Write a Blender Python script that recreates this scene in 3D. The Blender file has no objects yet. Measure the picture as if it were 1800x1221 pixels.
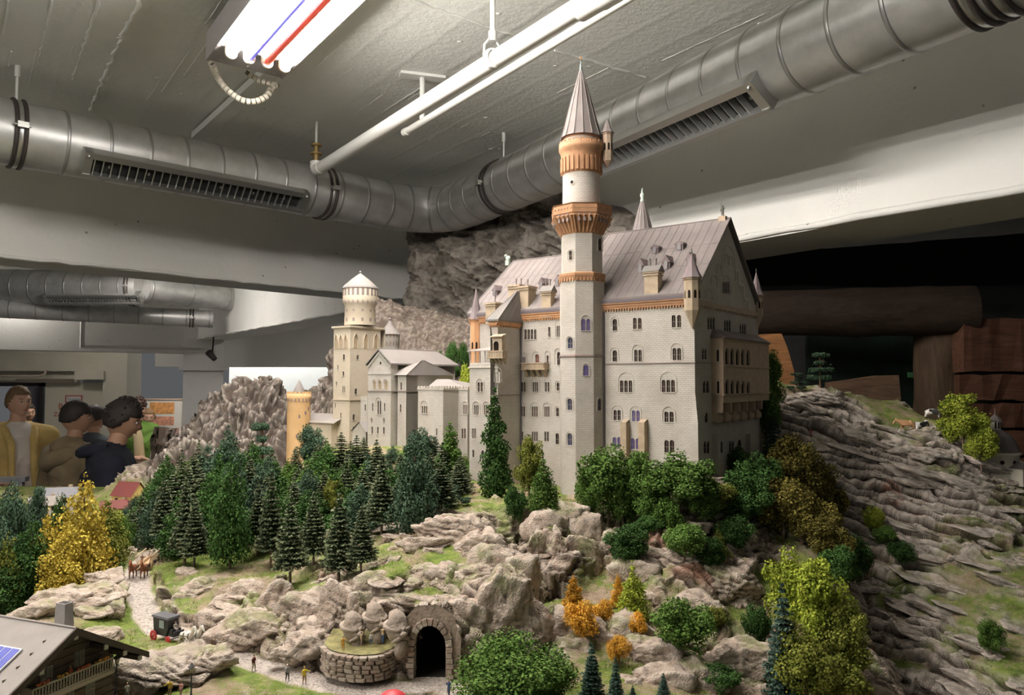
import bpy,math,random
import numpy as np
from mathutils import Vector,Matrix
from mathutils.geometry import tessellate_polygon
random.seed(7)
rng=np.random.default_rng(7)
PI=math.pi
sc=bpy.context.scene
COL=sc.collection
FOC=1300.0
EYE=Vector((0.0,0.0,2.0))
PITCH=math.atan(58.5/FOC)
cd=bpy.data.cameras.new('camera')
cd.sensor_width=36.0
cd.lens=36.0*FOC/1800.0
cd.clip_start=0.02
cam=bpy.data.objects.new('camera',cd)
cam.location=EYE
cam.rotation_euler=(PI/2+PITCH,0,0)
COL.objects.link(cam)
sc.camera=cam
wd=bpy.data.worlds.new('world')
sc.world=wd
wd.use_nodes=True
wd.node_tree.nodes['Background'].inputs[0].default_value=(0.93,0.95,1.0,1)
wd.node_tree.nodes['Background'].inputs[1].default_value=0.10
sc.view_settings.view_transform='Standard'
sc.view_settings.look='None'
sc.view_settings.gamma=1.0
sc.view_settings.use_curve_mapping=False
sc.view_settings.exposure=0.06
TUBE_POWER=120.0
LAMP_WARM=(1.0,0.955,0.885)
_c,_s=math.cos(PITCH),math.sin(PITCH)
def ray(px,py):
 x,z=(px-900)/FOC,-(py-610.5)/FOC
 return Vector((x,_c-z*_s,_s+z*_c))
def at(px,py,Y):
 d=ray(px,py)
 return EYE+d*(Y/d.y)
def atz(px,py,Z):
 d=ray(px,py)
 return EYE+d*((Z-EYE.z)/d.z)
def on_plane(px,py,p,n):
 d=ray(px,py)
 p=Vector(p);n=Vector(n)
 return EYE+d*((p-EYE).dot(n)/d.dot(n))
def finish(o,parent=None,label=None,cat=None,group=None,kind=None):
 COL.objects.link(o)
 if parent is not None:
  o.parent=parent
 if label:o['label']=label
 if cat:o['category']=cat
 if group:o['group']=group
 if kind:o['kind']=kind
 return o
def thing(name,label,cat,loc=(0,0,0),rz=0.0,group=None,scale=1.0):
 o=bpy.data.objects.new(name,None)
 o.empty_display_size=0.02
 o.location=loc
 o.rotation_euler=(0,0,rz)
 o.scale=(scale,)*3
 return finish(o,None,label,cat,group)
class MB:
 """Collects simple solids and links them as one mesh."""
 def __init__(self):
  self.v,self.f,self.uv,self.sm,self.mi=[],[],[],[],[]
 def add(self,vs,fs,smooth=False,uvs=None,mi=0):
  b=len(self.v)
  self.v.extend([tuple(p)for p in vs])
  for i,f in enumerate(fs):
   self.f.append(tuple(b+k for k in f))
   self.uv.append(uvs[i]if uvs else None)
   self.sm.append(smooth)
   self.mi.append(mi)
  return self
 def box(self,lo,hi,M=None,mi=0,taper=0.0):
  x0,y0,z0=lo;x1,y1,z1=hi
  t=taper
  vs=[(x0,y0,z0),(x1,y0,z0),(x1,y1,z0),(x0,y1,z0),(x0+t,y0+t,z1),(x1-t,y0+t,z1),(x1-t,y1-t,z1),(x0+t,y1-t,z1)]
  if M is not None:vs=[M@Vector(p)for p in vs]
  fs=[(0,3,2,1),(4,5,6,7),(0,1,5,4),(1,2,6,5),(2,3,7,6),(3,0,4,7)]
  uvs=[]
  for f in fs:
   p=[Vector(vs[k])for k in f]
   n=(p[1]-p[0]).cross(p[2]-p[0])
   if abs(n.z)>max(abs(n.x),abs(n.y)):uvs.append([(q.x,q.y)for q in p])
   elif abs(n.y)>abs(n.x):uvs.append([(q.x,q.z)for q in p])
   else:uvs.append([(q.y,q.z)for q in p])
  return self.add(vs,fs,False,uvs,mi)
 def tube(self,p0,p1,r0,r1=None,n=10,caps=True,mi=0,smooth=True):
  r1=r0 if r1 is None else r1
  p0,p1=Vector(p0),Vector(p1)
  d=(p1-p0).normalized()
  a=d.orthogonal().normalized();b=d.cross(a)
  vs=[]
  for p,r in((p0,r0),(p1,r1)):
   for k in range(n):
    t=2*PI*k/n
    vs.append(p+(a*math.cos(t)+b*math.sin(t))*r)
  self.add(vs,[(k,(k+1)%n,n+(k+1)%n,n+k)for k in range(n)],smooth,None,mi)
  if caps:
   self.add(vs[:n],[tuple(range(n))[::-1]],False,None,mi)
   self.add(vs[n:],[tuple(range(n))],False,None,mi)
  return self
 def path(self,pts,rad,n=10,caps=True,mi=0):
  pts=[Vector(p)for p in pts]
  rad=rad if isinstance(rad,(list,tuple))else[rad]*len(pts)
  up=None
  rings=[]
  for i,p in enumerate(pts):
   d=(pts[min(i+1,len(pts)-1)]-pts[max(i-1,0)]).normalized()
   if up is None:up=d.orthogonal().normalized()
   up=(up-d*up.dot(d)).normalized()
   w=d.cross(up)
   rings.append([p+(up*math.cos(2*PI*k/n)+w*math.sin(2*PI*k/n))*rad[i]for k in range(n)])
  vs=[q for r in rings for q in r]
  fs=[(i*n+k,i*n+(k+1)%n,(i+1)*n+(k+1)%n,(i+1)*n+k)for i in range(len(rings)-1)for k in range(n)]
  self.add(vs,fs,True,None,mi)
  if caps:
   self.add(rings[0],[tuple(range(n))[::-1]],False,None,mi)
   self.add(rings[-1],[tuple(range(n))],False,None,mi)
  return self
 def lathe(self,prof,n=24,c=(0,0,0),smooth=True,mi=0,a0=0.0):
  """prof: list of (radius, z), revolved round a vertical axis at c; uv in metres."""
  cx,cy,cz=c
  vs,fs,uvs=[],[],[]
  L=0.0
  for i,(r,z)in enumerate(prof):
   for k in range(n):
    t=a0+2*PI*k/n
    vs.append((cx+r*math.cos(t),cy+r*math.sin(t),cz+z))
  rm=max(r for r,z in prof)
  for i in range(len(prof)-1):
   for k in range(n):
    fs.append((i*n+k,i*n+(k+1)%n,(i+1)*n+(k+1)%n,(i+1)*n+k))
    u0,u1=2*PI*rm*k/n,2*PI*rm*(k+1)/n
    uvs.append([(u0,prof[i][1]+cz),(u1,prof[i][1]+cz),(u1,prof[i+1][1]+cz),(u0,prof[i+1][1]+cz)])
  self.add(vs,fs,smooth,uvs,mi)
  for i,flip in((0,True),(len(prof)-1,False)):
   if prof[i][0]>1e-5:
    ring=vs[i*n:(i+1)*n]
    self.add(ring,[tuple(range(n))[::-1]if flip else tuple(range(n))],False,None,mi)
  return self
 def prism(self,poly,z0,z1,mi=0):
  n=len(poly)
  vs=[(p[0],p[1],z0)for p in poly]+[(p[0],p[1],z1)for p in poly]
  fs=[tuple(range(n))[::-1],tuple(range(n,2*n))]+[(k,(k+1)%n,n+(k+1)%n,n+k)for k in range(n)]
  return self.add(vs,fs,False,None,mi)
 def ball(self,c,r,n=10,m=7,mi=0,M=None):
  r=r if isinstance(r,(tuple,list))else(r,r,r)
  vs=[(0,0,-1)]
  for i in range(1,m):
   a=-PI/2+PI*i/m
   for k in range(n):
    t=2*PI*k/n
    vs.append((math.cos(a)*math.cos(t),math.cos(a)*math.sin(t),math.sin(a)))
  vs.append((0,0,1))
  fs=[(0,1+(k+1)%n,1+k)for k in range(n)]
  for i in range(m-2):
   for k in range(n):
    a,b=1+i*n,1+(i+1)*n
    fs.append((a+k,a+(k+1)%n,b+(k+1)%n,b+k))
  t=len(vs)-1;a=1+(m-2)*n
  fs+=[(a+k,a+(k+1)%n,t)for k in range(n)]
  vs=[Vector((p[0]*r[0],p[1]*r[1],p[2]*r[2]))for p in vs]
  if M is not None:vs=[M@p for p in vs]
  vs=[p+Vector(c)for p in vs]
  return self.add(vs,fs,True,None,mi)
 def mesh(self,name,mats):
  me=bpy.data.meshes.new(name)
  me.from_pydata(self.v,[],self.f)
  if any(u is not None for u in self.uv):
   lay=me.uv_layers.new(name='UVMap')
   flat=[]
   for f,u in zip(self.f,self.uv):
    if u is None:flat.extend([(self.v[k][0],self.v[k][2])for k in f])
    else:flat.extend(u)
   lay.data.foreach_set('uv',np.array(flat,dtype=np.float32).ravel())
  me.polygons.foreach_set('use_smooth',np.array(self.sm,dtype=bool))
  for m in(mats if isinstance(mats,(list,tuple))else[mats]):
   me.materials.append(m)
  if max(self.mi,default=0)>0:
   me.polygons.foreach_set('material_index',np.array(self.mi,dtype=np.int32))
  me.update()
  return me
 def build(self,name,mats,parent=None,label=None,cat=None,group=None,kind=None):
  o=bpy.data.objects.new(name,self.mesh(name,mats))
  return finish(o,parent,label,cat,group,kind)
def mesh_np(name,V,F,mats,smooth=True,attrs=None,mi=None):
 V=np.asarray(V,dtype=np.float32);F=np.asarray(F,dtype=np.int32)
 me=bpy.data.meshes.new(name)
 k=F.shape[1]
 me.vertices.add(len(V));me.vertices.foreach_set('co',V.ravel())
 me.loops.add(F.size);me.loops.foreach_set('vertex_index',F.ravel())
 me.polygons.add(len(F))
 me.polygons.foreach_set('loop_start',np.arange(0,F.size,k,dtype=np.int32))
 me.polygons.foreach_set('loop_total',np.full(len(F),k,dtype=np.int32))
 me.update(calc_edges=True)
 me.polygons.foreach_set('use_smooth',np.full(len(F),smooth,dtype=bool))
 for m in(mats if isinstance(mats,(list,tuple))else[mats]):
  me.materials.append(m)
 if mi is not None:
  me.polygons.foreach_set('material_index',np.asarray(mi,dtype=np.int32))
 for nm,a in(attrs or{}).items():
  at_=me.attributes.new(nm,'FLOAT','POINT')
  at_.data.foreach_set('value',np.asarray(a,dtype=np.float32))
 me.validate()
 return me
def copy_tree(o,parent=None):
 c=o.copy()
 COL.objects.link(c)
 if parent is not None:c.parent=parent
 for ch in list(o.children):
  copy_tree(ch,c)
 return c
def _hash(ix,iy,iz,seed=0):
 h=(ix.astype(np.int64)*374761393+iy.astype(np.int64)*668265263+iz.astype(np.int64)*2147483647+seed*1274126177)&0xFFFFFFFF
 h=((h^(h>>13))*1274126177)&0xFFFFFFFF
 h=((h^(h>>16))*2246822519)&0xFFFFFFFF
 h=h^(h>>15)
 return(h&0xFFFFFF).astype(np.float64)/float(0x1000000)
def vnoise(P,seed=0):
 P=np.asarray(P,dtype=np.float64)
 i=np.floor(P).astype(np.int64);f=P-i
 f=f*f*f*(f*(f*6-15)+10)
 r=0
 for dx in(0,1):
  for dy in(0,1):
   for dz in(0,1):
    w=(f[...,0]if dx else 1-f[...,0])*(f[...,1]if dy else 1-f[...,1])*(f[...,2]if dz else 1-f[...,2])
    r=r+w*_hash(i[...,0]+dx,i[...,1]+dy,i[...,2]+dz,seed)
 return r*2-1
def fbm(P,octs=4,seed=0,gain=0.5):
 a,s,r=1.0,0.0,0
 Q=np.asarray(P,dtype=np.float64)
 for k in range(octs):
  r=r+a*vnoise(Q,seed+k);s+=a
  a*=gain;Q=Q*2.03+11.7
 return r/s
def ridged(P,octs=4,seed=0):
 a,s,r=1.0,0.0,0
 Q=np.asarray(P,dtype=np.float64)
 for k in range(octs):
  r=r+a*(1-np.abs(vnoise(Q,seed+k))*2);s+=a
  a*=0.5;Q=Q*2.1+5.3
 return r/s
def worley(P,seed=0):
 """returns F1, F2 and a random value of the nearest cell"""
 P=np.asarray(P,dtype=np.float64)
 i=np.floor(P).astype(np.int64)
 f1=np.full(P.shape[:-1],9.0);f2=f1.copy();cid=np.zeros(P.shape[:-1])
 for dx in(-1,0,1):
  for dy in(-1,0,1):
   for dz in(-1,0,1):
    jx,jy,jz=i[...,0]+dx,i[...,1]+dy,i[...,2]+dz
    ex=jx+_hash(jx,jy,jz,seed)-P[...,0]
    ey=jy+_hash(jx,jy,jz,seed+1)-P[...,1]
    ez=jz+_hash(jx,jy,jz,seed+2)-P[...,2]
    d=np.sqrt(ex*ex+ey*ey+ez*ez)
    nr=d<f1
    f2=np.where(nr,f1,np.minimum(f2,d))
    cid=np.where(nr,_hash(jx,jy,jz,seed+3),cid)
    f1=np.where(nr,d,f1)
 return f1,f2,cid
def sstep(a,b,x):
 t=np.clip((x-a)/(b-a),0,1)
 return t*t*(3-2*t)
class NT:
 def __init__(self,m):
  self.t=m.node_tree;self.n=m.node_tree.nodes;self.l=m.node_tree.links
 def node(self,typ,**kw):
  n=self.n.new(typ)
  for k,v in kw.items():
   if k.startswith('in_'):
    key=k[3:]
    key=int(key)if key.isdigit()else key.replace('_',' ')
    n.inputs[key].default_value=v
   else:setattr(n,k,v)
  return n
 def link(self,a,b):self.l.new(a,b)
def rgba(c):return(c[0],c[1],c[2],1.0)
MATS={}
def mat(name,col,rough=0.75,metal=0.0,noise=0.0,nscale=40.0,bump=0.0,bscale=None,emit=None,estr=0.0,spec=None,col2=None,objrand=0.0):
 if name in MATS:return MATS[name]
 m=bpy.data.materials.new(name);m.use_nodes=True
 t=NT(m);b=t.n['Principled BSDF']
 b.inputs['Base Color'].default_value=rgba(col)
 b.inputs['Roughness'].default_value=rough
 b.inputs['Metallic'].default_value=metal
 if spec is not None:b.inputs['Specular IOR Level'].default_value=spec
 tc=t.node('ShaderNodeTexCoord')
 out=None
 if noise>0 or col2 is not None:
  nz=t.node('ShaderNodeTexNoise',in_Scale=nscale,in_Detail=6.0,in_Roughness=0.6)
  t.link(tc.outputs['Object'],nz.inputs['Vector'])
  rp=t.node('ShaderNodeValToRGB')
  c2=col2 or tuple(min(1,c*(1+noise))for c in col)
  c1=col if col2 is not None else tuple(c*(1-noise)for c in col)
  rp.color_ramp.elements[0].position=0.35;rp.color_ramp.elements[1].position=0.68
  rp.color_ramp.elements[0].color=rgba(c1);rp.color_ramp.elements[1].color=rgba(c2)
  t.link(nz.outputs['Fac'],rp.inputs['Fac'])
  out=rp.outputs['Color']
 if objrand>0:
  oi=t.node('ShaderNodeObjectInfo')
  mr=t.node('ShaderNodeMapRange');mr.inputs['To Min'].default_value=1-objrand;mr.inputs['To Max'].default_value=1+objrand
  t.link(oi.outputs['Random'],mr.inputs['Value'])
  hs=t.node('ShaderNodeHueSaturation')
  if out is not None:t.link(out,hs.inputs['Color'])
  else:hs.inputs['Color'].default_value=rgba(col)
  t.link(mr.outputs['Result'],hs.inputs['Value'])
  out=hs.outputs['Color']
 if out is not None:t.link(out,b.inputs['Base Color'])
 if bump>0:
  nb=t.node('ShaderNodeTexNoise',in_Scale=bscale or nscale*3,in_Detail=5.0)
  t.link(tc.outputs['Object'],nb.inputs['Vector'])
  bp=t.node('ShaderNodeBump',in_Strength=bump,in_Distance=0.01)
  t.link(nb.outputs['Fac'],bp.inputs['Height'])
  t.link(bp.outputs['Normal'],b.inputs['Normal'])
 if emit is not None:
  b.inputs['Emission Color'].default_value=rgba(emit)
  b.inputs['Emission Strength'].default_value=estr
 MATS[name]=m
 return m
def stone_mat(name,c1,c2,mortar,bw=0.0105,bh=0.0046,stain=0.5):
 """coursed masonry on UVs that are in metres"""
 m=bpy.data.materials.new(name);m.use_nodes=True
 t=NT(m);b=t.n['Principled BSDF']
 uv=t.node('ShaderNodeUVMap')
 br=t.node('ShaderNodeTexBrick',offset=0.5)
 br.inputs['Color1'].default_value=rgba(c1);br.inputs['Color2'].default_value=rgba(c2)
 br.inputs['Mortar'].default_value=rgba(mortar)
 br.inputs['Scale'].default_value=1.0
 br.inputs['Mortar Size'].default_value=0.00042
 br.inputs['Mortar Smooth'].default_value=0.4
 br.inputs['Bias'].default_value=0.0
 br.inputs['Brick Width'].default_value=bw
 br.inputs['Row Height'].default_value=bh
 t.link(uv.outputs['UV'],br.inputs['Vector'])
 tc=t.node('ShaderNodeTexCoord')
 nz=t.node('ShaderNodeTexNoise',in_Scale=14.0,in_Detail=7.0,in_Roughness=0.62)
 t.link(tc.outputs['Object'],nz.inputs['Vector'])
 rp=t.node('ShaderNodeValToRGB')
 rp.color_ramp.elements[0].position=0.30;rp.color_ramp.elements[1].position=0.62
 k=1-0.35*stain
 rp.color_ramp.elements[0].color=(k,k*0.97,k*0.93,1);rp.color_ramp.elements[1].color=(1,1,1,1)
 t.link(nz.outputs['Fac'],rp.inputs['Fac'])
 mx=t.node('ShaderNodeMix',data_type='RGBA',blend_type='MULTIPLY')
 mx.inputs[0].default_value=1.0
 t.link(br.outputs['Color'],mx.inputs[6]);t.link(rp.outputs['Color'],mx.inputs[7])
 t.link(mx.outputs[2],b.inputs['Base Color'])
 bp=t.node('ShaderNodeBump',in_Strength=0.35,in_Distance=0.0008);bp.invert=True
 t.link(br.outputs['Fac'],bp.inputs['Height']);t.link(bp.outputs['Normal'],b.inputs['Normal'])
 b.inputs['Roughness'].default_value=0.85
 b.inputs['Specular IOR Level'].default_value=0.25
 MATS[name]=m
 return m
ZC,ZB,ZD,FLOOR=3.36,2.60,3.06,0.20
AX=Vector((-0.594,0.804,0.0))
BX=Vector((0.804,0.594,0.0))
def flat(p):return Vector((p.x,p.y,0))
def concrete(name,c,mark_dir=None,bump=0.25,spots=0.0,ms=9.0):
 m=bpy.data.materials.new(name);m.use_nodes=True
 t=NT(m);b=t.n['Principled BSDF']
 b.inputs['Roughness'].default_value=0.62;b.inputs['Specular IOR Level'].default_value=0.3
 tc=t.node('ShaderNodeTexCoord')
 n1=t.node('ShaderNodeTexNoise',in_Scale=2.2,in_Detail=8.0,in_Roughness=0.6)
 t.link(tc.outputs['Object'],n1.inputs['Vector'])
 r=t.node('ShaderNodeValToRGB')
 r.color_ramp.elements[0].position=0.3;r.color_ramp.elements[1].position=0.7
 r.color_ramp.elements[0].color=rgba([k*0.90 for k in c]);r.color_ramp.elements[1].color=rgba(c)
 t.link(n1.outputs['Fac'],r.inputs['Fac'])
 colour=r.outputs['Color']
 if spots>0:
  vo=t.node('ShaderNodeTexVoronoi',in_Scale=9.0);vo.feature='F1'
  t.link(tc.outputs['Object'],vo.inputs['Vector'])
  vr=t.node('ShaderNodeValToRGB');vr.color_ramp.interpolation='EASE'
  vr.color_ramp.elements[0].position=0.035;vr.color_ramp.elements[1].position=0.075
  vr.color_ramp.elements[0].color=(0.25,0.24,0.22,1);vr.color_ramp.elements[1].color=(1,1,1,1)
  t.link(vo.outputs['Distance'],vr.inputs['Fac'])
  mx=t.node('ShaderNodeMix',data_type='RGBA',blend_type='MULTIPLY');mx.inputs[0].default_value=spots
  t.link(colour,mx.inputs[6]);t.link(vr.outputs['Color'],mx.inputs[7]);colour=mx.outputs[2]
 t.link(colour,b.inputs['Base Color'])
 n2=t.node('ShaderNodeTexNoise',in_Scale=38.0,in_Detail=6.0,in_Roughness=0.65)
 t.link(tc.outputs['Object'],n2.inputs['Vector'])
 h=n2.outputs['Fac']
 if mark_dir is not None:
  mp=t.node('ShaderNodeMapping');mp.inputs['Rotation'].default_value=(0,0,mark_dir)
  t.link(tc.outputs['Object'],mp.inputs['Vector'])
  wv=t.node('ShaderNodeTexWave',in_Scale=ms,in_Distortion=0.6,in_Detail=2.0);wv.bands_direction='Y'
  wv.inputs['Detail Scale'].default_value=3.0
  t.link(mp.outputs['Vector'],wv.inputs['Vector'])
  pw=t.node('ShaderNodeMath',operation='POWER');pw.inputs[1].default_value=14.0
  t.link(wv.outputs['Fac'],pw.inputs[0])
  ad=t.node('ShaderNodeMath',operation='MULTIPLY_ADD');ad.inputs[1].default_value=0.35
  t.link(pw.outputs[0],ad.inputs[0]);t.link(h,ad.inputs[2]);h=ad.outputs[0]
 bp=t.node('ShaderNodeBump',in_Strength=bump,in_Distance=0.012)
 t.link(h,bp.inputs['Height']);t.link(bp.outputs['Normal'],b.inputs['Normal'])
 MATS[name]=m
 return m
M_CEIL=concrete('painted_ceiling_concrete',(0.82,0.82,0.78),mark_dir=-math.atan2(AX.y,AX.x),bump=0.55,ms=1.6)
M_BEAM=concrete('painted_beam_concrete',(0.82,0.81,0.77),bump=0.22,spots=0.8)
M_WALLP=concrete('painted_wall',(0.72,0.68,0.57),bump=0.12)
M_BLUEW=concrete('pale_blue_wall',(0.80,0.86,0.87),bump=0.05)
M_FLOOR=mat('grey_floor',(0.22,0.21,0.20),0.6,noise=0.15,nscale=3)
mb=MB();mb.box((-16,-4,ZC),(9,20,ZC+0.2));ceiling=mb.build('ceiling',M_CEIL,kind='structure')
mb=MB();mb.box((-16,-4,FLOOR-0.1),(9,20,FLOOR));mb.build('floor',M_FLOOR,kind='structure')
mb=MB()
rr=random.Random(5)
def bead(p0,p1,w,seed):
 p0,p1=Vector(p0),Vector(p1)
 n=max(6,int((p1-p0).length/0.03))
 q=random.Random(seed)
 pts,rad=[],[]
 for i in range(n+1):
  p=p0.lerp(p1,i/n)+Vector((q.uniform(-1,1),q.uniform(-1,1),0))*w*0.6
  p.z=ZC
  pts.append(p);rad.append(w*q.uniform(0.35,1.25))
 mb.path(pts,rad,n=5)
for px0,py0,px1,py1,w in((245,0,157,193,.010),(175,0,128,140,.006),(92,0,62,130,.004),(15,0,6,60,.004),(725,0,905,62,.008),(975,87,1135,135,.008)):
 bead(atz(px0,py0,ZC),atz(px1,py1,ZC),w,px0)
for i in range(70):
 o_=at(900,100,3.0);o_=Vector((-0.2,2.6,ZC))+BX*rr.uniform(-1.9,1.6)+AX*rr.uniform(-2.2,1.6)
 ln=rr.uniform(0.08,0.6)
 bead(o_,o_+AX*ln,rr.uniform(.0015,.0035),i)
for i in range(150):
 o_=Vector((-0.2,2.6,ZC))+BX*rr.uniform(-2.2,1.8)+AX*rr.uniform(-2.2,1.6)
 r_=rr.uniform(.003,.011)
 mb.ball(o_,(r_*rr.uniform(.7,2),r_,r_*.5),6,4)
mb.build('plaster_ridges',M_CEIL,ceiling,kind='stuff')
K=atz(730,528,ZB)
PL=flat(atz(0,452,ZB))
LX=(PL-flat(K)).normalized()
NB=Vector((BX.x,BX.y,0))
def beam(name,p,q,nrm,th,z0,z1,m,lip=0.0):
 p,q,nrm=flat(p),flat(q),flat(nrm).normalized()
 b_=MB()
 b_.v=[]
 vs=[]
 for z in(z0,z1):
  for base in(p,q,q+nrm*th,p+nrm*th):
   vs.append((base.x,base.y,z))
 uvs=None
 b_.add(vs,[(0,3,2,1),(4,5,6,7),(0,1,5,4),(1,2,6,5),(2,3,7,6),(3,0,4,7)])
 if lip>0:
  n=90
  q_=random.Random(3)
  pts=[p.lerp(q,i/n)+Vector((0,0,z0+lip*.5+q_.uniform(-.4,.4)*lip))-nrm*q_.uniform(0,.35)*lip for i in range(n+1)]
  b_.path(pts,[lip*q_.uniform(.5,.8)for _ in pts],6)
 return b_.build(name,m,kind='structure')
beam('trim_1',flat(K)-AX*7.5,flat(K)+AX*6.6,NB,0.42,ZB,ZC+.05,M_BEAM,lip=0.022)
n2_=Vector((-LX.y,LX.x,0));n2_=n2_ if n2_.y>0 else-n2_
beam('trim_2',flat(K),flat(K)+LX*6.5,n2_,0.30,ZB,ZC+.05,M_BEAM,lip=0.014)
K2=flat(K)+AX*6.6
b2n=Vector((-BX.y,BX.x,0))
beam('trim_3',K2,K2-BX*7.0,b2n,0.4,2.40,ZC+.05,M_BEAM)
pA,pB=at(195,600,9.9),at(343,600,10.6)
mb=MB()
mb.box((-0.85,-0.05,2.43),(0.85,0.02,2.47));mb.box((-0.9,-0.05,2.43),(-0.85,0.02,2.92))
o=mb.build('trim_4',M_BEAM,kind='structure');o.location=flat(pA.lerp(pB,0.5))-b2n*0.02;o.rotation_euler.z=math.atan2(BX.y,BX.x)
c0=at(358,660,10.9)
mb=MB();mb.box((-.27,-.2,FLOOR),(.27,.2,ZC));mb.box((-.33,-.26,2.15),(.33,.26,2.2))
o=mb.build('trim_5',M_BEAM,kind='structure');o.location=(c0.x,c0.y,0);o.rotation_euler.z=math.atan2(BX.y,BX.x)*.6
mb=MB();mb.box((-5.6,11.6,2.22),(1.5,11.95,ZC));mb.build('trim_6',M_BEAM,kind='structure')
YW=12.0
def wx(px):return(px-900)/FOC*YW
def wz(py):return at(100,py,YW).z
mb=MB()
mb.box((wx(-260),YW,wz(672)),(wx(238),YW+.2,ZC))
mb.box((wx(-260),YW,FLOOR),(wx(-28),YW+.2,wz(672)))
mb.box((wx(197),YW,FLOOR),(wx(238),YW+.2,wz(672)))
mb.build('wall_back',M_WALLP,kind='structure')
mb=MB();mb.box((wx(-260),YW-.12,wz(652)),(wx(238),YW,wz(625)),taper=0.01);mb.box((wx(150),YW-.3,wz(667)),(wx(200),YW,wz(652)))
mb.build('trim_7',M_WALLP,kind='structure')
mb=MB();mb.box((wx(197),YW-.25,FLOOR),(wx(238),YW,ZC));mb.build('trim_8',M_WALLP,kind='structure')
d1=thing('door_1','dark open doorway at the far left','door',(wx(26),YW,FLOOR));d1['kind']='structure'
del d1['category'],d1['label']
dk=mat('black_door_steel',(0.03,0.03,0.032),0.4)
w_=wx(80)-wx(-28);h_=wz(672)-FLOOR
mb=MB();mb.box((-w_/2,-.06,0),(-w_/2+.06,.1,h_));mb.box((w_/2-.06,-.06,0),(w_/2,.1,h_));mb.box((-w_/2,-.06,h_-.06),(w_/2,.1,h_))
mb.build('door_frame',dk,d1)
mb=MB();mb.box((w_/2-.34,-.02,0),(w_/2-.31,.05,h_));mb.build('door_edge',mat('grey_door_edge',(.35,.33,.33),.4),d1)
mb=MB();mb.box((-w_/2,1.0,0),(w_/2,1.05,h_));mb.build('dark_corridor',mat('dark_corridor',(.03,.025,.03),.8,noise=.6,nscale=2),d1)
mb=MB()
for x_,c_ in((-.3,0),(-.05,0),(.18,0)):mb.box((x_,.8,.5),(x_+.12,.95,1.7))
mb.build('hanging_coat',mat('hanging_coats',(.12,.12,.17),.9),d1)
d2=thing('door_2','x','door',(wx(138),YW-.02,FLOOR));d2['kind']='structure';del d2['category'],d2['label']
w2=wx(192)-wx(81)
mb=MB();mb.box((-w2/2,0,0),(w2/2,.06,h_));mb.build('door_leaf',mat('cream_door',(.78,.74,.60),.45),d2)
mb=MB();mb.box((w2/2-.06,-.03,0),(w2/2+.06,.04,h_+.05));mb.box((-w2/2,-.03,h_),(w2/2,.04,h_+.05))
mb.build('door_frame',mat('blue_grey_frame',(.55,.62,.64),.5),d2)
redink=mat('red_ink',(.55,.10,.07),.6)
mb=MB();sx=wx(133)-wx(138);sz=wz(701)-FLOOR
for lo,hi in(((-.135,-.06),(.135,-.045)),((-.135,.045),(.135,.06)),((-.135,-.06),(-.12,.06)),((.12,-.06),(.135,.06))):
 mb.box((sx+lo[0],-.012,sz+lo[1]),(sx+hi[0],0,sz+hi[1]))
pl=mb.build('sign_frame',redink,d2,'red framed little name plate')
mb=MB();mb.box((sx-.12,-.008,sz-.045),(sx+.12,0,sz+.045));mb.build('sign_plate',mat('white_plate',(.8,.8,.78),.4),d2)
def lettering(txt,size,loc,rot,m,name,parent=None,align='CENTER',depth=0.0):
 cu=bpy.data.curves.new(name,'FONT');cu.body=txt;cu.size=size;cu.align_x=align;cu.extrude=depth
 cu.materials.append(m)
 tmp=bpy.data.objects.new(name,cu);COL.objects.link(tmp)
 dg=bpy.context.evaluated_depsgraph_get();dg.update()
 me=bpy.data.meshes.new_from_object(tmp.evaluated_get(dg));bpy.data.objects.remove(tmp)
 o=bpy.data.objects.new(name,me);o.location=loc;o.rotation_euler=rot
 return finish(o,parent)
lettering('Besucher',.14,(sx+.01,-.004,wz(717)-FLOOR-.02),(PI/2,0,0),redink,'door_lettering',d2)
lettering('bitte',.12,(sx-.08,-.004,wz(722.5)-FLOOR-.02),(PI/2,0,0),redink,'door_lettering',d2)
lettering('Zutritt nur',.10,(sx-.10,-.004,wz(728)-FLOOR-.03),(PI/2,0,0),redink,'door_lettering',d2)
lettering('Personal',.10,(sx-.02,-.004,wz(733)-FLOOR-.03),(PI/2,0,0),redink,'door_lettering',d2)
lettering('Eingang',.07,(sx,-.009,sz-.025),(PI/2,0,0),mat('grey_ink',(.35,.33,.32),.6),'sign_lettering',d2)
t_=thing('service_pipe','thin beige pipe running along the wall above the far doors','pipe',(wx(60),YW-.16,wz(661)))
mb=MB();mb.path([(-3,0,0),(.2,0,0),(.28,0,.03),(.3,0,.1)],.018,8);mb.build('pipe',mat('beige_pipe',(.62,.52,.42),.5),t_)
mb=MB()
for x_ in(-2,-1.2,-.4):mb.box((x_,0,-.02),(x_+.04,.04,.02))
mb.build('clip',mat('beige_pipe',(.62,.52,.42),.5),t_)
t_=thing('door_closer','dark door closer rail above the cream door with red lettering','door closer',(wx(98),YW-.14,wz(669)))
mb=MB();mb.box((-.55,0,-.03),(.38,.1,.03));mb.build('rail',mat('brown_rail',(.2,.17,.13),.5),t_)
mb=MB();mb.box((.39,-.005,-.025),(.44,.1,.04));mb.build('end_cap',mat('grey_cap',(.5,.47,.4),.5),t_)
mb=MB();mb.box((wx(196),17.0,FLOOR),(5.0,17.1,ZC));mb.build('wall_far',M_BLUEW,kind='structure')
mb=MB();mb.box((-16,12,FLOOR),(-15.9,17,ZC));mb.box((-16.1,-4,FLOOR),(-16,12,ZC));mb.build('wall_left',M_WALLP,kind='structure')
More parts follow.
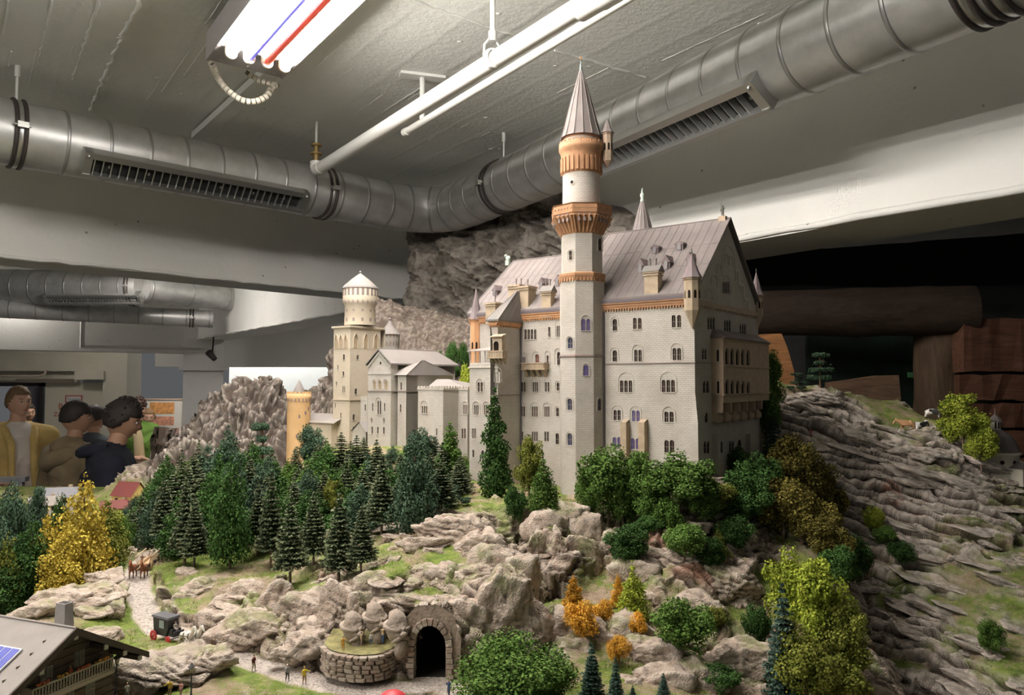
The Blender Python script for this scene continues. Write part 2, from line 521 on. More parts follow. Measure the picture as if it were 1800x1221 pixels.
mb=MB();mb.box((8.9,-4,FLOOR),(9,20,ZC));mb.box((1.5,12.0,FLOOR),(8.9,12.1,ZC));mb.box((-1.2,6.6,FLOOR),(8.9,6.7,ZB));mb.build('wall_right',mat('dark_wall',(.05,.05,.05),.8),kind='structure')
pz=at(282,735,16.9)
t_=thing('poster','framed orange and pink poster on the far bright wall behind the visitors','poster',(pz.x,16.98,pz.z))
mb=MB();mb.box((-.5,-.01,-.45),(.5,.02,.45));mb.build('backing',mat('cream_paper',(.8,.77,.7),.6),t_)
mb=MB()
for lo,hi in(((-.5,-.45),(-.47,.45)),((.47,-.45),(.5,.45)),((-.5,.42),(.5,.45)),((-.5,-.45),(.5,-.42))):
 mb.box((lo[0],-.03,lo[1]),(hi[0],0,hi[1]))
mb.build('frame',mat('pale_wood',(.6,.45,.35),.5),t_)
for lo,hi,c_ in(((-.28,.1),(.28,.36),(.75,.36,.12)),((-.28,-.16),(.28,.04),(.7,.33,.22)),((-.42,-.4),(.4,-.22),(.66,.42,.36))):
 mb=MB();mb.box((lo[0],-.014,lo[1]),(hi[0],-.009,hi[1]))
 mb.build('picture',mat('poster_%d'%int(lo[1]*100),c_,.6,noise=.35,nscale=12),t_)
M_TUBE=mat('lit_tube',(1,1,1),.3,emit=LAMP_WARM,estr=TUBE_POWER)
M_TUBEB=mat('blue_tube',(.25,.25,.85),.25,emit=(.22,.22,1.0),estr=.45)
M_TUBER=mat('red_tube',(.75,.10,.06),.25,emit=(.9,.16,.08),estr=.25)
M_HOUS=mat('grey_housing',(.33,.31,.31),.45,noise=.08,nscale=5)
M_SOCK=mat('cream_socket',(.75,.66,.5),.5)
M_CHAN=mat('white_steel',(.72,.72,.69),.5)
M_GALV=mat('galvanised',(.55,.55,.53),.35,metal=.9)
def fixture(loc,label,L=1.35,group=None):
 """four tube batten fixture, local +x runs along the tubes, lower face at z=0"""
 t=thing('ceiling_lamp',label,'lamp',loc,math.atan2(-AX.y,-AX.x),group)
 m_=MB();m_.box((0,-.135,.012),(L,.135,.10))
 m_.box((0,-.145,-.004),(L,-.135,.1));m_.box((0,.135,-.004),(L,.145,.1))
 m_.box((0,-.135,0),(.155,.135,.012));m_.box((L-.155,-.135,0),(L,.135,.012))
 m_.build('housing',M_HOUS,t)
 for y in(-.0975,-.0325,.0325,.0975):
  for x_ in(.155,L-.165):
   m_=MB();m_.tube((x_,y,-.024),(x_+.012,y,-.024),.021,n=12);m_.box((x_-.004,y-.02,-.026),(x_+.014,y+.02,.01))
   m_.build('lamp_holder',M_SOCK,t)
 for i,y in enumerate((-.0975,-.0325,.0325,.0975)):
  m_=MB();m_.tube((.166,y,-.024),(L-.166,y,-.024),.0155 if i in(0,3)else .012,n=12)
  m_.build('tube',[M_TUBE,M_TUBEB,M_TUBER,M_TUBE][i],t,[None,'blue tube','red tube',None][i])
 for x_,y in((.03,-.1),(.03,.1),(.03,.0)):
  m_=MB();m_.ball((x_,y,-.001),(.005,.005,.003),8,4);m_.build('screw',M_GALV,t)
 for x_ in(.12,L-.12):
  m_=MB();m_.tube((x_,0,.1),(x_,0,ZC-loc[2]),.006,n=8);m_.build('hanger_rod',M_CHAN,t)
 return t
lampP=atz(431,121,3.2)
LX1=fixture(tuple(lampP),'four tube ceiling lamp with lit white, blue and red tubes at top left',1.8)
fixture(tuple(Vector((-1.25,1.5,3.2))),'added four tube fill lamp nearest to the left of the viewer, out of view',1.2)  # this and the next two are unseen lamps added to light facade and foreground
fixture(tuple(Vector((-2.9,-0.35,3.2))),'added four tube fill lamp left behind the viewer, out of view')
fixture(tuple(Vector((-3.8,0.7,3.2))),'added four tube fill lamp furthest to the left of the viewer, out of view')
fixture(tuple(Vector((-4.3,8.0,3.22))),'added four tube fill lamp in the far bay hidden above the left beam')  # added with the next one to brighten the far bay and door wall
fixture(tuple(Vector((-7.0,10.2,3.22))),'added four tube fill lamp before the far doors hidden above the rear beam')
fixture(tuple(Vector((-7.7,16.35,3.22))),'added four tube fill lamp in the poster room, leftmost of three, hidden by beams')  # three hidden lamps added close to the far wall to make it bright
fixture(tuple(Vector((-6.3,16.35,3.22))),'added four tube fill lamp in the poster room, middle of three, hidden by beams')
fixture(tuple(Vector((-5.0,16.35,3.22))),'added four tube fill lamp in the poster room, rightmost of three, hidden by beams')
fixture(tuple(Vector((-1.6,9.6,3.22))),'added four tube fill lamp in the bay behind the cliff')  # hidden lamp added so the rear beam of this bay gets light
t_=thing('flexible_conduit','beige ribbed flexible conduit looping under the end of the ceiling lamp','conduit',tuple(lampP))
ctrl=[atz(372,111,3.205),at(385,140,2.86),at(405,163,2.87),at(428,177,2.88),at(450,178,2.9),at(470,168,2.92),at(478,152,2.93),at(487,150,2.94),at(470,146,2.93),at(450,138,2.92),at(432,126,2.9)]
def spline(P,n):
 P=[Vector(p)for p in P]
 out=[]
 for i in range(len(P)-1):
  a,b,c,d=P[max(i-1,0)],P[i],P[i+1],P[min(i+2,len(P)-1)]
  for k in range(n):
   t=k/n
   out.append(0.5*((2*b)+(c-a)*t+(2*a-5*b+4*c-d)*t*t+(3*b-a-3*c+d)*t**3))
 out.append(P[-1])
 return out
sp=spline(ctrl,12)
acc,seg=0.0,[]
cum=[0.0]
for a,b in zip(sp,sp[1:]):cum.append(cum[-1]+(b-a).length)
def at_len(s):
 for i in range(len(cum)-1):
  if cum[i+1]>=s:return sp[i].lerp(sp[i+1],(s-cum[i])/max(1e-9,cum[i+1]-cum[i]))
 return sp[-1]
mcon=mat('beige_conduit',(.68,.64,.54),.5)
s_=0.0
while s_<cum[-1]-.012:
 a,b=at_len(s_)-lampP,at_len(s_+.0145)-lampP
 m_=MB();m_.tube(a,b,.0125,n=10);m_.build('conduit_ring',mcon,t_)
 s_+=.0185
m_=MB();m_.path([p-lampP for p in sp],.009,8);m_.build('inner_tube',mat('dark_inner',(.15,.13,.1),.7),t_)
a,b=atz(348,241,ZC-.03),atz(462,140,ZC-.03)
t_=thing('cable_trunking','flat white cable trunking on the ceiling leading to the lamp','trunking',tuple(b),math.atan2((a-b).y,(a-b).x))
L_=(a-b).length
mb=MB();mb.box((-.25,-.035,-.015),(L_,.035,.0195));mb.build('trunking',M_CHAN,t_)
def duct_mat():
 m=bpy.data.materials.new('spiral_duct_zinc');m.use_nodes=True
 t=NT(m);b=t.n['Principled BSDF']
 tc=t.node('ShaderNodeTexCoord')
 n1=t.node('ShaderNodeTexNoise',in_Scale=9.0,in_Detail=8.0,in_Roughness=.62)
 t.link(tc.outputs['Object'],n1.inputs['Vector'])
 r=t.node('ShaderNodeValToRGB');r.color_ramp.elements[0].position=.3;r.color_ramp.elements[1].position=.72
 r.color_ramp.elements[0].color=(.46,.46,.45,1);r.color_ramp.elements[1].color=(.66,.66,.64,1)
 t.link(n1.outputs['Fac'],r.inputs['Fac']);t.link(r.outputs['Color'],b.inputs['Base Color'])
 b.inputs['Metallic'].default_value=.6
 r2=t.node('ShaderNodeMapRange');r2.inputs['To Min'].default_value=.34;r2.inputs['To Max'].default_value=.50
 t.link(n1.outputs['Fac'],r2.inputs['Value']);t.link(r2.outputs['Result'],b.inputs['Roughness'])
 MATS['duct']=m
 return m
M_DUCT=duct_mat()
M_RUB=mat('black_rubber',(.045,.035,.03),.6)
M_SEAM=mat('dull_zinc_seam',(.42,.42,.41),.42,metal=.8)
M_DARK=mat('vent_dark',(.012,.012,.012),.8)
def rib_ring(m_,p,d,R,w,t,n=40):
 """a band of width w and thickness t round a duct"""
 p,d=Vector(p),Vector(d).normalized()
 a=d.orthogonal().normalized();b=d.cross(a)
 prof=[(-w/2,R-.003),(-w/2,R+t*.6),(-w/4,R+t),(w/4,R+t),(w/2,R+t*.6),(w/2,R-.003)]
 vs=[]
 for s,r in prof:
  for k in range(n):
   th=2*PI*k/n
   vs.append(p+d*s+(a*math.cos(th)+b*math.sin(th))*r)
 fs=[(i*n+k,i*n+(k+1)%n,(i+1)*n+(k+1)%n,(i+1)*n+k)for i in range(len(prof)-1)for k in range(n)]
 m_.add(vs,fs,True)
def make_duct(name,label,line,R,seam_every,seam0=0.05,group=None):
 """line: list of points; the duct is split into sections at its seams"""
 t=thing(name,label,'duct',tuple(line[0]),0,group)
 o=Vector(line[0])
 c_=[0.0]
 for a,b in zip(line,line[1:]):c_.append(c_[-1]+(b-a).length)
 def P(s):
  for i in range(len(c_)-1):
   if c_[i+1]>=s:return line[i].lerp(line[i+1],(s-c_[i])/max(1e-9,c_[i+1]-c_[i]))-o
  return line[-1]-o
 s=seam0;cuts=[0.0]
 while s<c_[-1]:cuts.append(s);s+=seam_every
 cuts.append(c_[-1])
 for s0,s1 in zip(cuts,cuts[1:]):
  if s1-s0<1e-3:continue
  k=6
  m_=MB();m_.path([P(s0+(s1-s0)*i/k)for i in range(k+1)],R,44,caps=(s0==0 or s1==c_[-1]))
  m_.build('duct_section',M_DUCT,t)
 for s in cuts[1:-1]:
  d=P(s+.01)-P(s-.01)
  m_=MB();rib_ring(m_,P(s),d,R,.014,.0035);m_.build('seam',M_SEAM,t)
 return t,P,c_[-1]
def clamp(t,p,d,R,label=None,up=True,zc=ZC):
 d=Vector(d).normalized()
 m_=MB()
 rib_ring(m_,p-d*.018,d,R,.014,.011);rib_ring(m_,p+d*.018,d,R,.014,.011)
 m_.build('rubber_ring',M_RUB,t,'black rubber ring')
 m_=MB();rib_ring(m_,p,d,R,.022,.006);m_.build('clamp_band',M_GALV,t)
 if up:
  o_=t.location
  m_=MB();m_.tube(p+Vector((0,0,R)),(p.x,p.y,zc-o_.z),.006,n=8)
  m_.tube((p.x,p.y,zc-o_.z-.05),(p.x,p.y,zc-o_.z),.011,n=8)
  m_.build('hanger_rod',M_CHAN,t)
 side=d.cross(Vector((0,0,1))).normalized()
 if side.dot(Vector((0,-1,0)))<0:side=-side
 m_=MB();q=p+side*(R+.016);m_.box((-.02,-.014,-.012),(.02,.014,.012),Matrix.Translation(q)@Matrix.Rotation(math.atan2(d.y,d.x),4,'Z'))
 m_.tube(q-d*.03,q+d*.03,.006,n=8)
 m_.build('clamp_bolt',M_GALV,t)
def grille(t,c,d,R,L,ang,n,hgt,label):
 """louvred outlet on the duct: c centre on the axis, d axis, ang below the horizontal"""
 d=Vector(d).normalized()
 side=d.cross(Vector((0,0,1))).normalized()
 if side.y>0:side=-side
 out=(side*math.cos(ang)+Vector((0,0,-math.sin(ang)))).normalized()
 upv=(Vector((0,0,1))-out*out.z).normalized()
 M=Matrix((d,out,upv)).transposed().to_4x4()
 M.translation=Vector(c)
 dep0,dep1=R*.74,R+.035
 h=hgt/2
 m_=MB();m_.box((-L/2,dep0,-h),(L/2,R+.003,h),M)
 v=m_.build('vent',M_DARK,t,label)
 m_=MB()
 m_.box((-L/2-.03,dep0,h),(L/2+.03,dep1,h+.028),M);m_.box((-L/2-.03,dep0,-h-.014),(L/2+.03,dep1+.006,-h),M)
 m_.box((-L/2-.035,dep0,-h-.014),(-L/2,dep1+.002,h+.028),M);m_.box((L/2,dep0,-h-.014),(L/2+.035,dep1+.002,h+.028),M)
 m_.build('vent_frame',M_GALV,v)
 for k in range(n):
  x=-L/2+L*(k+.5)/n
  m_=MB();m_.box((x-.0025,R+.002,-h),(x+.0025,dep1-.006,h),M@Matrix.Translation((x,0,0))@Matrix.Rotation(.25,4,'Z')@Matrix.Translation((-x,0,0)))
  m_.build('slat',M_SEAM,v)
 for sx_ in(-1,1):
  q=M@Vector((sx_*(L/2+.018),dep1+.004,h+.012));m_=MB();m_.ball(q,.008,8,5);m_.build('screw',M_GALV,v)
RD=.14
l0,l1=atz(50,240,ZD),atz(560,338,ZD)
r1,r0=atz(1100,231,ZD),atz(1360,113,ZD)
dl=(l1-l0).normalized();dr=(r0-r1).normalized()
den=dl.x*dr.y-dl.y*dr.x
tt=((r1.x-l1.x)*dr.y-(r1.y-l1.y)*dr.x)/den
CR=l1+dl*tt
cut=.42
arc=[]
pa,pb=CR-dl*cut,CR+dr*cut
for i in range(13):
 s=i/12
 arc.append((1-s)**2*pa+2*s*(1-s)*CR+s*s*pb)
dline=[l0-dl*1.1]+arc+[r0+dr*1.55]
DU,DP,DLEN=make_duct('ventilation_duct','large round galvanised duct bending across the ceiling above the castle',dline,RD,.168)
o_=Vector(DU.location)
def dpos(px,py):
 q=atz(px,py,ZD)-o_
 best=min((i*DLEN/900 for i in range(901)),key=lambda s:(DP(s)-q).length)
 return best
for px,py,up in((28,236,True),(565,340,False),(846,322,True),(1745,-40,False),(1800,-62,True)):
 s=dpos(px,py);clamp(DU,DP(s),DP(s+.01)-DP(s-.01),RD,up=up)
s=.5*(dpos(155,262)+dpos(500,328))
grille(DU,DP(s),dl,RD,1.0,math.radians(42),28,.075,'long louvred outlet on the left arm')
s0_,s1_=dpos(1030,262),dpos(1385,108)
s=.5*(s0_+s1_)
grille(DU,DP(s),dr,RD,1.02,math.radians(56),28,.085,'long louvred outlet on the right arm')
a0,a1,a2,a3=atz(-160,505,ZD),atz(250,506,ZD),atz(420,524,ZD),atz(552,535,ZD)
ln=[a0,a0.lerp(a1,.5),a1]
ln2=[ln[-1].lerp(a2,i/6)for i in range(1,7)]
D2,P2,L2=make_duct('ventilation_duct','large shiny duct in the far bay at left, seen under the beam',[a0,a1],.205,.2)
for px in(-60,178):
 q=atz(px,506,ZD)-Vector(D2.location)
 grille(D2,q,a1-a0,.205,1.0,math.radians(42),30,.08,'louvred outlet')
clamp(D2,(a1-a0)*.965,a1-a0,.205,up=False)
D3,P3,L3=make_duct('ventilation_duct','narrower continuing arm of the far left duct, ending beside the stone wall',[a1,a2,a3],.165,.5)
b0,b1=at(-40,540,8.2),at(374,561,9.2)
D4,P4,L4=make_duct('ventilation_duct','dull grey lower duct with a cut end in the far left bay',[b0,b1],.105,.26)
clamp(D4,(b1-b0)*.90,b1-b0,.105,up=False)
M_WP=mat('white_pipe_paint',(.80,.79,.75),.35)
M_BRASS=mat('brass',(.45,.32,.14),.35,metal=.8)
ZP=3.1
p0,p1=atz(560,297,ZP),atz(1075,-22,ZP)
t_=thing('water_pipe','thick white painted pipe running under the ceiling above the castle','pipe',tuple(p0))
d_=p1-p0
mb=MB();mb.tube((0,0,0),d_*1.15,.030,n=20);mb.build('pipe',M_WP,t_)
mb=MB();q=atz(1040,4,ZP)-p0;dn=d_.normalized();mb.tube(q-dn*.05,q+dn*.09,.037,n=20);mb.tube(q+dn*.04,q+dn*.2,.04,n=20);mb.build('coupling',M_WP,t_)
mb=MB();mb.path([dn*.04,dn*.0,-dn*.022+Vector((0,0,.004)),-dn*.034+Vector((0,0,.02)),-dn*.036+Vector((0,0,.045))],.032,16);mb.build('elbow',M_WP,t_)
mb=MB();e_=-dn*.036;mb.tube(e_+Vector((0,0,.04)),e_+Vector((0,0,.085)),.016,n=10);mb.tube(e_+Vector((0,0,.085)),e_+Vector((0,0,.095)),.03,n=12)
mb.tube(e_+Vector((0,0,.095)),e_+Vector((0,0,.13)),.012,n=10);mb.tube(e_+Vector((0,0,.13)),e_+Vector((0,0,.142)),.028,n=12);mb.build('valve',M_BRASS,t_,'brass valve')
mb=MB();mb.tube(e_+Vector((0,0,.14)),e_+Vector((0,0,ZC-ZP)),.007,n=8);mb.build('hanger_rod',M_CHAN,t_)
q=atz(866,103,ZP)-p0
mb=MB();mb.tube(q+Vector((0,0,.085)),q+Vector((0,0,ZC-ZP)),.009,n=10);mb.tube(q+Vector((0,0,.06)),q+Vector((0,0,.095)),.014,n=10)
mb.build('hanger_rod',M_CHAN,t_)
mb=MB();rib_ring(mb,q,dn,.030,.022,.005,24)
sd=dn.cross(Vector((0,0,1))).normalized()
for s_ in(-1,1):mb.path([q+sd*.036*s_,q+sd*.034*s_+Vector((0,0,.04)),q+Vector((0,0,.085))],.004,6)
mb.build('hanger_ring',M_CHAN,t_)
ZQ=3.15
p0,p1=atz(713,232,ZQ),atz(1105,-4,ZQ)
t_=thing('water_pipe','thin white pipe with a capped end beside the thick white pipe','pipe',tuple(p0))
d_=p1-p0;dn=d_.normalized()
mb=MB();mb.tube((0,0,0),d_*1.25,.0155,n=16);mb.build('pipe',M_WP,t_)
mb=MB();mb.tube(-dn*.012,dn*.02,.0185,n=16);mb.build('end_cap',M_WP,t_)
q=atz(742,214,ZQ)-p0
mb=MB();mb.tube(q+Vector((0,0,.01)),q+Vector((0,0,ZC-ZQ)),.012,n=10);mb.box((-.10,-.03,ZC-ZQ-.012),(.10,.03,ZC-ZQ),Matrix.Translation((q.x,q.y,0))@Matrix.Rotation(.3,4,'Z'))
mb.build('ceiling_bracket',M_CHAN,t_)
q=at(373,625,10.1)
t_=thing('spotlight','small black spotlight clamped under the far beam above the column','spotlight',tuple(q))
mb=MB();mb.tube((-.05,0,.05),(.05,-.03,-.05),.05,.035,n=12);mb.build('lamp_head',M_RUB,t_)
mb=MB();mb.tube((0,0,0),(0,.03,.22),.012,n=8);mb.tube((0,.03,.22),(0,.03,ZB+.004-q.z),.012,n=8);mb.build('arm',M_RUB,t_)
C0=at(1222,700,1.70);C0.z=0.0
RZ=math.atan2(-0.6,0.8)
CM=Matrix.Translation(C0)@Matrix.Rotation(RZ,4,'Z')
CI=CM.inverted()
_eye=CI@EYE
castle=thing('castle','large pale grey model fairy tale castle with towers on the rocky hill','castle',tuple(C0),RZ)
def lray(px,py):return(CI.to_3x3()@ray(px,py))
def FY(px,py,y=0.0):
 d=lray(px,py);return _eye+d*((y-_eye.y)/d.y)
def GX(px,py,x=0.0):
 d=lray(px,py);return _eye+d*((x-_eye.x)/d.x)
M_ST=stone_mat('castle_stone',(.53,.495,.445),(.575,.545,.49),(.35,.315,.27))
M_STW=stone_mat('castle_stone_warm',(.60,.53,.42),(.64,.565,.455),(.52,.45,.35),bw=.008,bh=.004,stain=.25)
M_OR=mat('castle_terracotta',(.42,.225,.115),.8,noise=.12,nscale=60)
M_ORL=mat('castle_orange_brick',(.58,.31,.155),.8,noise=.10,nscale=50)
M_TAN=mat('castle_tan_stone',(.43,.34,.235),.8,noise=.12,nscale=60)
M_BRN=mat('castle_brown_stone',(.47,.36,.26),.8,noise=.12,nscale=60)
M_TRIM=mat('castle_trim',(.56,.51,.45),.8,noise=.08,nscale=60)
M_DTRIM=mat('castle_dark_course',(.25,.20,.18),.8)
M_GLASS=mat('castle_window_dark',(.020,.013,.009),.7,spec=.1)
M_GLASSB=mat('castle_window_blue',(.035,.04,.07),.5,spec=.2)
M_VIO=mat('castle_window_lit',(.06,.05,.10),.3,emit=(.42,.30,1.0),estr=.07)
M_LEAD=mat('castle_dark_lead',(.12,.10,.11),.6)
def roof_mat(name,c,c2):
 m=mat(name,c,.7,col2=c2,nscale=14,bump=.1,bscale=90)
 m.node_tree.nodes['Principled BSDF'].inputs['Specular IOR Level'].default_value=.2
 return m
M_ROOF=roof_mat('castle_roof',(.165,.143,.135),(.22,.195,.183))
M_ROOFG=roof_mat('castle_roof_verdigris',(.20,.195,.175),(.17,.152,.145))
M_ROOFL=roof_mat('castle_roof_light',(.29,.265,.248),(.25,.228,.213))
M_ROOFD=roof_mat('castle_roof_dark',(.17,.135,.135),(.24,.20,.20))
class Face:
 """one flat wall face with real window openings. O origin, s direction along, n outwards (local castle axes)"""
 def __init__(self,O,s,n,outline):
  self.O,self.s,self.n=Vector(O),Vector(s).normalized(),Vector(n).normalized()
  self.outline=outline
  self.holes=[]
  self.wins=[]
 def st(self,px,py):
  d=lray(px,py)
  p=_eye+d*((self.O-_eye).dot(self.n)/d.dot(self.n))-self.O
  return p.dot(self.s),p.z
 def P(self,s,t,o=0.0):return self.O+self.s*s+Vector((0,0,t))+self.n*o
 def win(self,lights,hood=None,m=None,arch='round',sill=True,name='window',frame=True):
  """lights: [(px0, px1, pytop, pybottom)], hood: (px0, px1, pytop, pybottom) arched relief round all lights"""
  hs=[]
  for(a,b,c,d)in lights:
   s0,t0=self.st(a,d);s1,t1=self.st(b,c)
   s0b,_=self.st(a,c)
   if s1<s0:s0,s1=s1,s0
   r=(s1-s0)/2
   if arch=='flat':poly=[(s0,t0),(s1,t0),(s1,t1),(s0,t1)]
   else:
    poly=[(s0,t0),(s1,t0)]
    k=6
    rh=r*(1.5 if arch=='gothic' else 1.0)
    for i in range(k+1):
     th=PI*i/k
     if arch=='gothic':
      x=math.cos(th);y=(1-abs(x)**1.6)
     else:x,y=math.cos(th),math.sin(th)
     poly.append((s0+r+r*x,max(t0+.0002,t1-rh)+rh*y))
   hs.append(poly)
   self.holes.append(poly)
  self.wins.append((hs,hood,m or M_GLASS,sill,name,frame))
  return self
 def row(self,px0,px1,py0,py1,n,gap=.28,hood=None,m=None,**k):
  w=(px1-px0)/(n+(n-1)*gap)
  L=[(px0+i*w*(1+gap),px0+i*w*(1+gap)+w,py0,py1)for i in range(n)]
  return self.win(L,hood,m,**k)
 def emit(self,mb,depth=.0014,m2=0):
  polys=[[Vector((a,b,0))for a,b in self.outline]]+[[Vector((a,b,0))for a,b in h]for h in self.holes]
  tris=tessellate_polygon(polys)
  pts=[p for q in polys for p in q]
  V=[self.P(p.x,p.y)for p in pts]
  fs,uvs=[],[]
  for t in tris:
   a,b,c=t
   if(V[b]-V[a]).cross(V[c]-V[a]).dot(self.n)<0:b,c=c,b
   if(V[b]-V[a]).cross(V[c]-V[a]).length<1e-14:continue
   fs.append((a,b,c));uvs.append([(pts[k].x,pts[k].y)for k in(a,b,c)])
  mb.add(V,fs,False,uvs)
  for h in self.holes:
   k=len(h)
   V=[self.P(a,b)for a,b in h]+[self.P(a,b,-depth)for a,b in h]
   mb.add(V,[(i,(i+1)%k,k+(i+1)%k,k+i)for i in range(k)],False)
 def windows(self,parent,depth=.0014):
  for hs,hood,m,sill,name,frame in self.wins:
   mb=MB()
   for h in hs:
    e=.0004
    cx=sum(a for a,b in h)/len(h);cy=sum(b for a,b in h)/len(h)
    q=[self.P(cx+(a-cx)*1.06,cy+(b-cy)*1.06,-depth)for a,b in h]
    mb.add(q,[tuple(range(len(q)))],mi=0)
    s0=min(a for a,b in h);s1=max(a for a,b in h);t0=min(b for a,b in h);t1=max(b for a,b in h)
    w=.0005
    if frame:
     for(a0,a1,b0,b1)in(((s0+s1)/2-w,(s0+s1)/2+w,t0,t1),(s0,s1,t0+(t1-t0)*.45-w,t0+(t1-t0)*.45+w)):
      mb.add([self.P(a0,b0,-depth+.0004),self.P(a1,b0,-depth+.0004),self.P(a1,b1,-depth+.0004),self.P(a0,b1,-depth+.0004)],[(0,1,2,3)],mi=2)
   s0=min(a for h in hs for a,b in h);s1=max(a for h in hs for a,b in h)
   t0=min(b for h in hs for a,b in h);t1=max(b for h in hs for a,b in h)
   if sill:self.bar(mb,s0-.0014,s1+.0014,t0-.0016,t0-.0002,.0018,1)
   for h in hs:
    self.mould(mb,h[1:],.0011 if len(hs)==1 else .0005,.0010,1)
   if hood:
    a,c=self.st(hood[0],hood[3]);b,d=self.st(hood[1],hood[2])
    if b<a:a,b=b,a
    r=(b-a)/2
    arc=[(b,c)]+[(a+r+r*math.cos(PI*i/12),max(c,d-r)+min(r,d-c)*math.sin(PI*i/12))for i in range(13)]+[(a,c)]
    self.mould(mb,arc,.0013,.0016,1)
   mb.build(name,[m,M_TRIM,M_DTRIM],parent)
 def bar(self,mb,s0,s1,t0,t1,o,mi=0):
  V=[self.P(s,t,q)for q in(-.001,o)for s,t in((s0,t0),(s1,t0),(s1,t1),(s0,t1))]
  mb.add(V,[(4,5,6,7),(0,1,5,4),(1,2,6,5),(2,3,7,6),(3,0,4,7)],False,None,mi)
 def mould(self,mb,line,w,o,mi=0):
  cx=sum(a for a,b in line)/len(line);cy=min(b for a,b in line)
  outer=[]
  for i,(a,b)in enumerate(line):
   dx,dy=a-cx,max(b-cy,0)
   if i in(0,len(line)-1):dx,dy=(w if a>cx else-w),0
   else:
    l=math.hypot(dx,dy)or 1;dx,dy=dx/l*w,dy/l*w
   outer.append((a+dx,b+dy))
  k=len(line)
  V=[self.P(a,b,0)for a,b in line]+[self.P(a,b,o)for a,b in line]+[self.P(a,b,o)for a,b in outer]+[self.P(a,b,0)for a,b in outer]
  fs=[]
  for i in range(k-1):
   for j in range(3):
    fs.append((j*k+i,j*k+i+1,(j+1)*k+i+1,(j+1)*k+i))
  mb.add(V,fs,False,None,mi)
 def corbels(self,mb,s0,s1,t0,t1,n,o,mi=0):
  """small arched corbel table: band above, teeth below"""
  self.bar(mb,s0,s1,t0+(t1-t0)*.5,t1,o,mi)
  w=(s1-s0)/n
  for i in range(n):
   self.bar(mb,s0+w*(i+.0),s0+w*(i+.42),t0,t0+(t1-t0)*.55,o*.9,mi)
def course(parent,faces,py_ref,h=.0022,o=.0022,m=None,name='string_course'):
 """faces: [(Face, s0, s1, z)]"""
 mb=MB()
 for f,s0,s1,z in faces:f.bar(mb,s0,s1,z-h,z,o)
 return mb.build(name,m or M_DTRIM,parent)
X_,Y_=Vector((1,0,0)),Vector((0,1,0))
ZB0=1.62
zE=FY(1205,524).z
xL=FY(1003,600).x
apex=GX(1283,389)
Wd=GX(1333,600).y
yR=Wd/2
zR=GX(1283,389).z
hall=MB()
fF=Face((0,0,0),X_,-Y_,[(xL,ZB0),(0,ZB0),(0,zE),(xL,zE)])
R=fF.row
R(1077,1084.5,560,581,1,hood=(1074.5,1087,556,572))
R(1113,1127.5,558,578,2,gap=.45);R(1181,1197,553,575,2,gap=.45)
R(1077,1084.5,615,635,1,hood=(1073.5,1087.5,610,634))
R(1115,1128,614,635,2,gap=.3,hood=(1112,1130,605,634));R(1182.5,1197,611,633,2,gap=.3,hood=(1179.5,1199.5,602.5,632))
R(1090,1111,668,689,3,gap=.35,hood=(1087.5,1113.5,654,688));R(1163.5,1186,667,689,3,gap=.35,hood=(1161,1189,653,688))
R(1078.6,1091,720,738,2,gap=.3,hood=(1075.5,1094,712.5,737))
R(1111,1124.5,721,740,2,gap=.3,hood=(1108,1127,713.5,739),m=M_VIO)
R(1168,1184,723,741.5,2,gap=.3,hood=(1165,1187,714.5,741))
R(1077,1092,768,789,2,gap=.25,m=M_VIO);R(1109,1125,770,789,2,gap=.25,m=M_VIO);R(1168,1185,773,795,2,gap=.25)
fF.emit(hall)
fG=Face((0,0,0),Y_,X_,[(0,ZB0),(Wd,ZB0),(Wd,zE),(yR,zR-.012),(0,zE)])
R=fG.row
R(1244,1256,557,578,3,gap=.5);R(1273,1284,562,584,3,gap=.5);R(1300.5,1311,569,590,3,gap=.5)
R(1234,1242,612,631,2,gap=.35,hood=(1232.5,1244,604,630));R(1235.6,1246,668,690,2,gap=.35,hood=(1234,1248,659,689))
R(1239,1244,724,742,1);R(1237,1247,774,797,2,gap=.25);R(1261,1270,774,796,2,gap=.25);R(1281.6,1290,774,795,2,gap=.25);R(1296,1303,771,795,1)
R(1270.5,1281.5,495,515,4,gap=.3,hood=(1268,1284,486,514))
fG.emit(hall)
hall.add([(xL,Wd,ZB0),(0,Wd,ZB0),(0,Wd,zE),(xL,Wd,zE)],[(0,1,2,3)],False,[[(xL,ZB0),(0,ZB0),(0,zE),(xL,zE)]])
hall.add([(xL,0,zE),(xL,Wd,zE),(xL,yR,zR-.01),(xL,0,ZB0),(xL,Wd,ZB0)],[(0,1,2),(3,4,1,0)],False)
hallO=hall.build('hall_wall',M_ST,castle)
fF.windows(hallO);fG.windows(hallO)
mb=MB()
for(a,b,c,d)in((1269,1291,437,486),(1273,1279,448,462),(1281,1287,452,466),(1259,1268,466,480),(1250,1260,485,502),(1240,1251,508,524)):
 s0,t0=fG.st(a,d);s1,t1=fG.st(b,c);r=(s1-s0)/2
 arc=[(s1,t0)]+[(s0+r+r*math.cos(PI*i/10),t1-r+r*math.sin(PI*i/10))for i in range(11)]+[(s0,t0)]
 fG.mould(mb,arc,.0012,.0022)
steps=[(1291,480),(1291,474),(1298,476),(1298,508),(1304,510),(1304,535),(1311,527)]
for(a,b,c,d)in((1291,1297,473,476),(1297,1299,474,500),(1299,1307,499,502),(1306,1308,501,524),(1308,1316,525,528),(1314,1316,527,545)):
 s0,t0=fG.st(a,d);s1,t1=fG.st(b,c);fG.bar(mb,min(s0,s1),max(s0,s1),min(t0,t1),max(t0,t1),.002)
mb.build('blind_arch',M_TRIM,hallO)
mb=MB()
fF.bar(mb,xL,.004,zE-.010,zE-.004,.006);fF.bar(mb,xL,.004,zE-.0035,zE,.0085)
fF.corbels(mb,xL,0,zE-.020,zE-.010,46,.0045)
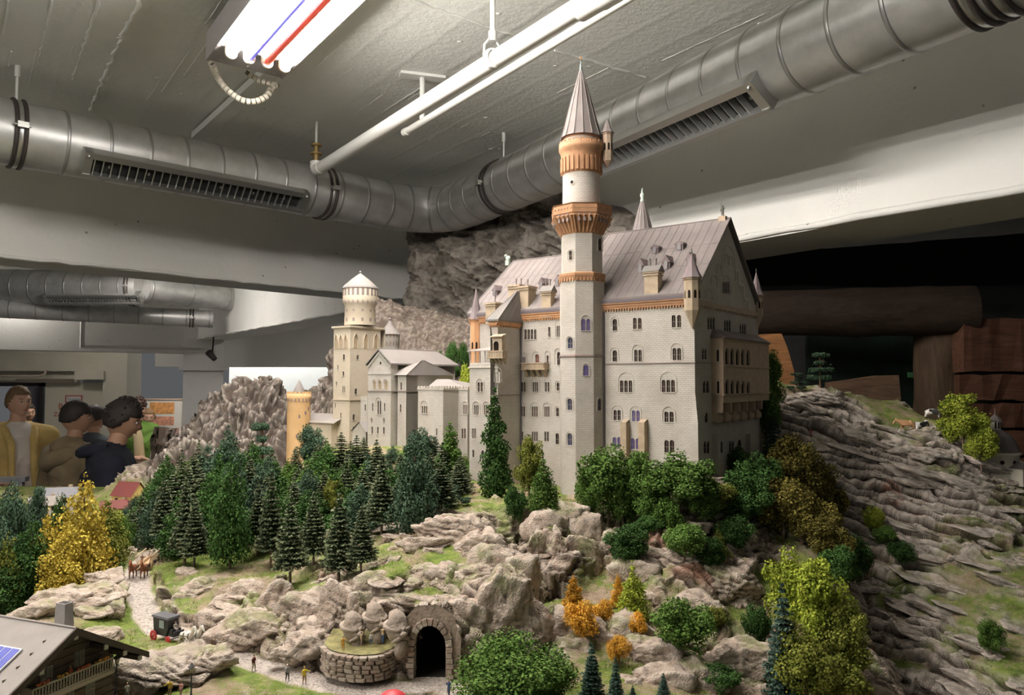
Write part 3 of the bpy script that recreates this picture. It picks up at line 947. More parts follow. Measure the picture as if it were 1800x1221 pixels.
mb.build('cornice',M_OR,castle,'terracotta cornice')
mb=MB()
zG=GX(1240,527).z
fG.bar(mb,-.004,Wd+.004,zG-.010,zG-.004,.0045);fG.corbels(mb,0,Wd,zG-.020,zG-.010,40,.004)
mb.build('cornice',M_BRN,castle)
mb=MB();fF.bar(mb,xL,.002,zE,zE+.007,.0095);mb.build('gutter',M_LEAD,castle,'dark lead gutter')
zs=FY(1222,636).z
course(castle,[(fF,xL,.002,zs),(fG,-.002,Wd+.002,zs)],0)
def gable_roof(x0,x1,y0,y1,ze,zr,m,ov=.006,hipL=0.0,hipR=0.0,seams=12,th=.006,parent=None,axis='x',name='roof'):
 """ridge along x; hip insets pull the ridge ends in"""
 yc=(y0+y1)/2
 a,b=x0-ov,x1+ov
 e0,e1=y0-ov,y1+ov
 r0,r1=a+hipL,b-hipR
 V=[(a,e0,ze),(b,e0,ze),(b,e1,ze),(a,e1,ze),(r0,yc,zr),(r1,yc,zr)]
 mb=MB()
 T=(lambda p:p)if axis=='x' else(lambda p:(p[1],p[0],p[2]))
 fs=[(0,1,5,4),(2,3,4,5),(3,0,4)if hipL>.001 else(0,4,3,4)[:0],(1,2,5)if hipR>.001 else(),(0,3,2,1)]
 V=[T(p)for p in V]
 V2=[(p[0],p[1],p[2]+th)for p in V]
 mb.add(V2,[f for f in fs[:4]if f])
 mb.add(V,[(4,5,1,0),(5,4,3,2)])
 for i,j in((0,1),(2,3)):mb.add([V[i],V[j],V2[j],V2[i]],[(0,1,2,3)])
 for i,j in((1,5),(5,2),(3,4),(4,0)):mb.add([V[i],V[j],V2[j],V2[i]],[(0,1,2,3)])
 for k in range(seams+1):
  f=k/seams
  for e in(e0,e1):
   xb=a+(b-a)*f
   xt=min(max(xb,r0),r1)
   top=1.0
   if xb<r0 and hipL>0:top=(xb-a)/hipL;xt=xb
   if xb>r1 and hipR>0:top=(b-xb)/hipR;xt=xb
   p=Vector(T((xb,e,ze+th)));q=Vector(T((xt,e+(yc-e)*top,ze+th+(zr-ze)*top)))
   if(q-p).length>.004:mb.tube(p,q,.0009,n=4,caps=False)
 for f in(.36,.64):
  p=Vector(T((a+(b-a)*0+hipL*f,e0+(yc-e0)*f,ze+th+(zr-ze)*f)));q=Vector(T((b-hipR*f,e0+(yc-e0)*f,ze+th+(zr-ze)*f)))
  mb.tube(p,q,.0007,n=4,caps=False)
 for p,q in((V2[4],V2[5]),(V2[0],V2[4]),(V2[3],V2[4]),(V2[1],V2[5]),(V2[2],V2[5])):
  if(Vector(p)-Vector(q)).length>.003:mb.tube(p,q,.0022,n=6)
 return mb.build(name,m,parent or castle)
roofE=gable_roof(FY(1066,440,yR).x,0.0,0,Wd,zE+.006,zR,M_ROOF,ov=.007,hipL=.012,seams=16)
ridge_z=zR+.006
p=GX(1274,392)
mb=MB();mb.box((p.x-.022,yR-.008,ridge_z-.012),(p.x-.004,yR+.008,ridge_z+.006));mb.build('pedestal',M_BRN,castle)
def statue(mb,p,h,mi=0):
 p=Vector(p)
 mb.tube(p,p+Vector((0,0,h*.12)),h*.13,h*.1,8,mi=mi)
 for s in(-1,1):mb.tube(p+Vector((s*h*.05,0,h*.1)),p+Vector((s*h*.045,0,h*.45)),h*.045,h*.06,6,mi=mi)
 mb.tube(p+Vector((0,0,h*.42)),p+Vector((0,0,h*.72)),h*.09,h*.12,8,mi=mi)
 mb.ball(p+Vector((0,0,h*.84)),h*.075,8,6,mi=mi)
 mb.tube(p+Vector((-h*.1,0,h*.68)),p+Vector((-h*.16,-h*.05,h*.45)),h*.045,h*.03,6,mi=mi)
 mb.tube(p+Vector((h*.1,0,h*.68)),p+Vector((h*.2,-h*.03,h*.62)),h*.045,h*.03,6,mi=mi)
M_BRZ=mat('verdigris_bronze',(.13,.13,.11),.5,metal=.5,noise=.3,nscale=90)
mb=MB();q_=(p.x-.013,yR,ridge_z+.006);statue(mb,q_,.032);mb.tube((q_[0]-.004,yR,q_[2]),(q_[0]-.004,yR,q_[2]+.062),.0007,n=5)
mb.build('knight_statue',M_BRZ,castle,'bronze knight with lance on the gable')
def dormer(px,py,w,h,y_side=-1,m=None,parent=None,round_=False):
 """roof dormer on the front slope, px/py its front foot"""
 n=Vector((0,-(zR-zE),yR)).normalized()
 d=lray(px,py);o=Vector((0,0,zE+.012))
 q=_eye+d*((o-_eye).dot(n)/d.dot(n))
 mb=MB()
 x,y,z=q
 L=h*1.0
 mb.box((x-w/2,y,z-.002),(x+w/2,y+L,z+h*.62))
 rw=w*.64
 V=[(x-rw,y-.003,z+h*.5),(x+rw,y-.003,z+h*.5),(x,y-.003,z+h)]
 V+=[(a,y+L*1.25,c)for a,b,c in V]
 if round_:
  V0=[(x+rw*math.cos(PI*i/8),y-.003,z+h*.55+rw*.7*math.sin(PI*i/8))for i in range(9)]
  k=9;V=V0+[(a,y+L*1.2,c)for a,b,c in V0]
  mb.add(V,[(i,i+1,k+i+1,k+i)for i in range(k-1)]+[tuple(range(k))])
 else:mb.add(V,[(0,1,2),(0,2,5,3),(1,4,5,2),(0,3,4,1)])
 mb.add([(x-w*.25,y-.0035,z+.002),(x+w*.25,y-.0035,z+.002),(x+w*.25,y-.0035,z+h*.5),(x,y-.0035,z+h*.66),(x-w*.25,y-.0035,z+h*.5)],[(0,1,2,3,4)],mi=1)
 return mb.build('dormer',[m or M_ROOFD,mat('dormer_glass',(.2,.19,.19),.3)],parent)
dormer(1126,481,.018,.040,parent=roofE);dormer(1171,475,.019,.039,parent=roofE);dormer(1212,470,.016,.038,parent=roofE)
dormer(1151.5,446,.019,.027,parent=roofE,round_=True);dormer(1194.5,440,.020,.027,parent=roofE,round_=True)
def chimney(px,pyb,pyt,wpx,y,m=M_TAN,pots=2,gable=True,parent=None,d=None):
 if y is None:
  n=Vector((0,-(zR-zE),yR)).normalized();d_=lray(px,pyb);o_=Vector((0,0,zE+.012));y=(_eye+d_*((o_-_eye).dot(n)/d_.dot(n))).y
 q=FY(px,pyb,y);t_=FY(px,pyt,y);w=abs(FY(px+wpx/2,pyb,y).x-FY(px-wpx/2,pyb,y).x)
 d=d or w*1.25
 mb=MB();x,z0,z1=q.x,q.z,t_.z
 hh=z1-z0
 mb.box((x-w/2,y,z0-.02),(x+w/2,y+d,z1))
 mb.box((x-w/2-.0022,y-.0022,z1-.010),(x+w/2+.0022,y+d+.0022,z1-.006));mb.box((x-w/2-.0035,y-.0035,z1-.004),(x+w/2+.0035,y+d+.0035,z1+.001))
 for i in range(6):
  xx=x-w/2+w*(i+.5)/6;mb.box((xx-.0006,y-.003,z1-.010),(xx+.0006,y,z1-.004))
 zt=z1
 if gable:
  e=.005;V=[(x-w/2-e,y-e,z1),(x+w/2+e,y-e,z1),(x+w/2+e,y+d+e,z1),(x-w/2-e,y+d+e,z1),(x-w/2-e,y+d/2,z1+.017),(x+w/2+e,y+d/2,z1+.017)]
  mb.add(V,[(0,1,5,4),(2,3,4,5),(3,0,4),(1,2,5),(0,3,2,1)],mi=1);zt=z1+.012
 for i in range(pots):
  xx=x+(i-(pots-1)/2)*w*.45
  mb.tube((xx,y+d/2,zt),(xx,y+d/2,zt+.020),.0018,n=8,mi=1);mb.tube((xx,y+d/2,zt+.017),(xx,y+d/2,zt+.021),.0026,.0022,n=8,mi=1)
  if not gable:mb.tube((xx,y+d/2,z1),(xx,y+d/2,z1+.007),.0035,.002,8,mi=1)
 return mb.build('chimney',[m,M_ROOFG if gable else M_ROOFD],parent or castle)
chimney(1144.5,521,477,24,None,parent=roofE,d=.024)
def turret(parent,c,R,z0,z1,zc,n=8,m=M_TAN,mr=M_ROOFD,name='corner_turret',finial=True,merlons=False,ztail=None):
 x,y=c
 prof=[]
 if ztail is not None:prof+=[(.0015,ztail),(R*.55,ztail+(z0-ztail)*.5),(R*1.02,z0)]
 else:prof+=[(R,z0)]
 prof+=[(R,z1-.006),(R*1.12,z1-.004),(R*1.12,z1)]
 mb=MB();mb.lathe(prof,n,(x,y,0),smooth=n>10,a0=PI/n)
 mb.lathe([(R*1.28,z1),(R*.86,z1+(zc-z1)*.25),(R*.42,z1+(zc-z1)*.65),(.0008,zc)],max(n,8),(x,y,0),smooth=False,mi=1,a0=PI/n)
 if finial:
  mb.tube((x,y,zc-.004),(x,y,zc+.010),.0009,n=6,mi=2);mb.ball((x,y,zc+.003),.0024,8,6,mi=2);mb.ball((x,y,zc+.009),.0014,6,5,mi=2)
 if merlons:
  for i in range(n*2):
   t=2*PI*i/(n*2);q=Matrix.Translation((x+R*1.1*math.cos(t),y+R*1.1*math.sin(t),z1))@Matrix.Rotation(t,4,'Z')
   mb.box((-.001,-.0016,-.001),(.001,.0016,.004),q)
 for k in range(4):
  t=-PI/2-PI/4+k*PI/4
  if n==8 or n>10:
   q=Matrix.Translation((x,y,(z0+z1)/2))@Matrix.Rotation(t,4,'Z');rr_=R*(math.cos(PI/n)if n==8 else 1)
   mb.add([q@Vector((rr_+.0004,a,b))for a,b in((-R*.17,-.010),(R*.17,-.010),(R*.17,.006),(0,.010),(-R*.17,.006))],[(0,1,2,3,4)],mi=3)
 return mb.build(name,[m,mr,M_BRZ,M_GLASS],parent)
tp=FY(1216,487,0)
tz=lambda py,c:FY(1216,py,c).z
turret(castle,(-.003,-.003),.0185,tz(546,0),tz(489,0),tz(445,0),ztail=tz(578,0))
gy=GX(1334,520)
turret(castle,(-.003,Wd),.0165,GX(1330,552,0).z,GX(1330,519,0).z,GX(1330,478,0).z,ztail=GX(1330,580,0).z)
mb=MB()
for px,w in((1101.5,10.5),(1133,11)):
 q=FY(px,737);w_=abs(FY(px+w/2,760).x-FY(px-w/2,760).x)
 mb=MB();mb.box((q.x-w_/2,-.018,ZB0),(q.x+w_/2,.002,q.z-.006),taper=0)
 mb.add([(q.x-w_/2,-.018,q.z-.006),(q.x+w_/2,-.018,q.z-.006),(q.x+w_/2,.002,q.z+.002),(q.x-w_/2,.002,q.z+.002)],[(0,1,2,3)])
 mb.build('buttress',M_TAN,hallO,'tan stone buttress')
mb=MB();zt_=FY(1218,690).z;zm_=FY(1218,742).z
V=[(-.012,-.001,zt_),(.012,-.001,zt_-.03),(.001,.012,zt_-.03)]
mb.box((-.010,-.012,ZB0),(.012,.02,zm_),taper=.002);mb.add([(-.008,-.010,zm_),(.010,-.010,zm_),(.010,.018,zm_),(-.008,.018,zm_),(.0,.0,zt_)],[(0,1,4),(1,2,4),(2,3,4),(3,0,4)])
mb.build('buttress',M_ST,hallO)
for px in(1256,1313):
 q=GX(px,762);mb=MB();mb.box((-.002,q.y-.008,ZB0),(.012,q.y+.008,q.z));mb.build('buttress',M_ST,hallO)
mb=MB();q=GX(1334,720);mb.add([(-.01,Wd-.01,ZB0),(.02,Wd-.01,ZB0),(.02,Wd+.02,ZB0),(-.01,Wd+.02,ZB0),(-.003,Wd+.002,q.z)],[(0,1,4),(1,2,4),(2,3,4),(3,0,4)]);mb.build('buttress',M_ST,hallO)
ya,yb=GX(1250,640).y,Wd-.004
dO=.001
while FY(1271,640,ya).x-dO>0 and dO<.12:dO+=.001
dO=min(dO,.075)
zt,zb=GX(1262,592,dO).z,FY(1262,695,ya).z
zl0=FY(1271,742,ya).z
mb=MB()
fO=Face((dO,0,0),Y_,X_,[(ya,zb),(yb,zb),(yb,zt),(ya,zt)])
for i in range(5):pass
R=fO.row
fO.win([(1275+9.4*i,1280.5+9.2*i,611+i*.8,640+i*.5)for i in range(5)],hood=None,sill=True,frame=False)
fO.win([(1275.5+9.4*i,1281+9.2*i,666+i*.9,692+i*.4)for i in range(5)],hood=None,sill=True,frame=False)
fO.emit(mb,.004)
fS=Face((0,ya,0),X_,-Y_,[(0,zb),(dO,zb),(dO,zt),(0,zt)])
fS.row(1259.5,1264,614,635,1,frame=False);fS.row(1260,1264.5,669,691,1,frame=False)
fS.emit(mb,.003)
mb.add([(0,yb,zb),(dO,yb,zb),(dO,yb,zt),(0,yb,zt),(0,ya,zb),(dO,ya,zb)],[(0,1,2,3),(0,4,5,1)])
for k in range(6):
 y0=ya+(yb-ya)*k/6
 mb.box((0,y0,zl0),(dO*.45,y0+.006,zb));mb.box((dO*.4,y0,zl0+(zb-zl0)*.35),(dO*.9,y0+.006,zb))
 yc=y0+(yb-ya)/12
 mb.ball((dO*.22,yc,zl0+.006),(dO*.25,(yb-ya)/14,.012),8,6)
mb.box((0,ya,zl0+(zb-zl0)*.72),(dO*.97,yb,zb))
for z in(zb+.001,fO.st(1290,645)[1],zt-.004):mb.box((0,ya-.003,z),(dO+.003,yb+.002,z+.003))
lg=mb.build('loggia',M_BRN,castle,'brown stone two storey loggia')
fO.windows(lg,.004);fS.windows(lg,.003)
mb=MB();V=[(0,ya-.006,zt),(dO+.008,ya-.006,zt),(dO+.008,yb+.004,zt),(0,yb+.004,zt),(0,ya+.01,zt+.022),(0,yb,zt+.022)]
mb.add(V,[(0,1,4),(1,2,5,4),(2,3,5),(0,3,2,1)]);mb.build('loggia_roof',M_ROOFD,lg)
tc=FY(1023.5,700,-.012)
TX,TYY=tc.x,-.012
def TZ(py):return FY(1023.5,py,TYY).z
def TR(px0,px1,py=600):
 a,b=lray(px0,py),lray(px1,py)
 ang=math.acos(max(-1,min(1,Vector((a.x,a.y)).normalized().dot(Vector((b.x,b.y)).normalized()))))
 D=math.hypot(TX-_eye.x,TYY-_eye.y)
 return D*math.sin(ang/2)
tw=MB()
rS=TR(985.5,1062)/math.cos(PI/8)*.985
rU=TR(989,1060)/math.cos(PI/8)*.98
A0=math.atan2(_eye.y-TYY,_eye.x-TX)+math.radians(6)
tfaces=[]
zb_,zc1,zc2=1.60,TZ(626),TZ(489)
for k in range(8):
 t0,t1=A0+PI/8*(2*k-1),A0+PI/8*(2*k+1)
 for(ra,rb,z0,z1,tag_)in((rS,rS,zb_,zc2,'low'),(rU,rU,zc2,TZ(408),'up')):
  p0=Vector((TX+ra*math.cos(t0),TYY+ra*math.sin(t0),0));p1=Vector((TX+ra*math.cos(t1),TYY+ra*math.sin(t1),0))
  n=Vector((math.cos((t0+t1)/2),math.sin((t0+t1)/2),0))
  f=Face(p0,p1-p0,n,[(0,z0),((p1-p0).length,z0),((p1-p0).length,z1),(0,z1)])
  tfaces.append((k,tag_,f))
def face_at(px,py,tag_):
 best=None
 for k,tg,f in tfaces:
  if tg!=tag_:continue
  d=lray(px,py)
  if d.dot(f.n)>=0:continue
  s,t=f.st(px,py)
  if 0<=s<=f.outline[1][0]and f.outline[0][1]<=t<=f.outline[2][1]:best=f
 return best
for(px0,px1,py0,py1,n,tg,hood,m)in((998,1007,592,612,1,'low',1,M_GLASSB),(997.5,1006,700,720,1,'low',1,M_GLASSB),(997.5,1006,761,782,1,'low',1,M_GLASSB),(1022.5,1037,560,581,2,'low',(1021,1039,554,580),M_VIO),(1026,1034.5,641,660,1,'low',1,M_VIO),(1051,1056,700,721,1,'low',1,M_GLASSB),(1000.5,1006,440,457,1,'up',1,M_GLASS),(1052,1057,419,440,1,'up',1,M_GLASS)):
 f=face_at((px0+px1)/2,(py0+py1)/2,tg)
 if f is None:print('no tower face',px0,py0);continue
 if hood==1:hood=(px0-2,px1+2,py0-2.5,py1)
 f.row(px0,px1,py0,py1,n,gap=.4,hood=hood,m=m)
for k,tg,f in tfaces:f.emit(tw)
twO=tw.build('tall_tower',M_ST,castle,'tall octagonal tower')
for k,tg,f in tfaces:f.windows(twO)
def octa(mb,prof,n=8,mi=0,smooth=False):mb.lathe(prof,n,(TX,TYY,0),smooth=smooth,mi=mi,a0=A0-PI/n)
mb=MB();octa(mb,[(rS*1.0,TZ(497)),(rS*1.02,TZ(494)),(rS*1.06,TZ(488)),(rS*1.06,TZ(484)),(rU,TZ(482))])
for k in range(8):
 for i in range(5):
  t0,t1=A0+PI/8*(2*k-1),A0+PI/8*(2*k+1);f_=(i+.5)/5
  p=Vector((TX+rS*math.cos(t0),TYY+rS*math.sin(t0),TZ(495))).lerp(Vector((TX+rS*math.cos(t1),TYY+rS*math.sin(t1),TZ(495))),f_)
  q=Matrix.Translation(p)@Matrix.Rotation((t0+t1)/2,4,'Z');mb.box((-.001,-.0025,-.004),(.003,.0025,.004),q)
mb.build('tower_cornice',M_OR,twO,'terracotta tower cornice')
mb=MB();octa(mb,[(rS,TZ(629)),(rS*1.035,TZ(627.5)),(rS*1.035,TZ(625)),(rS,TZ(623.5))]);mb.build('string_course',M_DTRIM,twO)
rB=TR(973.5,1077)/math.cos(PI/8)*.97
mb=MB();octa(mb,[(rU*1.0,TZ(416)),(rU*1.12,TZ(408)),(rB*.99,TZ(388)),(rB*.99,TZ(384)),(rB*1.02,TZ(383)),(rB*1.02,TZ(371)),(rB*1.0,TZ(369)),(rB*1.04,TZ(367)),(rB*.93,TZ(366)),(rB*.93,TZ(380)),(rU*.7,TZ(380))])
for k in range(8):
 t0,t1=A0+PI/8*(2*k-1),A0+PI/8*(2*k+1)
 for i in range(5):
  f_=i/4
  for ra,rb,z0,z1 in((rU*1.03,rB*1.02,TZ(413),TZ(387)),):
   pa=Vector((TX+ra*math.cos(t0),TYY+ra*math.sin(t0),z0)).lerp(Vector((TX+ra*math.cos(t1),TYY+ra*math.sin(t1),z0)),.08+f_*.84)
   pb=Vector((TX+rb*math.cos(t0),TYY+rb*math.sin(t0),z1)).lerp(Vector((TX+rb*math.cos(t1),TYY+rb*math.sin(t1),z1)),.06+f_*.88)
   mb.tube(pa,pb,.0026,.0032,6)
 n=Vector((math.cos((t0+t1)/2),math.sin((t0+t1)/2),0))
 for i in range(6):
  f_=(i+.5)/6
  p=Vector((TX+rB*1.02*math.cos(t0),TYY+rB*1.02*math.sin(t0),TZ(375))).lerp(Vector((TX+rB*1.02*math.cos(t1),TYY+rB*1.02*math.sin(t1),TZ(375))),f_)
  q=Matrix.Translation(p)@Matrix.Rotation((t0+t1)/2,4,'Z')@Matrix.Rotation(PI/4,4,'X');mb.box((-.001,-.002,-.002),(.0012,.002,.002),q)
mb.build('tower_balcony',M_OR,twO,'terracotta balcony on corbels')
mb=MB()
for k in range(8):
 t=A0+PI/4*k
 for i in(-1,0,1):
  q=Matrix.Translation((TX,TYY,TZ(391)))@Matrix.Rotation(t,4,'Z')
  r_=rB*math.cos(PI/8)*.985
  w_=.0028;cx=i*.0135
  mb.box((r_-.004,cx-w_,-.010),(r_+.0014,cx+w_,.011),q)
mb.build('corbel_niche',M_DTRIM,twO)
r1_=TR(989.5,1057)
mb=MB();mb.lathe([(r1_,TZ(380)),(r1_*.985,TZ(300))],40,(TX,TYY,0));up_=mb.build('upper_shaft',M_ST,twO)
mb=MB()
d=lray(1006.5,327);
th=math.atan2(_eye.y-TYY,_eye.x-TX)
q=Matrix.Translation((TX,TYY,TZ(327)))@Matrix.Rotation(th-.5,4,'Z')
for rr_,o_2,mi in((.007,.0012,0),(.0042,.0016,1)):
 mb.add([q@Vector((r1_*.99+o_2,rr_*math.cos(2*PI*i/14),rr_*math.sin(2*PI*i/14)))for i in range(14)],[tuple(range(14))],mi=mi)
mb.build('round_window',[M_TRIM,M_GLASS],twO)
r2=TR(986,1061)
mb=MB();mb.lathe([(r1_*.99,TZ(309)),(r1_*1.05,TZ(305)),(r1_*1.06,TZ(278)),(r2*1.0,TZ(270)),(r2*1.06,TZ(266)),(r2*1.06,TZ(256)),(r2*.97,TZ(256)),(r2*.97,TZ(264)),(r1_*.6,TZ(264))],40,(TX,TYY,0))
for k in range(26):
 t=2*PI*k/26;q=Matrix.Translation((TX,TYY,0))@Matrix.Rotation(t,4,'Z')
 mb.box((r1_*1.04,-.0032,TZ(306)),(r2*1.0,.0032,TZ(281)),q)
 mb.box((r2*.98,-.0055,TZ(259)),(r2*1.06,.0055,TZ(252.5)),q,taper=.0006)
mb.build('machicolation',M_OR,twO,'terracotta machicolation with battlement')
r3=TR(992.5,1057)
mb=MB();mb.lathe([(r3,TZ(264)),(r3,TZ(244))],36,(TX,TYY,0));mb.build('lantern_wall',M_ST,twO)
mb=MB();mb.lathe([(r3*1.0,TZ(247)),(r3*1.06,TZ(242)),(r3*1.06,TZ(238))],36,(TX,TYY,0));mb.build('eaves_band',M_OR,twO)
r4=TR(987.5,1060)
mb=MB();n=14
mb.lathe([(r4*1.03,TZ(244)),(r4*.99,TZ(241)),(r4*.86,TZ(225)),(r4*.47,TZ(172)),(.0035,TZ(124))],n,(TX,TYY,0),smooth=False,a0=A0)
for k in range(n):
 t=A0+2*PI*k/n
 pts=[(TX+r*math.cos(t),TYY+r*math.sin(t),TZ(py))for r,py in((r4*1.03,243),(r4*.86,225),(r4*.47,172),(.0035,124))]
 mb.path(pts,.0013,5)
mb.build('cone_roof',M_ROOF,twO,'grey cone roof with standing seams')
mb=MB();mb.lathe([(.0045,TZ(126)),(.0028,TZ(122)),(.0042,TZ(119)),(.0018,TZ(116)),(.003,TZ(114)),(.0009,TZ(111)),(.0008,TZ(105))],10,(TX,TYY,0))
mb.build('finial',mat('verdigris',(.20,.25,.21),.5,metal=.3),twO)
st_=FY(1067.5,250,.02)
turret(twO,(st_.x,.02),TR(1058,1077.5),TZ(285),TZ(236),TZ(209),m=M_BRN,mr=M_ROOF,n=8,ztail=TZ(296),name='side_turret',finial=False)
sp_=FY(1047,362,TYY-rB*.86)
zW=FY(960,549).z
xW0=FY(838,600,.03).x
yW=0.0
WdW=Wd*.86
ww=MB()
xA=FY(891,600,0).x
fW=Face((0,0,0),X_,-Y_,[(xW0,ZB0),(xL+.02,ZB0),(xL+.02,zW),(xW0,zW)])
R=fW.row
R(922,943,578,596,4,gap=.35);R(963.8,967.6,574,592,1);R(978.5,984.5,572,592,2,gap=.3,hood=(976.5,988,561,591))
R(918.5,924,627,641,2,gap=.3,hood=(916,927,619,640));R(941,948,622,640,1,hood=(936,950,617,640),m=mat('red_door',(.20,.08,.05),.5));R(961,965,624,639,1,hood=(958.5,967,616,639));R(979.5,985,618,641,1,hood=(975.5,988,611,641))
R(916.7,924,671,688,2,gap=.3,hood=(915.5,926,664,687));R(936.7,946,671,688,3,gap=.3,hood=(934.5,948.5,663.5,687));R(958,966,671,688,2,gap=.35,hood=(956.5,968,663.5,687));R(978.7,983.5,672,686,1,hood=(976.5,985.5,669,685))
R(916,923.3,713.7,731.5,2,gap=.3,hood=(914.5,925,707,731));R(935,945.5,713.7,732,3,gap=.3,hood=(932.5,948,706.5,731));R(957,966,714,732,3,gap=.3,hood=(955,968.5,707,731));R(977.7,982.7,716,731,1,hood=(976,985,713,730))
R(914,920,758,774,2,gap=.3);R(935,945.5,758,775,3,gap=.3);R(957,965,758,775,2,gap=.3);R(976.7,982.7,761,780,1)
fW.emit(ww)
ww.add([(xW0,0,ZB0),(xW0,WdW,ZB0),(xW0,WdW,zW),(xW0,0,zW)],[(0,3,2,1)])
wwO=ww.build('west_wing_wall',M_ST,castle);fW.windows(wwO)
mb=MB();fW.bar(mb,xW0,xL+.02,zW-.010,zW-.004,.006);fW.bar(mb,xW0,xL+.02,zW-.0035,zW,.0085);fW.corbels(mb,xW0,xL+.02,zW-.020,zW-.010,60,.0045)
mb.build('cornice',M_ORL,castle,'orange cornice')
mb=MB();fW.bar(mb,xW0,xL+.02,zW,zW+.007,.0095);mb.build('gutter',M_LEAD,castle)
zs=FY(950,694).z
rid=FY(893,468,WdW/2);rid2=FY(985,448,WdW/2)
zRW=(rid.z+rid2.z)/2
xr0=rid.x
roofW=gable_roof(xW0,xL+.05,0,WdW,zW+.006,zRW,M_ROOFL if False else M_ROOF,ov=.006,hipL=max(.02,xr0-xW0),seams=18)
mb=MB();q=Vector((xr0,WdW/2,zRW+.005));mb.box((q.x-.006,q.y-.006,q.z-.01),(q.x+.006,q.y+.006,q.z+.006));mb.ball((q.x,q.y,q.z+.012),(.010,.005,.008),8,6);mb.tube((q.x+.004,q.y,q.z+.008),(q.x+.006,q.y,q.z-.004),.0022,n=6)
mb.ball((q.x-.008,q.y,q.z+.02),.005,8,6)
mb.build('lion_statue',mat('verdigris_light',(.38,.45,.37),.6),castle,'verdigris lion on the ridge end')
zR_,zE_,yR_=zR,zE,yR
zR,zE,yR=zRW,zW,WdW/2
for px,py in((952,509),(980,504),(870,521)):dormer(px,py,.017,.034,parent=roofW)
chimney(960,544,512,16,None,parent=roofW,gable=True,d=.02);chimney(921,544,503,15,None,parent=roofW,gable=False,pots=1);chimney(903,535,501,19,None,parent=roofW,gable=False);chimney(862,556,532,17,None,parent=roofW,gable=False,pots=1)
zR,zE,yR=zR_,zE_,yR_
yP=-.001
while FY(891,650,yP).x>FY(915,650,0).x+0 and yP>-.12:yP-=.001
xP1=FY(915,650,0).x
yP=-.10
for i in range(100):
 if FY(891,650,yP).x>=xP1:break
 yP+=.001
xP0=FY(862,650,yP).x
zP=FY(891,560,yP).z
pb=MB()
fP=Face((0,yP,0),X_,-Y_,[(xP0,ZB0),(xP1,ZB0),(xP1,zP),(xP0,zP)])
fP.row(872.5,879.5,653.7,671.5,2,gap=.3,hood=(869.5,882,646.5,671));fP.row(861,863.5,585,602,1)if False else None
fP.emit(pb)
fP2=Face((xP1,0,0),Y_,X_,[(yP,ZB0),(0,ZB0),(0,zP),(yP,zP)]);fP2.emit(pb)
fP3=Face((xP0,0,0),Y_,-X_,[(yP,ZB0),(0,ZB0),(0,zP),(yP,zP)]);fP3.emit(pb)
pbO=pb.build('stair_block_wall',M_ST,castle);fP.windows(pbO)
mb=MB();fP.bar(mb,xP0-.003,xP1+.003,zP-.011,zP,.005);fP2.bar(mb,yP-.003,0,zP-.011,zP,.005);fP.corbels(mb,xP0,xP1,zP-.019,zP-.010,13,.004);fP2.corbels(mb,yP,0,zP-.019,zP-.010,10,.004)
mb.build('cornice',M_ORL,pbO,'orange cornice')
mb=MB();ap=FY(893,511,yP*.3);e=.009
V=[(xP0-e,yP-e,zP),(xP1+e,yP-e,zP),(xP1+e,.05,zP),(xP0-e,.05,zP),(xP0+(xP1-xP0)*.72,yP*.1,ap.z),(xP1-.004,yP*.1,ap.z),(xP1-.004,.05,ap.z),(xP0+(xP1-xP0)*.72,.05,ap.z)]
mb.add(V,[(0,1,5,4),(1,2,6,5),(2,3,7,6),(3,0,4,7),(4,5,6,7),(0,3,2,1)])
for a,b in((0,4),(1,5),(4,5)):mb.tube(V[a],V[b],.0013,n=5)
for f_ in(.3,.6):mb.tube(Vector(V[0]).lerp(Vector(V[1]),f_),Vector(V[4]).lerp(Vector(V[5]),f_),.0008,n=4);mb.tube(Vector(V[1]).lerp(Vector(V[2]),f_*.6),Vector(V[5]).lerp(Vector(V[6]),f_*.6),.0008,n=4)
for i in range(4):j=(i+1)%4;a,b=Vector(V[i]),Vector(V[j]);mb.add([a,b,b-Vector((0,0,.005)),a-Vector((0,0,.005))],[(0,3,2,1)])
mb.build('stair_roof',M_ROOFG,pbO,'grey pyramid roof')
mb=MB();zs=FY(880,694,yP).z;fP.bar(mb,xP0,xP1,zs-.002,zs,.002);fP2.bar(mb,yP,0,zs-.002,zs,.002);fW.bar(mb,xP1,FY(915,690).x,zs-.002,zs,.002);mb.build('string_course',M_DTRIM,pbO)
mb=MB();mb.tube((xP1+.003,-.002,ZB0),(xP1+.003,-.002,zW),.002,n=6);mb.build('drain_pipe',M_LEAD,pbO)
mb=MB();q=FY(1062.5,700,0);mb.tube((q.x,-.003,ZB0),(q.x,-.003,zE-.02),.0022,n=6);mb.build('drain_pipe',M_LEAD,hallO)
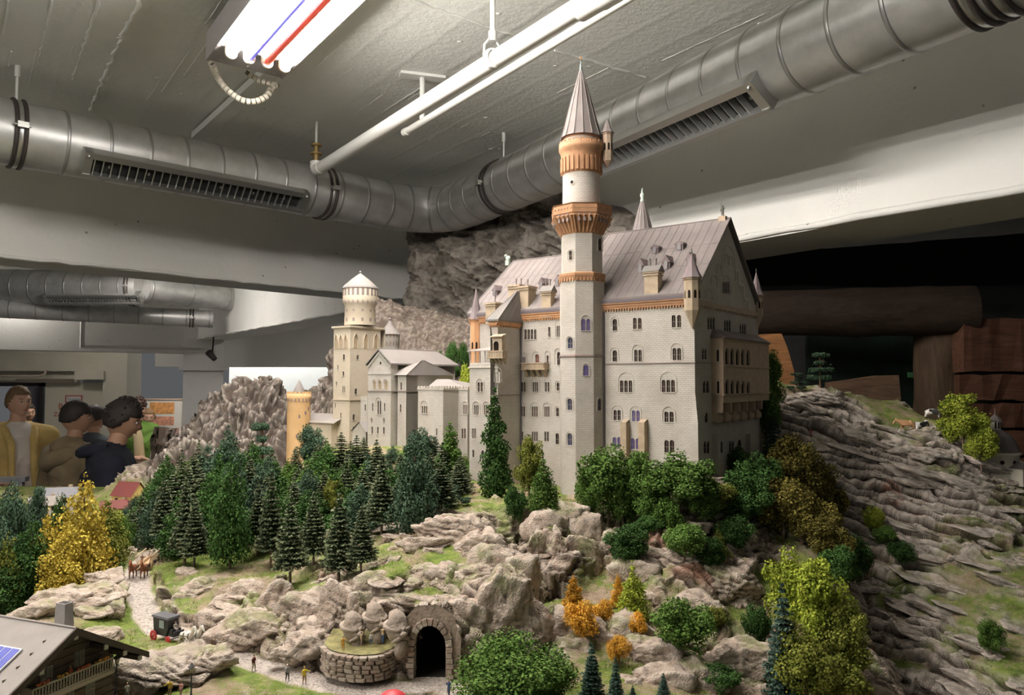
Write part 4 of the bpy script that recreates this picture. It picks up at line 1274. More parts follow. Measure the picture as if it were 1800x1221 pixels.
def balcony(px0,px1,pyt,pyb,pyc,y,d,m,parent,canopy=None):
 a,b=FY(px0,pyb,y-d),FY(px1,pyb,y-d);zt=FY((px0+px1)/2,pyt,y-d).z;z0=a.z
 mb=MB();x0,x1=a.x,b.x
 mb.box((x0,y-d,z0),(x1,y,z0+.003));mb.box((x0,y-d,z0),(x1,y-d+.003,zt));mb.box((x0,y-d,z0),(x0+.003,y,zt));mb.box((x1-.003,y-d,z0),(x1,y,zt))
 mb.box((x0-.0015,y-d-.0015,zt-.003),(x1+.0015,y-d+.004,zt));mb.box((x0-.0015,y-d-.0015,z0),(x1+.0015,y,z0+.003));mb.box((x1-.003,y-d,zt-.003),(x1+.0015,y,zt))
 n=4;zc=FY((px0+px1)/2,pyc,y).z
 for i in range(n):
  xx=x0+(x1-x0)*(.12+.76*i/(n-1));w=(x1-x0)*.055
  mb.add([(xx-w,y,zc),(xx+w,y,zc),(xx+w,y,z0),(xx-w,y,z0),(xx-w,y-d*.9,z0),(xx+w,y-d*.9,z0)],[(0,1,5,4),(0,4,3),(1,2,5)])
 for i in range(6):
  xx=x0+(x1-x0)*(i+.5)/6;mb.box((xx-.0022,y-d-.0008,z0+.0045),(xx+.0022,y-d,zt-.0045))
 return mb.build('balcony',m,parent)
balcony(916,957,637,650,663,0,.020,M_TAN,wwO)
bal2=balcony(857,884,616,630,640,yP,.020,M_TAN,pbO)
a,b=FY(866,617,yP-.014),FY(882,590,yP-.014)
mb=MB();f_=Face((0,yP-.014,0),X_,-Y_,[(a.x,a.z),(b.x,a.z),(b.x,b.z),(a.x,b.z)]);f_.row(867.5,877,599,616,1,frame=False);f_.emit(mb,.003)
mb.box((a.x-.0005,yP-.0135,a.z),(a.x,yP,b.z));mb.box((b.x,yP-.0135,a.z),(b.x+.0005,yP,b.z));V=[(a.x-.004,yP-.019,b.z),(b.x+.005,yP-.019,b.z),(b.x+.005,yP,b.z+.006),(a.x-.004,yP,b.z+.006)]
mb.add(V,[(0,1,2,3)]);mb.add([V[0],V[1],(V[1][0],V[1][1],b.z-.003),(V[0][0],V[0][1],b.z-.003)],[(0,3,2,1)])
bo=mb.build('bay_window',M_TAN,pbO,'small tan bay window over a balcony');f_.windows(bo,.003)
ct=FY(834,560,.0)
turret(castle,(FY(836,560,.0).x,.002),.0165,FY(834,652).z,FY(834,562).z,FY(834,506).z,n=8,m=M_ORL,mr=M_ROOFD,finial=True,merlons=True,name='orange_turret')
xt0,xt1=FY(825.5,650,yP*.8).x,xP0+.004
yt=yP*.8
zt=FY(845,640,yt).z
mb=MB();fT=Face((0,yt,0),X_,-Y_,[(xt0,ZB0),(xt1,ZB0),(xt1,zt),(xt0,zt)])
fT.row(839.5,849,671,688,2,gap=.3,hood=(837.5,851,665,687));fT.row(851,860,711,728,3,gap=.3,hood=(849,861.5,705,727));fT.row(833,841.5,711.5,728.5,3,gap=.3,hood=(831,844,705,728));fT.row(829.5,837,752.5,770,3,gap=.3)
fT.row(847,852,758,772,1);fT.row(830.5,834,790,803,1);fT.row(846.8,851,791,804,1)
fT.emit(mb);fT3=Face((xt0,0,0),Y_,-X_,[(yt,ZB0),(.05,ZB0),(.05,zt),(yt,zt)]);fT3.emit(mb)
mb.add([(xt0,yt,zt),(xt1,yt,zt),(xt1,.05,zt),(xt0,.05,zt)],[(0,1,2,3)])
teO=mb.build('terrace_wall',M_ST,castle);fT.windows(teO)
mb=MB();z0,z1=zt,FY(845,616,yt).z
for i in range(6):xx=xt0+(xt1-.008-xt0)*i/5;mb.box((xx-.0012,yt+.002,z0),(xx+.0012,yt+.0045,z1))
mb.box((xt0,yt,z0),(xt1,yt+.006,z0+.004));mb.box((xt0-.003,yt-.003,z0-.010),(xt1,yt,z0-.006))
mb.build('colonnade',M_TRIM,teO)
mb=MB();mb.add([(xt0-.006,yt-.006,z1),(xt1,yt-.006,z1),(xt1,.0,z1+.014),(xt0+.002,.0,z1+.014),(xt0-.006,yt-.006,z1-.002),(xt1,yt-.006,z1-.002)],[(0,1,2,3),(4,5,1,0)]);mb.add([(xt0-.006,yt-.006,z1-.002),(xt1,yt-.006,z1-.002),(xt1,.0,z1+.012),(xt0+.002,.0,z1+.012)],[(3,2,1,0)])
mb.build('terrace_roof',M_ROOFL,teO)
sx_=FY(1129.5,400,Wd+.03)
D_=math.hypot(sx_.x-_eye.x,sx_.y-_eye.y)
rs=D_*18.5/FOC
zz=lambda py:FY(1129.5,py,Wd+.03).z
mb=MB();mb.lathe([(rs*.9,1.9),(rs*.9,zz(418))],16,(sx_.x,sx_.y,0));spO=mb.build('rear_stair_turret',M_ST,castle)
mb=MB();mb.lathe([(rs*1.1,zz(418)),(rs*1.0,zz(410)),(rs*.55,zz(378)),(rs*.16,zz(354))],14,(sx_.x,sx_.y,0),smooth=False)
for k in range(14):
 t=2*PI*k/14;mb.path([(sx_.x+rs*a*math.cos(t),sx_.y+rs*a*math.sin(t),zz(py))for a,py in((1.1,418),(.55,378),(.16,354))],.0012,5)
mb.build('spire',M_ROOF,spO)
mb=MB();mb.lathe([(.005,zz(356)),(.0075,zz(352)),(.004,zz(349)),(.0075,zz(344)),(.007,zz(342)),(.0025,zz(338)),(.003,zz(336)),(.0008,zz(330))],12,(sx_.x,sx_.y,0));mb.build('finial',MATS['verdigris_light'],spO)
def simple_block(px0,px1,pxr,pyt,y,name,deep=.12,m=M_ST,wins=(),rwins=(),z0=ZB0,parent=None):
 """front between px0 and px1 on plane y; its right side ends at pxr"""
 x0,x1=FY(px0,700,y).x,FY(px1,700,y).x
 yb_=GX(pxr,700,x1).y if pxr else y+deep
 zt=FY(px1,pyt,y).z
 mb=MB()
 f=Face((0,y,0),X_,-Y_,[(x0,z0),(x1,z0),(x1,zt),(x0,zt)]);g=Face((x1,0,0),Y_,X_,[(y,z0),(max(yb_,y+.01),z0),(max(yb_,y+.01),zt),(y,zt)])
 for w in wins:f.row(*w[0],**w[1])
 for w in rwins:g.row(*w[0],**w[1])
 f.emit(mb);g.emit(mb)
 yd=max(yb_,y+deep)
 mb.add([(x0,y,z0),(x0,yd,z0),(x0,yd,zt),(x0,y,zt),(x1,yd,z0),(x1,yd,zt)],[(0,3,2,1),(1,2,5,4)])
 mb.add([(x0,y,zt),(x1,y,zt),(x1,yd,zt),(x0,yd,zt)],[(0,1,2,3)])
 o=mb.build(name,m,parent or castle)
 f.windows(o);g.windows(o)
 return o,f,g,(x0,x1,y,yd,zt)
w1,f1,g1,d1_=simple_block(735,822,None,684,.03,'link_wing_wall',wins=[((741.6,751.5,713,726),dict(n=3,gap=.35,hood=(739.5,753.5,704,725))),((811.5,819,752.5,770),dict(n=2,gap=.35)),((814.5,822,711,728),dict(n=3,gap=.3,hood=(813,823,705,727)))])
w2,f2,g2,d2_=simple_block(763,779,812,684,-.035,'link_bay_wall',wins=[((766.5,769,752,765),dict(n=1))])
def battlement(mb,x0,x1,y0,y1,z,w=.007,h=.009,sides='fr'):
 mb.box((x0-.002,y0-.002,z-.002),(x1+.002,y0+.004,z+.003))
 n=max(3,int((x1-x0)/(w*1.7)))
 for i in range(n):
  a=x0+(x1-x0)*i/n;mb.box((a,y0-.002,z),(a+w,y0+.003,z+h))
 if 'r' in sides:
  mb.box((x1-.004,y0,z-.002),(x1+.002,y1,z+.003));n=max(2,int((y1-y0)/(w*1.7)))
  for i in range(n):a=y0+(y1-y0)*i/n;mb.box((x1-.003,a,z),(x1+.002,a+w,z+h))
mb=MB();battlement(mb,d1_[0],d1_[1],.03,.1,d1_[4],sides='f');battlement(mb,d2_[0],d2_[1],-.035,d2_[3],d2_[4]);mb.build('battlement',M_TRIM,w1)
roof_h=FY(775,664,.12).z
mb=MB();a,b=FY(750,681,.06),FY(818,681,.06);c_,d_=FY(768,666,.12),FY(788,664,.12)
mb.add([(a.x,.06,a.z),(b.x,.06,a.z),(b.x,.2,a.z),(a.x,.2,a.z),(c_.x,.12,c_.z),(d_.x,.12,c_.z)],[(0,1,5,4),(1,2,5),(2,3,4,5),(3,0,4)]);mb.build('link_roof',M_ROOFL,w1)
yk=.0
zk=FY(687,641,yk).z
w3,f3,g3,d3_=simple_block(646.5,687,699,641,yk,'knights_house_wall',deep=.3,wins=[((656,661,669,684),dict(n=1,hood=(654.5,662.5,666,683),m=mat('tan_window',(.38,.30,.18),.5))),((665.6,671,669,684),dict(n=1,hood=(664,672.5,666,683),m=MATS['tan_window'])),((676,681.6,669,684),dict(n=1,hood=(674.5,683,666,683),m=MATS['tan_window'])),((663.5,670.5,703,728),dict(n=2,gap=.25,hood=(660.5,672.5,698,728),arch='gothic')),((654,656.5,708,722),dict(n=1)),((675,677.5,708,722),dict(n=1)),((653,656,749,761),dict(n=1)),((663,666,749.5,761.5),dict(n=1)),((673.5,676.5,750,762),dict(n=1))])
x0,x1=d3_[0],d3_[1]
xc=(x0+x1)/2
zap=FY(668,615,yk).z
mb=MB();mb.add([(x0,yk,zk),(x1,yk,zk),(xc,yk,zap)],[(0,1,2)],False,[[(x0,zk),(x1,zk),(xc,zap)]])
for i in range(9):
 f_=(i+.5)/9
 for s_ in(-1,1):
  px_=xc+s_*(x1-x0)/2*(1-f_);pz_=zk+(zap-zk)*f_;mb.box((px_-.0035,yk-.003,pz_-.011),(px_+.0035,yk,pz_-.004))
q=FY(669,638,yk);mb.box((q.x-.003,yk-.0006,q.z-.004),(q.x+.003,yk,q.z+.004),mi=1)
mb.build('gable',[M_ST,M_GLASS],w3)
ylen=0
q_end=None
for i in range(1,400):
 p_=Vector((xc,yk+i*.002,zap));W_=CM@p_-EYE
 px_=900+FOC*W_.x/(W_.y*_c+W_.z*_s)
 if px_>766:q_end=i*.002;break
q_end=q_end or .4
e=.008
def roof_y(x0,x1,y0,y1,ze,zr,m,parent,name,hip1=0.0,ov=.007):
 xc=(x0+x1)/2;a,b=x0-ov,x1+ov
 V=[(a,y0-.006,ze),(b,y0-.006,ze),(b,y1,ze),(a,y1,ze),(xc,y0-.006,zr),(xc,y1-hip1,zr)]
 V2=[(p[0],p[1],p[2]+.005)for p in V]
 mb=MB();mb.add(V2,[(1,2,5,4),(3,0,4,5),(2,3,5)])
 mb.add([V[1],V[2],V2[2],V2[1]],[(0,1,2,3)]);mb.add([V[0],V[4],V2[4],V2[0]],[(0,1,2,3)]);mb.add([V[4],V[1],V2[1],V2[4]],[(0,1,2,3)])
 mb.add([V[0],V[3],V2[3],V2[0]],[(3,2,1,0)])
 mb.tube(V2[4],V2[5],.0018,n=6);mb.tube(V2[5],V2[2],.0018,n=6)
 return mb.build(name,m,parent)
roof_y(x0,x1,yk,yk+q_end+.05,zk,zap,M_ROOFL,w3,'knights_house_roof',hip1=.05)
mb=MB();zs=FY(687,687,yk).z;f3.bar(mb,x0,x1,zs-.0025,zs,.0025);g3.bar(mb,yk,d3_[3],zs-.0025,zs,.0025);mb.build('string_course',M_DTRIM,w3)
mb=MB();zs=FY(687,656,yk).z;f3.bar(mb,x0,x1,zs-.002,zs,.002);mb.build('string_course',M_TRIM,w3)
mb=MB()
for px in(653.5,675):
 q=FY(px,738,yk);mb.box((q.x-.002,-.0015,q.z-.008),(q.x+.002,0,q.z+.008));mb.box((q.x-.005,-.0015,q.z-.001),(q.x+.005,0,q.z+.004))
mb.build('cross_ornament',M_DTRIM,w3)
y4=GX(699,700,x1).y*.55
w4,f4,g4,d4_=simple_block(699,714,734,659,y4+.005,'side_house_wall',deep=.2,wins=[((704,707,671.5,684.5),dict(n=1)),((703,706,710,724),dict(n=1))])
a0_,b0_=d4_[0]-.03,d4_[1]
zz4=d4_[4]
e=.008
pk=FY(741,633,y4+.07)
mb=MB();V=[(a0_,d4_[2]-e,zz4),(b0_+e,d4_[2]-e,zz4),(b0_+e,GX(800,660,b0_+e).y,zz4),(a0_,GX(800,660,b0_+e).y,zz4),(pk.x,pk.y,pk.z),(pk.x,pk.y+.01,pk.z)]
mb.add(V,[(0,1,4),(1,2,5,4),(2,3,5),(3,0,4,5),(0,3,2,1)])
for a,b in((1,4),(0,4),(2,5)):mb.tube(V[a],V[b],.0015,n=5)
mb.build('side_house_roof',M_ROOFL,w4)
g4b=MB();yy=GX(796,660,b0_).y;g4b.add([(b0_,d4_[2],zz4),(b0_,yy,zz4),(b0_,yy,ZB0+.2),(b0_,d4_[2],ZB0+.2)],[(0,3,2,1)],False,[[(0,zz4),(yy,zz4),(yy,ZB0+.2),(0,ZB0+.2)]]);g4b.build('side_house_flank',M_ST,w4)
mb=MB();zs=FY(714,687,d4_[2]).z;f4.bar(mb,d4_[0],d4_[1],zs-.0025,zs,.0025);g4.bar(mb,d4_[2],yy,zs-.0025,zs,.0025);mb.build('string_course',M_DTRIM,w4)
q=FY(685,590,.32);D_=math.hypot(q.x-_eye.x,q.y-_eye.y)
r_=D_*17.5/FOC
zz=lambda py:FY(685,py,.32).z
mb=MB();mb.lathe([(r_*.95,1.9),(r_*.95,zz(600)),(r_*1.0,zz(598)),(r_*1.0,zz(587))],24,(q.x,q.y,0),mi=0)
for k in range(18):
 t=2*PI*k/18;M_=Matrix.Translation((q.x,q.y,0))@Matrix.Rotation(t,4,'Z')
 mb.box((r_*.98,-.0028,zz(593.5)),(r_*1.012,.0028,zz(589)),M_,mi=1)
 mb.add([M_@Vector((r_*.962,a,b))for a,b in((-.004,zz(608)),(.004,zz(608)),(.004,zz(603)),(0,zz(599.5)),(-.004,zz(603)))],[(0,1,2,3,4)],mi=1)
rt=mb.build('round_turret',[M_ST,M_DTRIM],castle)
mb=MB();mb.lathe([(r_*1.15,zz(588)),(r_*.75,zz(580)),(r_*.35,zz(572)),(.004,zz(563))],16,(q.x,q.y,0),smooth=False);mb.ball((q.x,q.y,zz(561)),.006,8,6);mb.build('cone_roof',M_ROOFL,rt)
ys=.045
wins=[]
for(a,b,c,d,n)in((603,606.5,622,632,1),(593,595,641,648,1),(602,605.5,652,660,1),(590.8,593,670,677,1),(602,607,678,690,2),(588.5,590.5,708,716,1),(598,600.5,725,734,1)):wins.append(((a,b,c,d),dict(n=n,gap=.3)))
xs1=FY(614.5,650,ys).x
w5,f5,g5,d5_=simple_block(585.5,614.5,668,575,ys,'square_tower',deep=.16,wins=wins,rwins=[((627,630.5,623,631),dict(n=1)),((623.5,627.5,682,692),dict(n=1)),((620,623.5,727,738),dict(n=1)),((620,623,749,757),dict(n=1))])
x0,x1,y0,y1,zt=d5_
yb_=GX(672,650,x1).y
mb=MB();mb.box((x0-.006,y0-.006,zt),(x1+.006,yb_+.006,zt+.006));mb.box((x0-.003,y0-.003,zt-.004),(x1+.003,yb_,zt));mb.build('cornice',M_STW,w5)
mb=MB()
def niche(f,px,pyt,pyb,w):
 s,t0=f.st(px,pyb);_,t1=f.st(px,pyt);ww=w
 V=[f.P(s+a*ww,t0+(t1-t0)*b,.0006)for a,b in((-1,0),(1,0),(1,.62),(.55,.85),(0,1),(-.55,.85),(-1,.62))]
 mb.add(V,[tuple(range(7))],mi=0)
 f.mould(mb,[(s+ww,t0),(s+ww,t0+(t1-t0)*.62),(s+ww*.55,t0+(t1-t0)*.85),(s,t1),(s-ww*.55,t0+(t1-t0)*.85),(s-ww,t0+(t1-t0)*.62),(s-ww,t0)],.002,.0045,1)
for px in(624.5,642.5,660):niche(g5,px,586,612,.0095)
for px in(592,600.5,609):niche(f5,px,588,613,.0075)
mb.build('arched_niche',[M_TAN,M_STW],w5)
w5.data.materials[0]=M_STW
mb=MB();zs=FY(614,702,ys).z;f5.bar(mb,x0,x1,zs-.003,zs,.003);g5.bar(mb,y0,yb_,zs-.003,zs,.003);mb.build('string_course',M_STW,w5)
cx_,cy_=(x0+x1)/2+.012,(y0+yb_)/2
p_=FY(633,540,cy_);cx_=p_.x
D_=math.hypot(cx_-_eye.x,cy_-_eye.y)
zz=lambda py:FY(633,py,cy_).z
u=D_/FOC
mb=MB();mb.lathe([(26.5*u,zz(572)),(26*u,zz(538)),(29*u,zz(534)),(29.5*u,zz(530)),(29.5*u,zz(508)),(27*u,zz(507))],40,(cx_,cy_,0))
for k in range(22):
 t=2*PI*k/22;M_=Matrix.Translation((cx_,cy_,0))@Matrix.Rotation(t,4,'Z')
 mb.box((28.5*u,-2.1*u,zz(521)),(29.8*u,2.1*u,zz(509)),M_,mi=1)
 mb.add([M_@Vector((29.7*u,a*u,b))for a,b in((-1.6,zz(535)),(1.6,zz(535)),(1.4,zz(531)),(0,zz(529)),(-1.4,zz(531)))],[(0,1,2,3,4)],mi=1)
 if k%2==0:
  mb.box((26*u,-1.8*u,zz(549)),(26.4*u,1.8*u,zz(545)),M_,mi=1);mb.box((26*u,-2*u,zz(566)),(26.6*u,2*u,zz(560)),M_,mi=1)
rt=mb.build('round_tower_top',[M_STW,M_DTRIM],w5)
mb=MB();mb.lathe([(31*u,zz(508)),(30*u,zz(505)),(16*u,zz(492)),(6*u,zz(484)),(.8*u,zz(480))],18,(cx_,cy_,0),smooth=False);mb.ball((cx_,cy_,zz(478)),2*u,8,6);mb.build('cone_roof',M_ROOFL,rt)
w6,f6,g6,d6_=simple_block(634,646,None,697,yk+.03,'link_house_wall',deep=.1,wins=[((641,643.5,710,721),dict(n=1))])
mb=MB();a,b,c_=FY(619,757,.0),FY(643.5,759,.0),FY(632.5,742,.0);mb.add([(a.x,0,ZB0),(b.x,0,ZB0),(b.x,0,b.z),(c_.x,0,c_.z),(a.x,0,a.z)],[(0,1,2,3,4)],False,[[(a.x,ZB0),(b.x,ZB0),(b.x,b.z),(c_.x,c_.z),(a.x,a.z)]])
mb.add([(a.x-.003,-.004,a.z),(c_.x,-.004,c_.z+.003),(c_.x,.06,c_.z+.003),(a.x-.003,.06,a.z),(b.x+.003,-.004,b.z),(b.x+.003,.06,b.z)],[(0,1,2,3),(1,4,5,2)],mi=1);mb.build('porch_gable',[M_ST,M_ROOFL],castle)
yg=.0
q=FY(525,740,yg);D_=math.hypot(q.x-_eye.x,q.y-_eye.y);u=D_/FOC
zz=lambda py:FY(525,py,yg).z
M_ORS=stone_mat('orange_tower_brick',(.80,.52,.26),(.84,.57,.30),(.68,.42,.22),bw=.006,bh=.003,stain=.3)
mb=MB();mb.lathe([(19.5*u,ZB0),(19*u,zz(703)),(20*u,zz(699)),(20*u,zz(691)),(18.3*u,zz(691)),(18.3*u,zz(696)),(5*u,zz(696))],32,(q.x,q.y,0))
for k in range(20):
 t=2*PI*k/20;M_=Matrix.Translation((q.x,q.y,0))@Matrix.Rotation(t,4,'Z')
 mb.box((18.3*u,-1.9*u,zz(692)),(20*u,1.9*u,zz(688)),M_)
 mb.add([M_@Vector((20.05*u,a*u,b))for a,b in((-1.4,zz(705)),(1.4,zz(705)),(1.2,zz(701)),(0,zz(699.4)),(-1.2,zz(701)))],[(0,1,2,3,4)],mi=1)
th=math.atan2(_eye.y-q.y,_eye.x-q.x)
for dt,py in((0.05,731),(.6,725),(-.15,765),(.95,718)):
 M_=Matrix.Translation((q.x,q.y,zz(py)))@Matrix.Rotation(th+dt,4,'Z');mb.box((18.4*u,-1.4*u,-.006),(19.5*u,1.4*u,.006),M_,mi=1)
gt=mb.build('gate_tower',[M_ORS,M_DTRIM],castle,'round orange gate tower')
mb=MB();mb.lathe([(9.5*u,zz(689)),(7.5*u,zz(682)),(.5*u,zz(667))],14,(q.x,q.y,0),smooth=False);mb.lathe([(9*u,zz(697)),(9*u,zz(688))],14,(q.x,q.y,0));mb.build('cone_roof',M_ROOFL,gt)
w7,f7,g7,d7_=simple_block(524,583,None,741,yg+.02,'gate_house_wall',deep=.12)
w7.data.materials[0]=M_STW
a,b=FY(524,741,yg+.012),FY(586,741,yg+.012);c_,d_=FY(545,725,yg+.08),FY(586,724,yg+.08)
mb=MB();mb.add([(a.x,a.y,a.z),(b.x,b.y,a.z),(b.x,c_.y,c_.z),(c_.x,c_.y,c_.z),(a.x,yg+.15,a.z),(b.x,yg+.15,a.z)],[(0,1,2,3),(0,3,4),(3,2,5,4)]);mb.build('gate_house_roof',M_ROOFL,w7)
TP=[(150,1300,1.0),(300,1222,1.06),(420,1216,1.06),(560,1222,1.06),(690,1222,1.06),(830,1222,1.07),(950,1222,1.05),(30,1180,1.06),(90,1200,1.06),(755,1192,1.105),(720,1194,1.10),(790,1192,1.11),(650,1207,1.085),(580,1200,1.105),(520,1188,1.12),(450,1165,1.16),(390,1135,1.2),(340,1118,1.22),(290,1113,1.24),(262,1080,1.3),(245,1040,1.39),(240,1005,1.48),(262,975,1.58),(300,958,1.66),(335,948,1.73),(225,1090,1.28),(215,1130,1.19),(300,1140,1.145),(360,1150,1.13),(300,1206,1.09),(230,1185,1.09),(250,1140,1.15),(380,1190,1.1),(310,1030,1.38),(330,1000,1.45),(380,1050,1.33),(420,1075,1.28),(440,1015,1.36),(475,1015,1.36),(500,1080,1.25),(470,1140,1.18),(400,1100,1.25),(520,1060,1.27),(560,1130,1.17),(540,1150,1.14),(570,1060,1.25),(600,1035,1.25),(660,1010,1.245),(690,1003,1.245),(600,1150,1.155),(640,1146,1.15),(680,1140,1.15),(600,1100,1.19),(640,1080,1.175),(680,1065,1.175),(640,1020,1.205),(690,1020,1.195),(705,1150,1.13),(705,1090,1.16),(755,1078,1.128),(720,1082,1.13),(790,1082,1.13),(755,1060,1.17),(735,1030,1.22),(790,1030,1.23),(830,1050,1.22),(830,1150,1.13),(812,1178,1.115),(830,1100,1.18),(860,1075,1.2),(880,1130,1.155),(930,1140,1.16),(900,1060,1.215),(925,1060,1.225),(905,985,1.30),(930,1000,1.31),(890,1000,1.28),(875,1030,1.25),(850,990,1.30),(845,940,1.40),(880,955,1.40),(760,905,1.5),(830,900,1.56),(880,905,1.6),(720,950,1.4),(760,985,1.31),(800,960,1.38),(760,940,1.43),(700,970,1.34),(950,888,1.60),(1000,885,1.64),(1040,930,1.60),(955,940,1.52),(1000,960,1.50),(1040,1000,1.50),(985,1060,1.40),(1040,1045,1.42),(945,1000,1.52),(950,1060,1.42),(965,1110,1.30),(1000,1105,1.25),(1040,1115,1.24),(1005,1160,1.15),(1040,1150,1.17),(960,1180,1.12),(1020,1222,1.06),(1100,1075,1.32),(1150,1180,1.15),(1120,1222,1.05),(1090,1180,1.14),(1180,1150,1.2),(1130,1120,1.26),(1250,1150,1.25),(1300,1222,1.14),(1400,1230,1.17),(1500,1230,1.22),(1200,1222,1.08),(1060,950,1.57),(1110,905,1.62),(1180,893,1.60),(1200,950,1.52),(1140,960,1.52),(1150,1020,1.42),(1090,1000,1.48),(1240,920,1.60),(1250,1000,1.49),(1300,900,1.66),(1300,980,1.56),(1270,1060,1.42),(1340,870,1.75),(1370,895,1.78),(1350,1000,1.58),(1420,940,1.66),(1470,990,1.58),(1500,1050,1.49),(1532,1120,1.38),(1556,1180,1.29),(1572,1235,1.22),(1430,1050,1.46),(1450,1130,1.34),(1350,1100,1.35),(1225,835,1.68),(1160,842,1.68),(1340,805,1.98),(1010,880,1.76),(950,872,1.85),(900,862,1.9),(830,852,1.96),(740,805,2.15),(650,785,2.3),(590,790,2.42),(520,800,2.58),(600,1000,1.36),(500,1030,1.39),(420,1000,1.46),(360,985,1.52),(450,960,1.6),(560,940,1.6),(650,950,1.52),(300,945,1.76),(250,950,1.8),(700,895,1.72),(600,885,1.85),(450,900,1.9),(350,900,2.0),(250,905,2.1),(400,840,2.35),(500,830,2.4),(50,1078,1.25),(130,1040,1.32),(195,1003,1.42),(215,965,1.56),(75,1098,1.2),(150,1078,1.26),(180,1088,1.25),(130,1102,1.2),(20,1095,1.2),(200,1050,1.33),(210,880,2.4),(90,880,2.5),(0,860,2.7),(-100,880,2.4),(268,790,2.95),(310,735,3.02),(355,715,3.05),(400,700,3.05),(456,675,3.05),(492,692,3.08),(540,700,3.1),(300,800,2.65),(400,795,2.65),(480,780,2.7),(350,750,2.85),(440,720,2.85),(560,650,3.12),(590,600,3.15),(655,516,3.2),(690,522,3.22),(715,555,3.2),(745,545,3.25),(800,560,3.2),(620,700,2.85),(700,640,2.95),(780,640,2.9),(560,740,2.8),(860,560,3.2),(950,560,3.2),(1050,560,3.2),(850,650,2.85),(1340,655,2.3),(1400,684,2.3),(1440,676,2.35),(1430,722,2.2),(1378,722,2.2),(1500,692,2.4),(1580,704,2.45),(1640,747,2.36),(1560,736,2.26),(1480,742,2.16),(1420,762,2.13),(1540,790,2.08),(1592,762,2.2),(1660,742,2.25),(1620,790,2.05),(1700,800,2.1),(1760,842,2.08),(1800,872,2.05),(1530,835,2.05),(1560,880,1.99),(1650,880,1.94),(1750,920,1.88),(1800,950,1.85),(1560,950,1.90),(1650,980,1.81),(1750,1030,1.68),(1800,1080,1.58),(1540,1040,1.77),(1620,1080,1.65),(1700,1150,1.50),(1780,1200,1.38),(1560,1130,1.63),(1610,1200,1.51),(1690,1225,1.42),(1750,1350,1.25),(1650,1350,1.32),(1380,770,2.12),(1450,800,2.05),(1490,870,2.0),(1510,960,1.90),]
TW=[tuple(at(*p))for p in TP]
TW+=[(x,.78,1.50)for x in(-.9,-.5,-.2,.1,.4)]+[(.75,.85,1.40),(1.05,1.0,1.30)]
TW+=[(-1.0,1.75,1.50),(-1.25,1.55,1.44),(-1.35,2.1,1.50),(-.95,1.5,1.50),(-1.7,2.4,1.5),(-2.2,2.4,1.5),(-1.05,1.25,1.46)]
TW+=[(.78,1.62,1.40),(.80,1.50,1.33),(.81,1.38,1.27)]
TW+=[tuple(at(px,890,2.95))for px in(-150,-50,50,130,185)]+[tuple(at(px,860,3.42))for px in(150,260,350,450)]+[tuple(at(215,860,2.7))]
TW+=[(1.1,2.75,1.62),(1.6,2.7,1.55),(.9,2.8,1.7),(1.62,2.3,1.72),(1.95,2.5,1.64)]
TW+=[tuple(CM@Vector((x,y,0)))[:2]+(1.745,)for x in(-.1,-.3,-.5)for y in(.08,.25,.4)]+[tuple(CM@Vector((x,y,0)))[:2]+(1.80,)for x in(-.8,-1.0,-1.2)for y in(.1,.25)]
TW=np.array([t for t in TW])
def rbf_fit(P):
 d=np.linalg.norm(P[:,None,:2]-P[None,:,:2],axis=-1)
 n=len(P)
 A=np.zeros((n+3,n+3));A[:n,:n]=-d+np.eye(n)*-0.004
 A[:n,n]=1;A[:n,n+1:]=P[:,:2];A[n,:n]=1;A[n+1:,:n]=P[:,:2].T
 return np.linalg.solve(A,np.concatenate([P[:,2],[0,0,0]]))
_w=rbf_fit(TW)
def hz0(x,y):
 x=np.atleast_1d(np.asarray(x,dtype=np.float64));y=np.atleast_1d(np.asarray(y,dtype=np.float64))
 out=np.full(x.shape,_w[len(TW)])+x*_w[len(TW)+1]+y*_w[len(TW)+2]
 for k in range(len(TW)):
  out-=_w[k]*np.sqrt((x-TW[k,0])**2+(y-TW[k,1])**2)
 return out
PATH=[atz(*p)for p in()]
PATH3=np.array([tuple(at(*p))for p in((860,1215,1.075),(790,1205,1.08),(755,1190,1.12),(740,1203,1.09),(650,1212,1.08),(580,1205,1.095),(520,1190,1.12),(450,1167,1.16),(390,1138,1.2),(335,1118,1.23),(280,1108,1.26),(258,1080,1.3),(243,1040,1.39),(240,1005,1.48),(262,975,1.58),(300,958,1.66),(345,948,1.74),(420,925,1.8))])
PATH=PATH3[:,:2]
def path_dist(x,y):
 return path_near(x,y)[0]
def path_near(x,y):
 d=np.full(x.shape,9.0);z=np.zeros(x.shape)
 for a,b in zip(PATH3[:-1],PATH3[1:]):
  ab=b-a;L=(ab[:2]**2).sum()
  t=np.clip(((x-a[0])*ab[0]+(y-a[1])*ab[1])/L,0,1)
  e=np.hypot(x-a[0]-t*ab[0],y-a[1]-t*ab[1])
  z=np.where(e<d,a[2]+t*ab[2],z);d=np.minimum(d,e)
 return d,z
TUN=at(756,1192,1.118)
MEAD,MEAD2=at(1590,722,2.30),at(1385,672,2.3)
CREST=np.array([tuple(at(*p))for p in((240,860,2.9),(258,800,2.95),(277,757,3.0),(300,722,3.0),(318,718,3.0),(355,703,3.02),(400,688,3.05),(438,672,3.05),(456,652,3.05),(475,672,3.05),(492,680,3.08),(520,684,3.1),(548,694,3.1))])
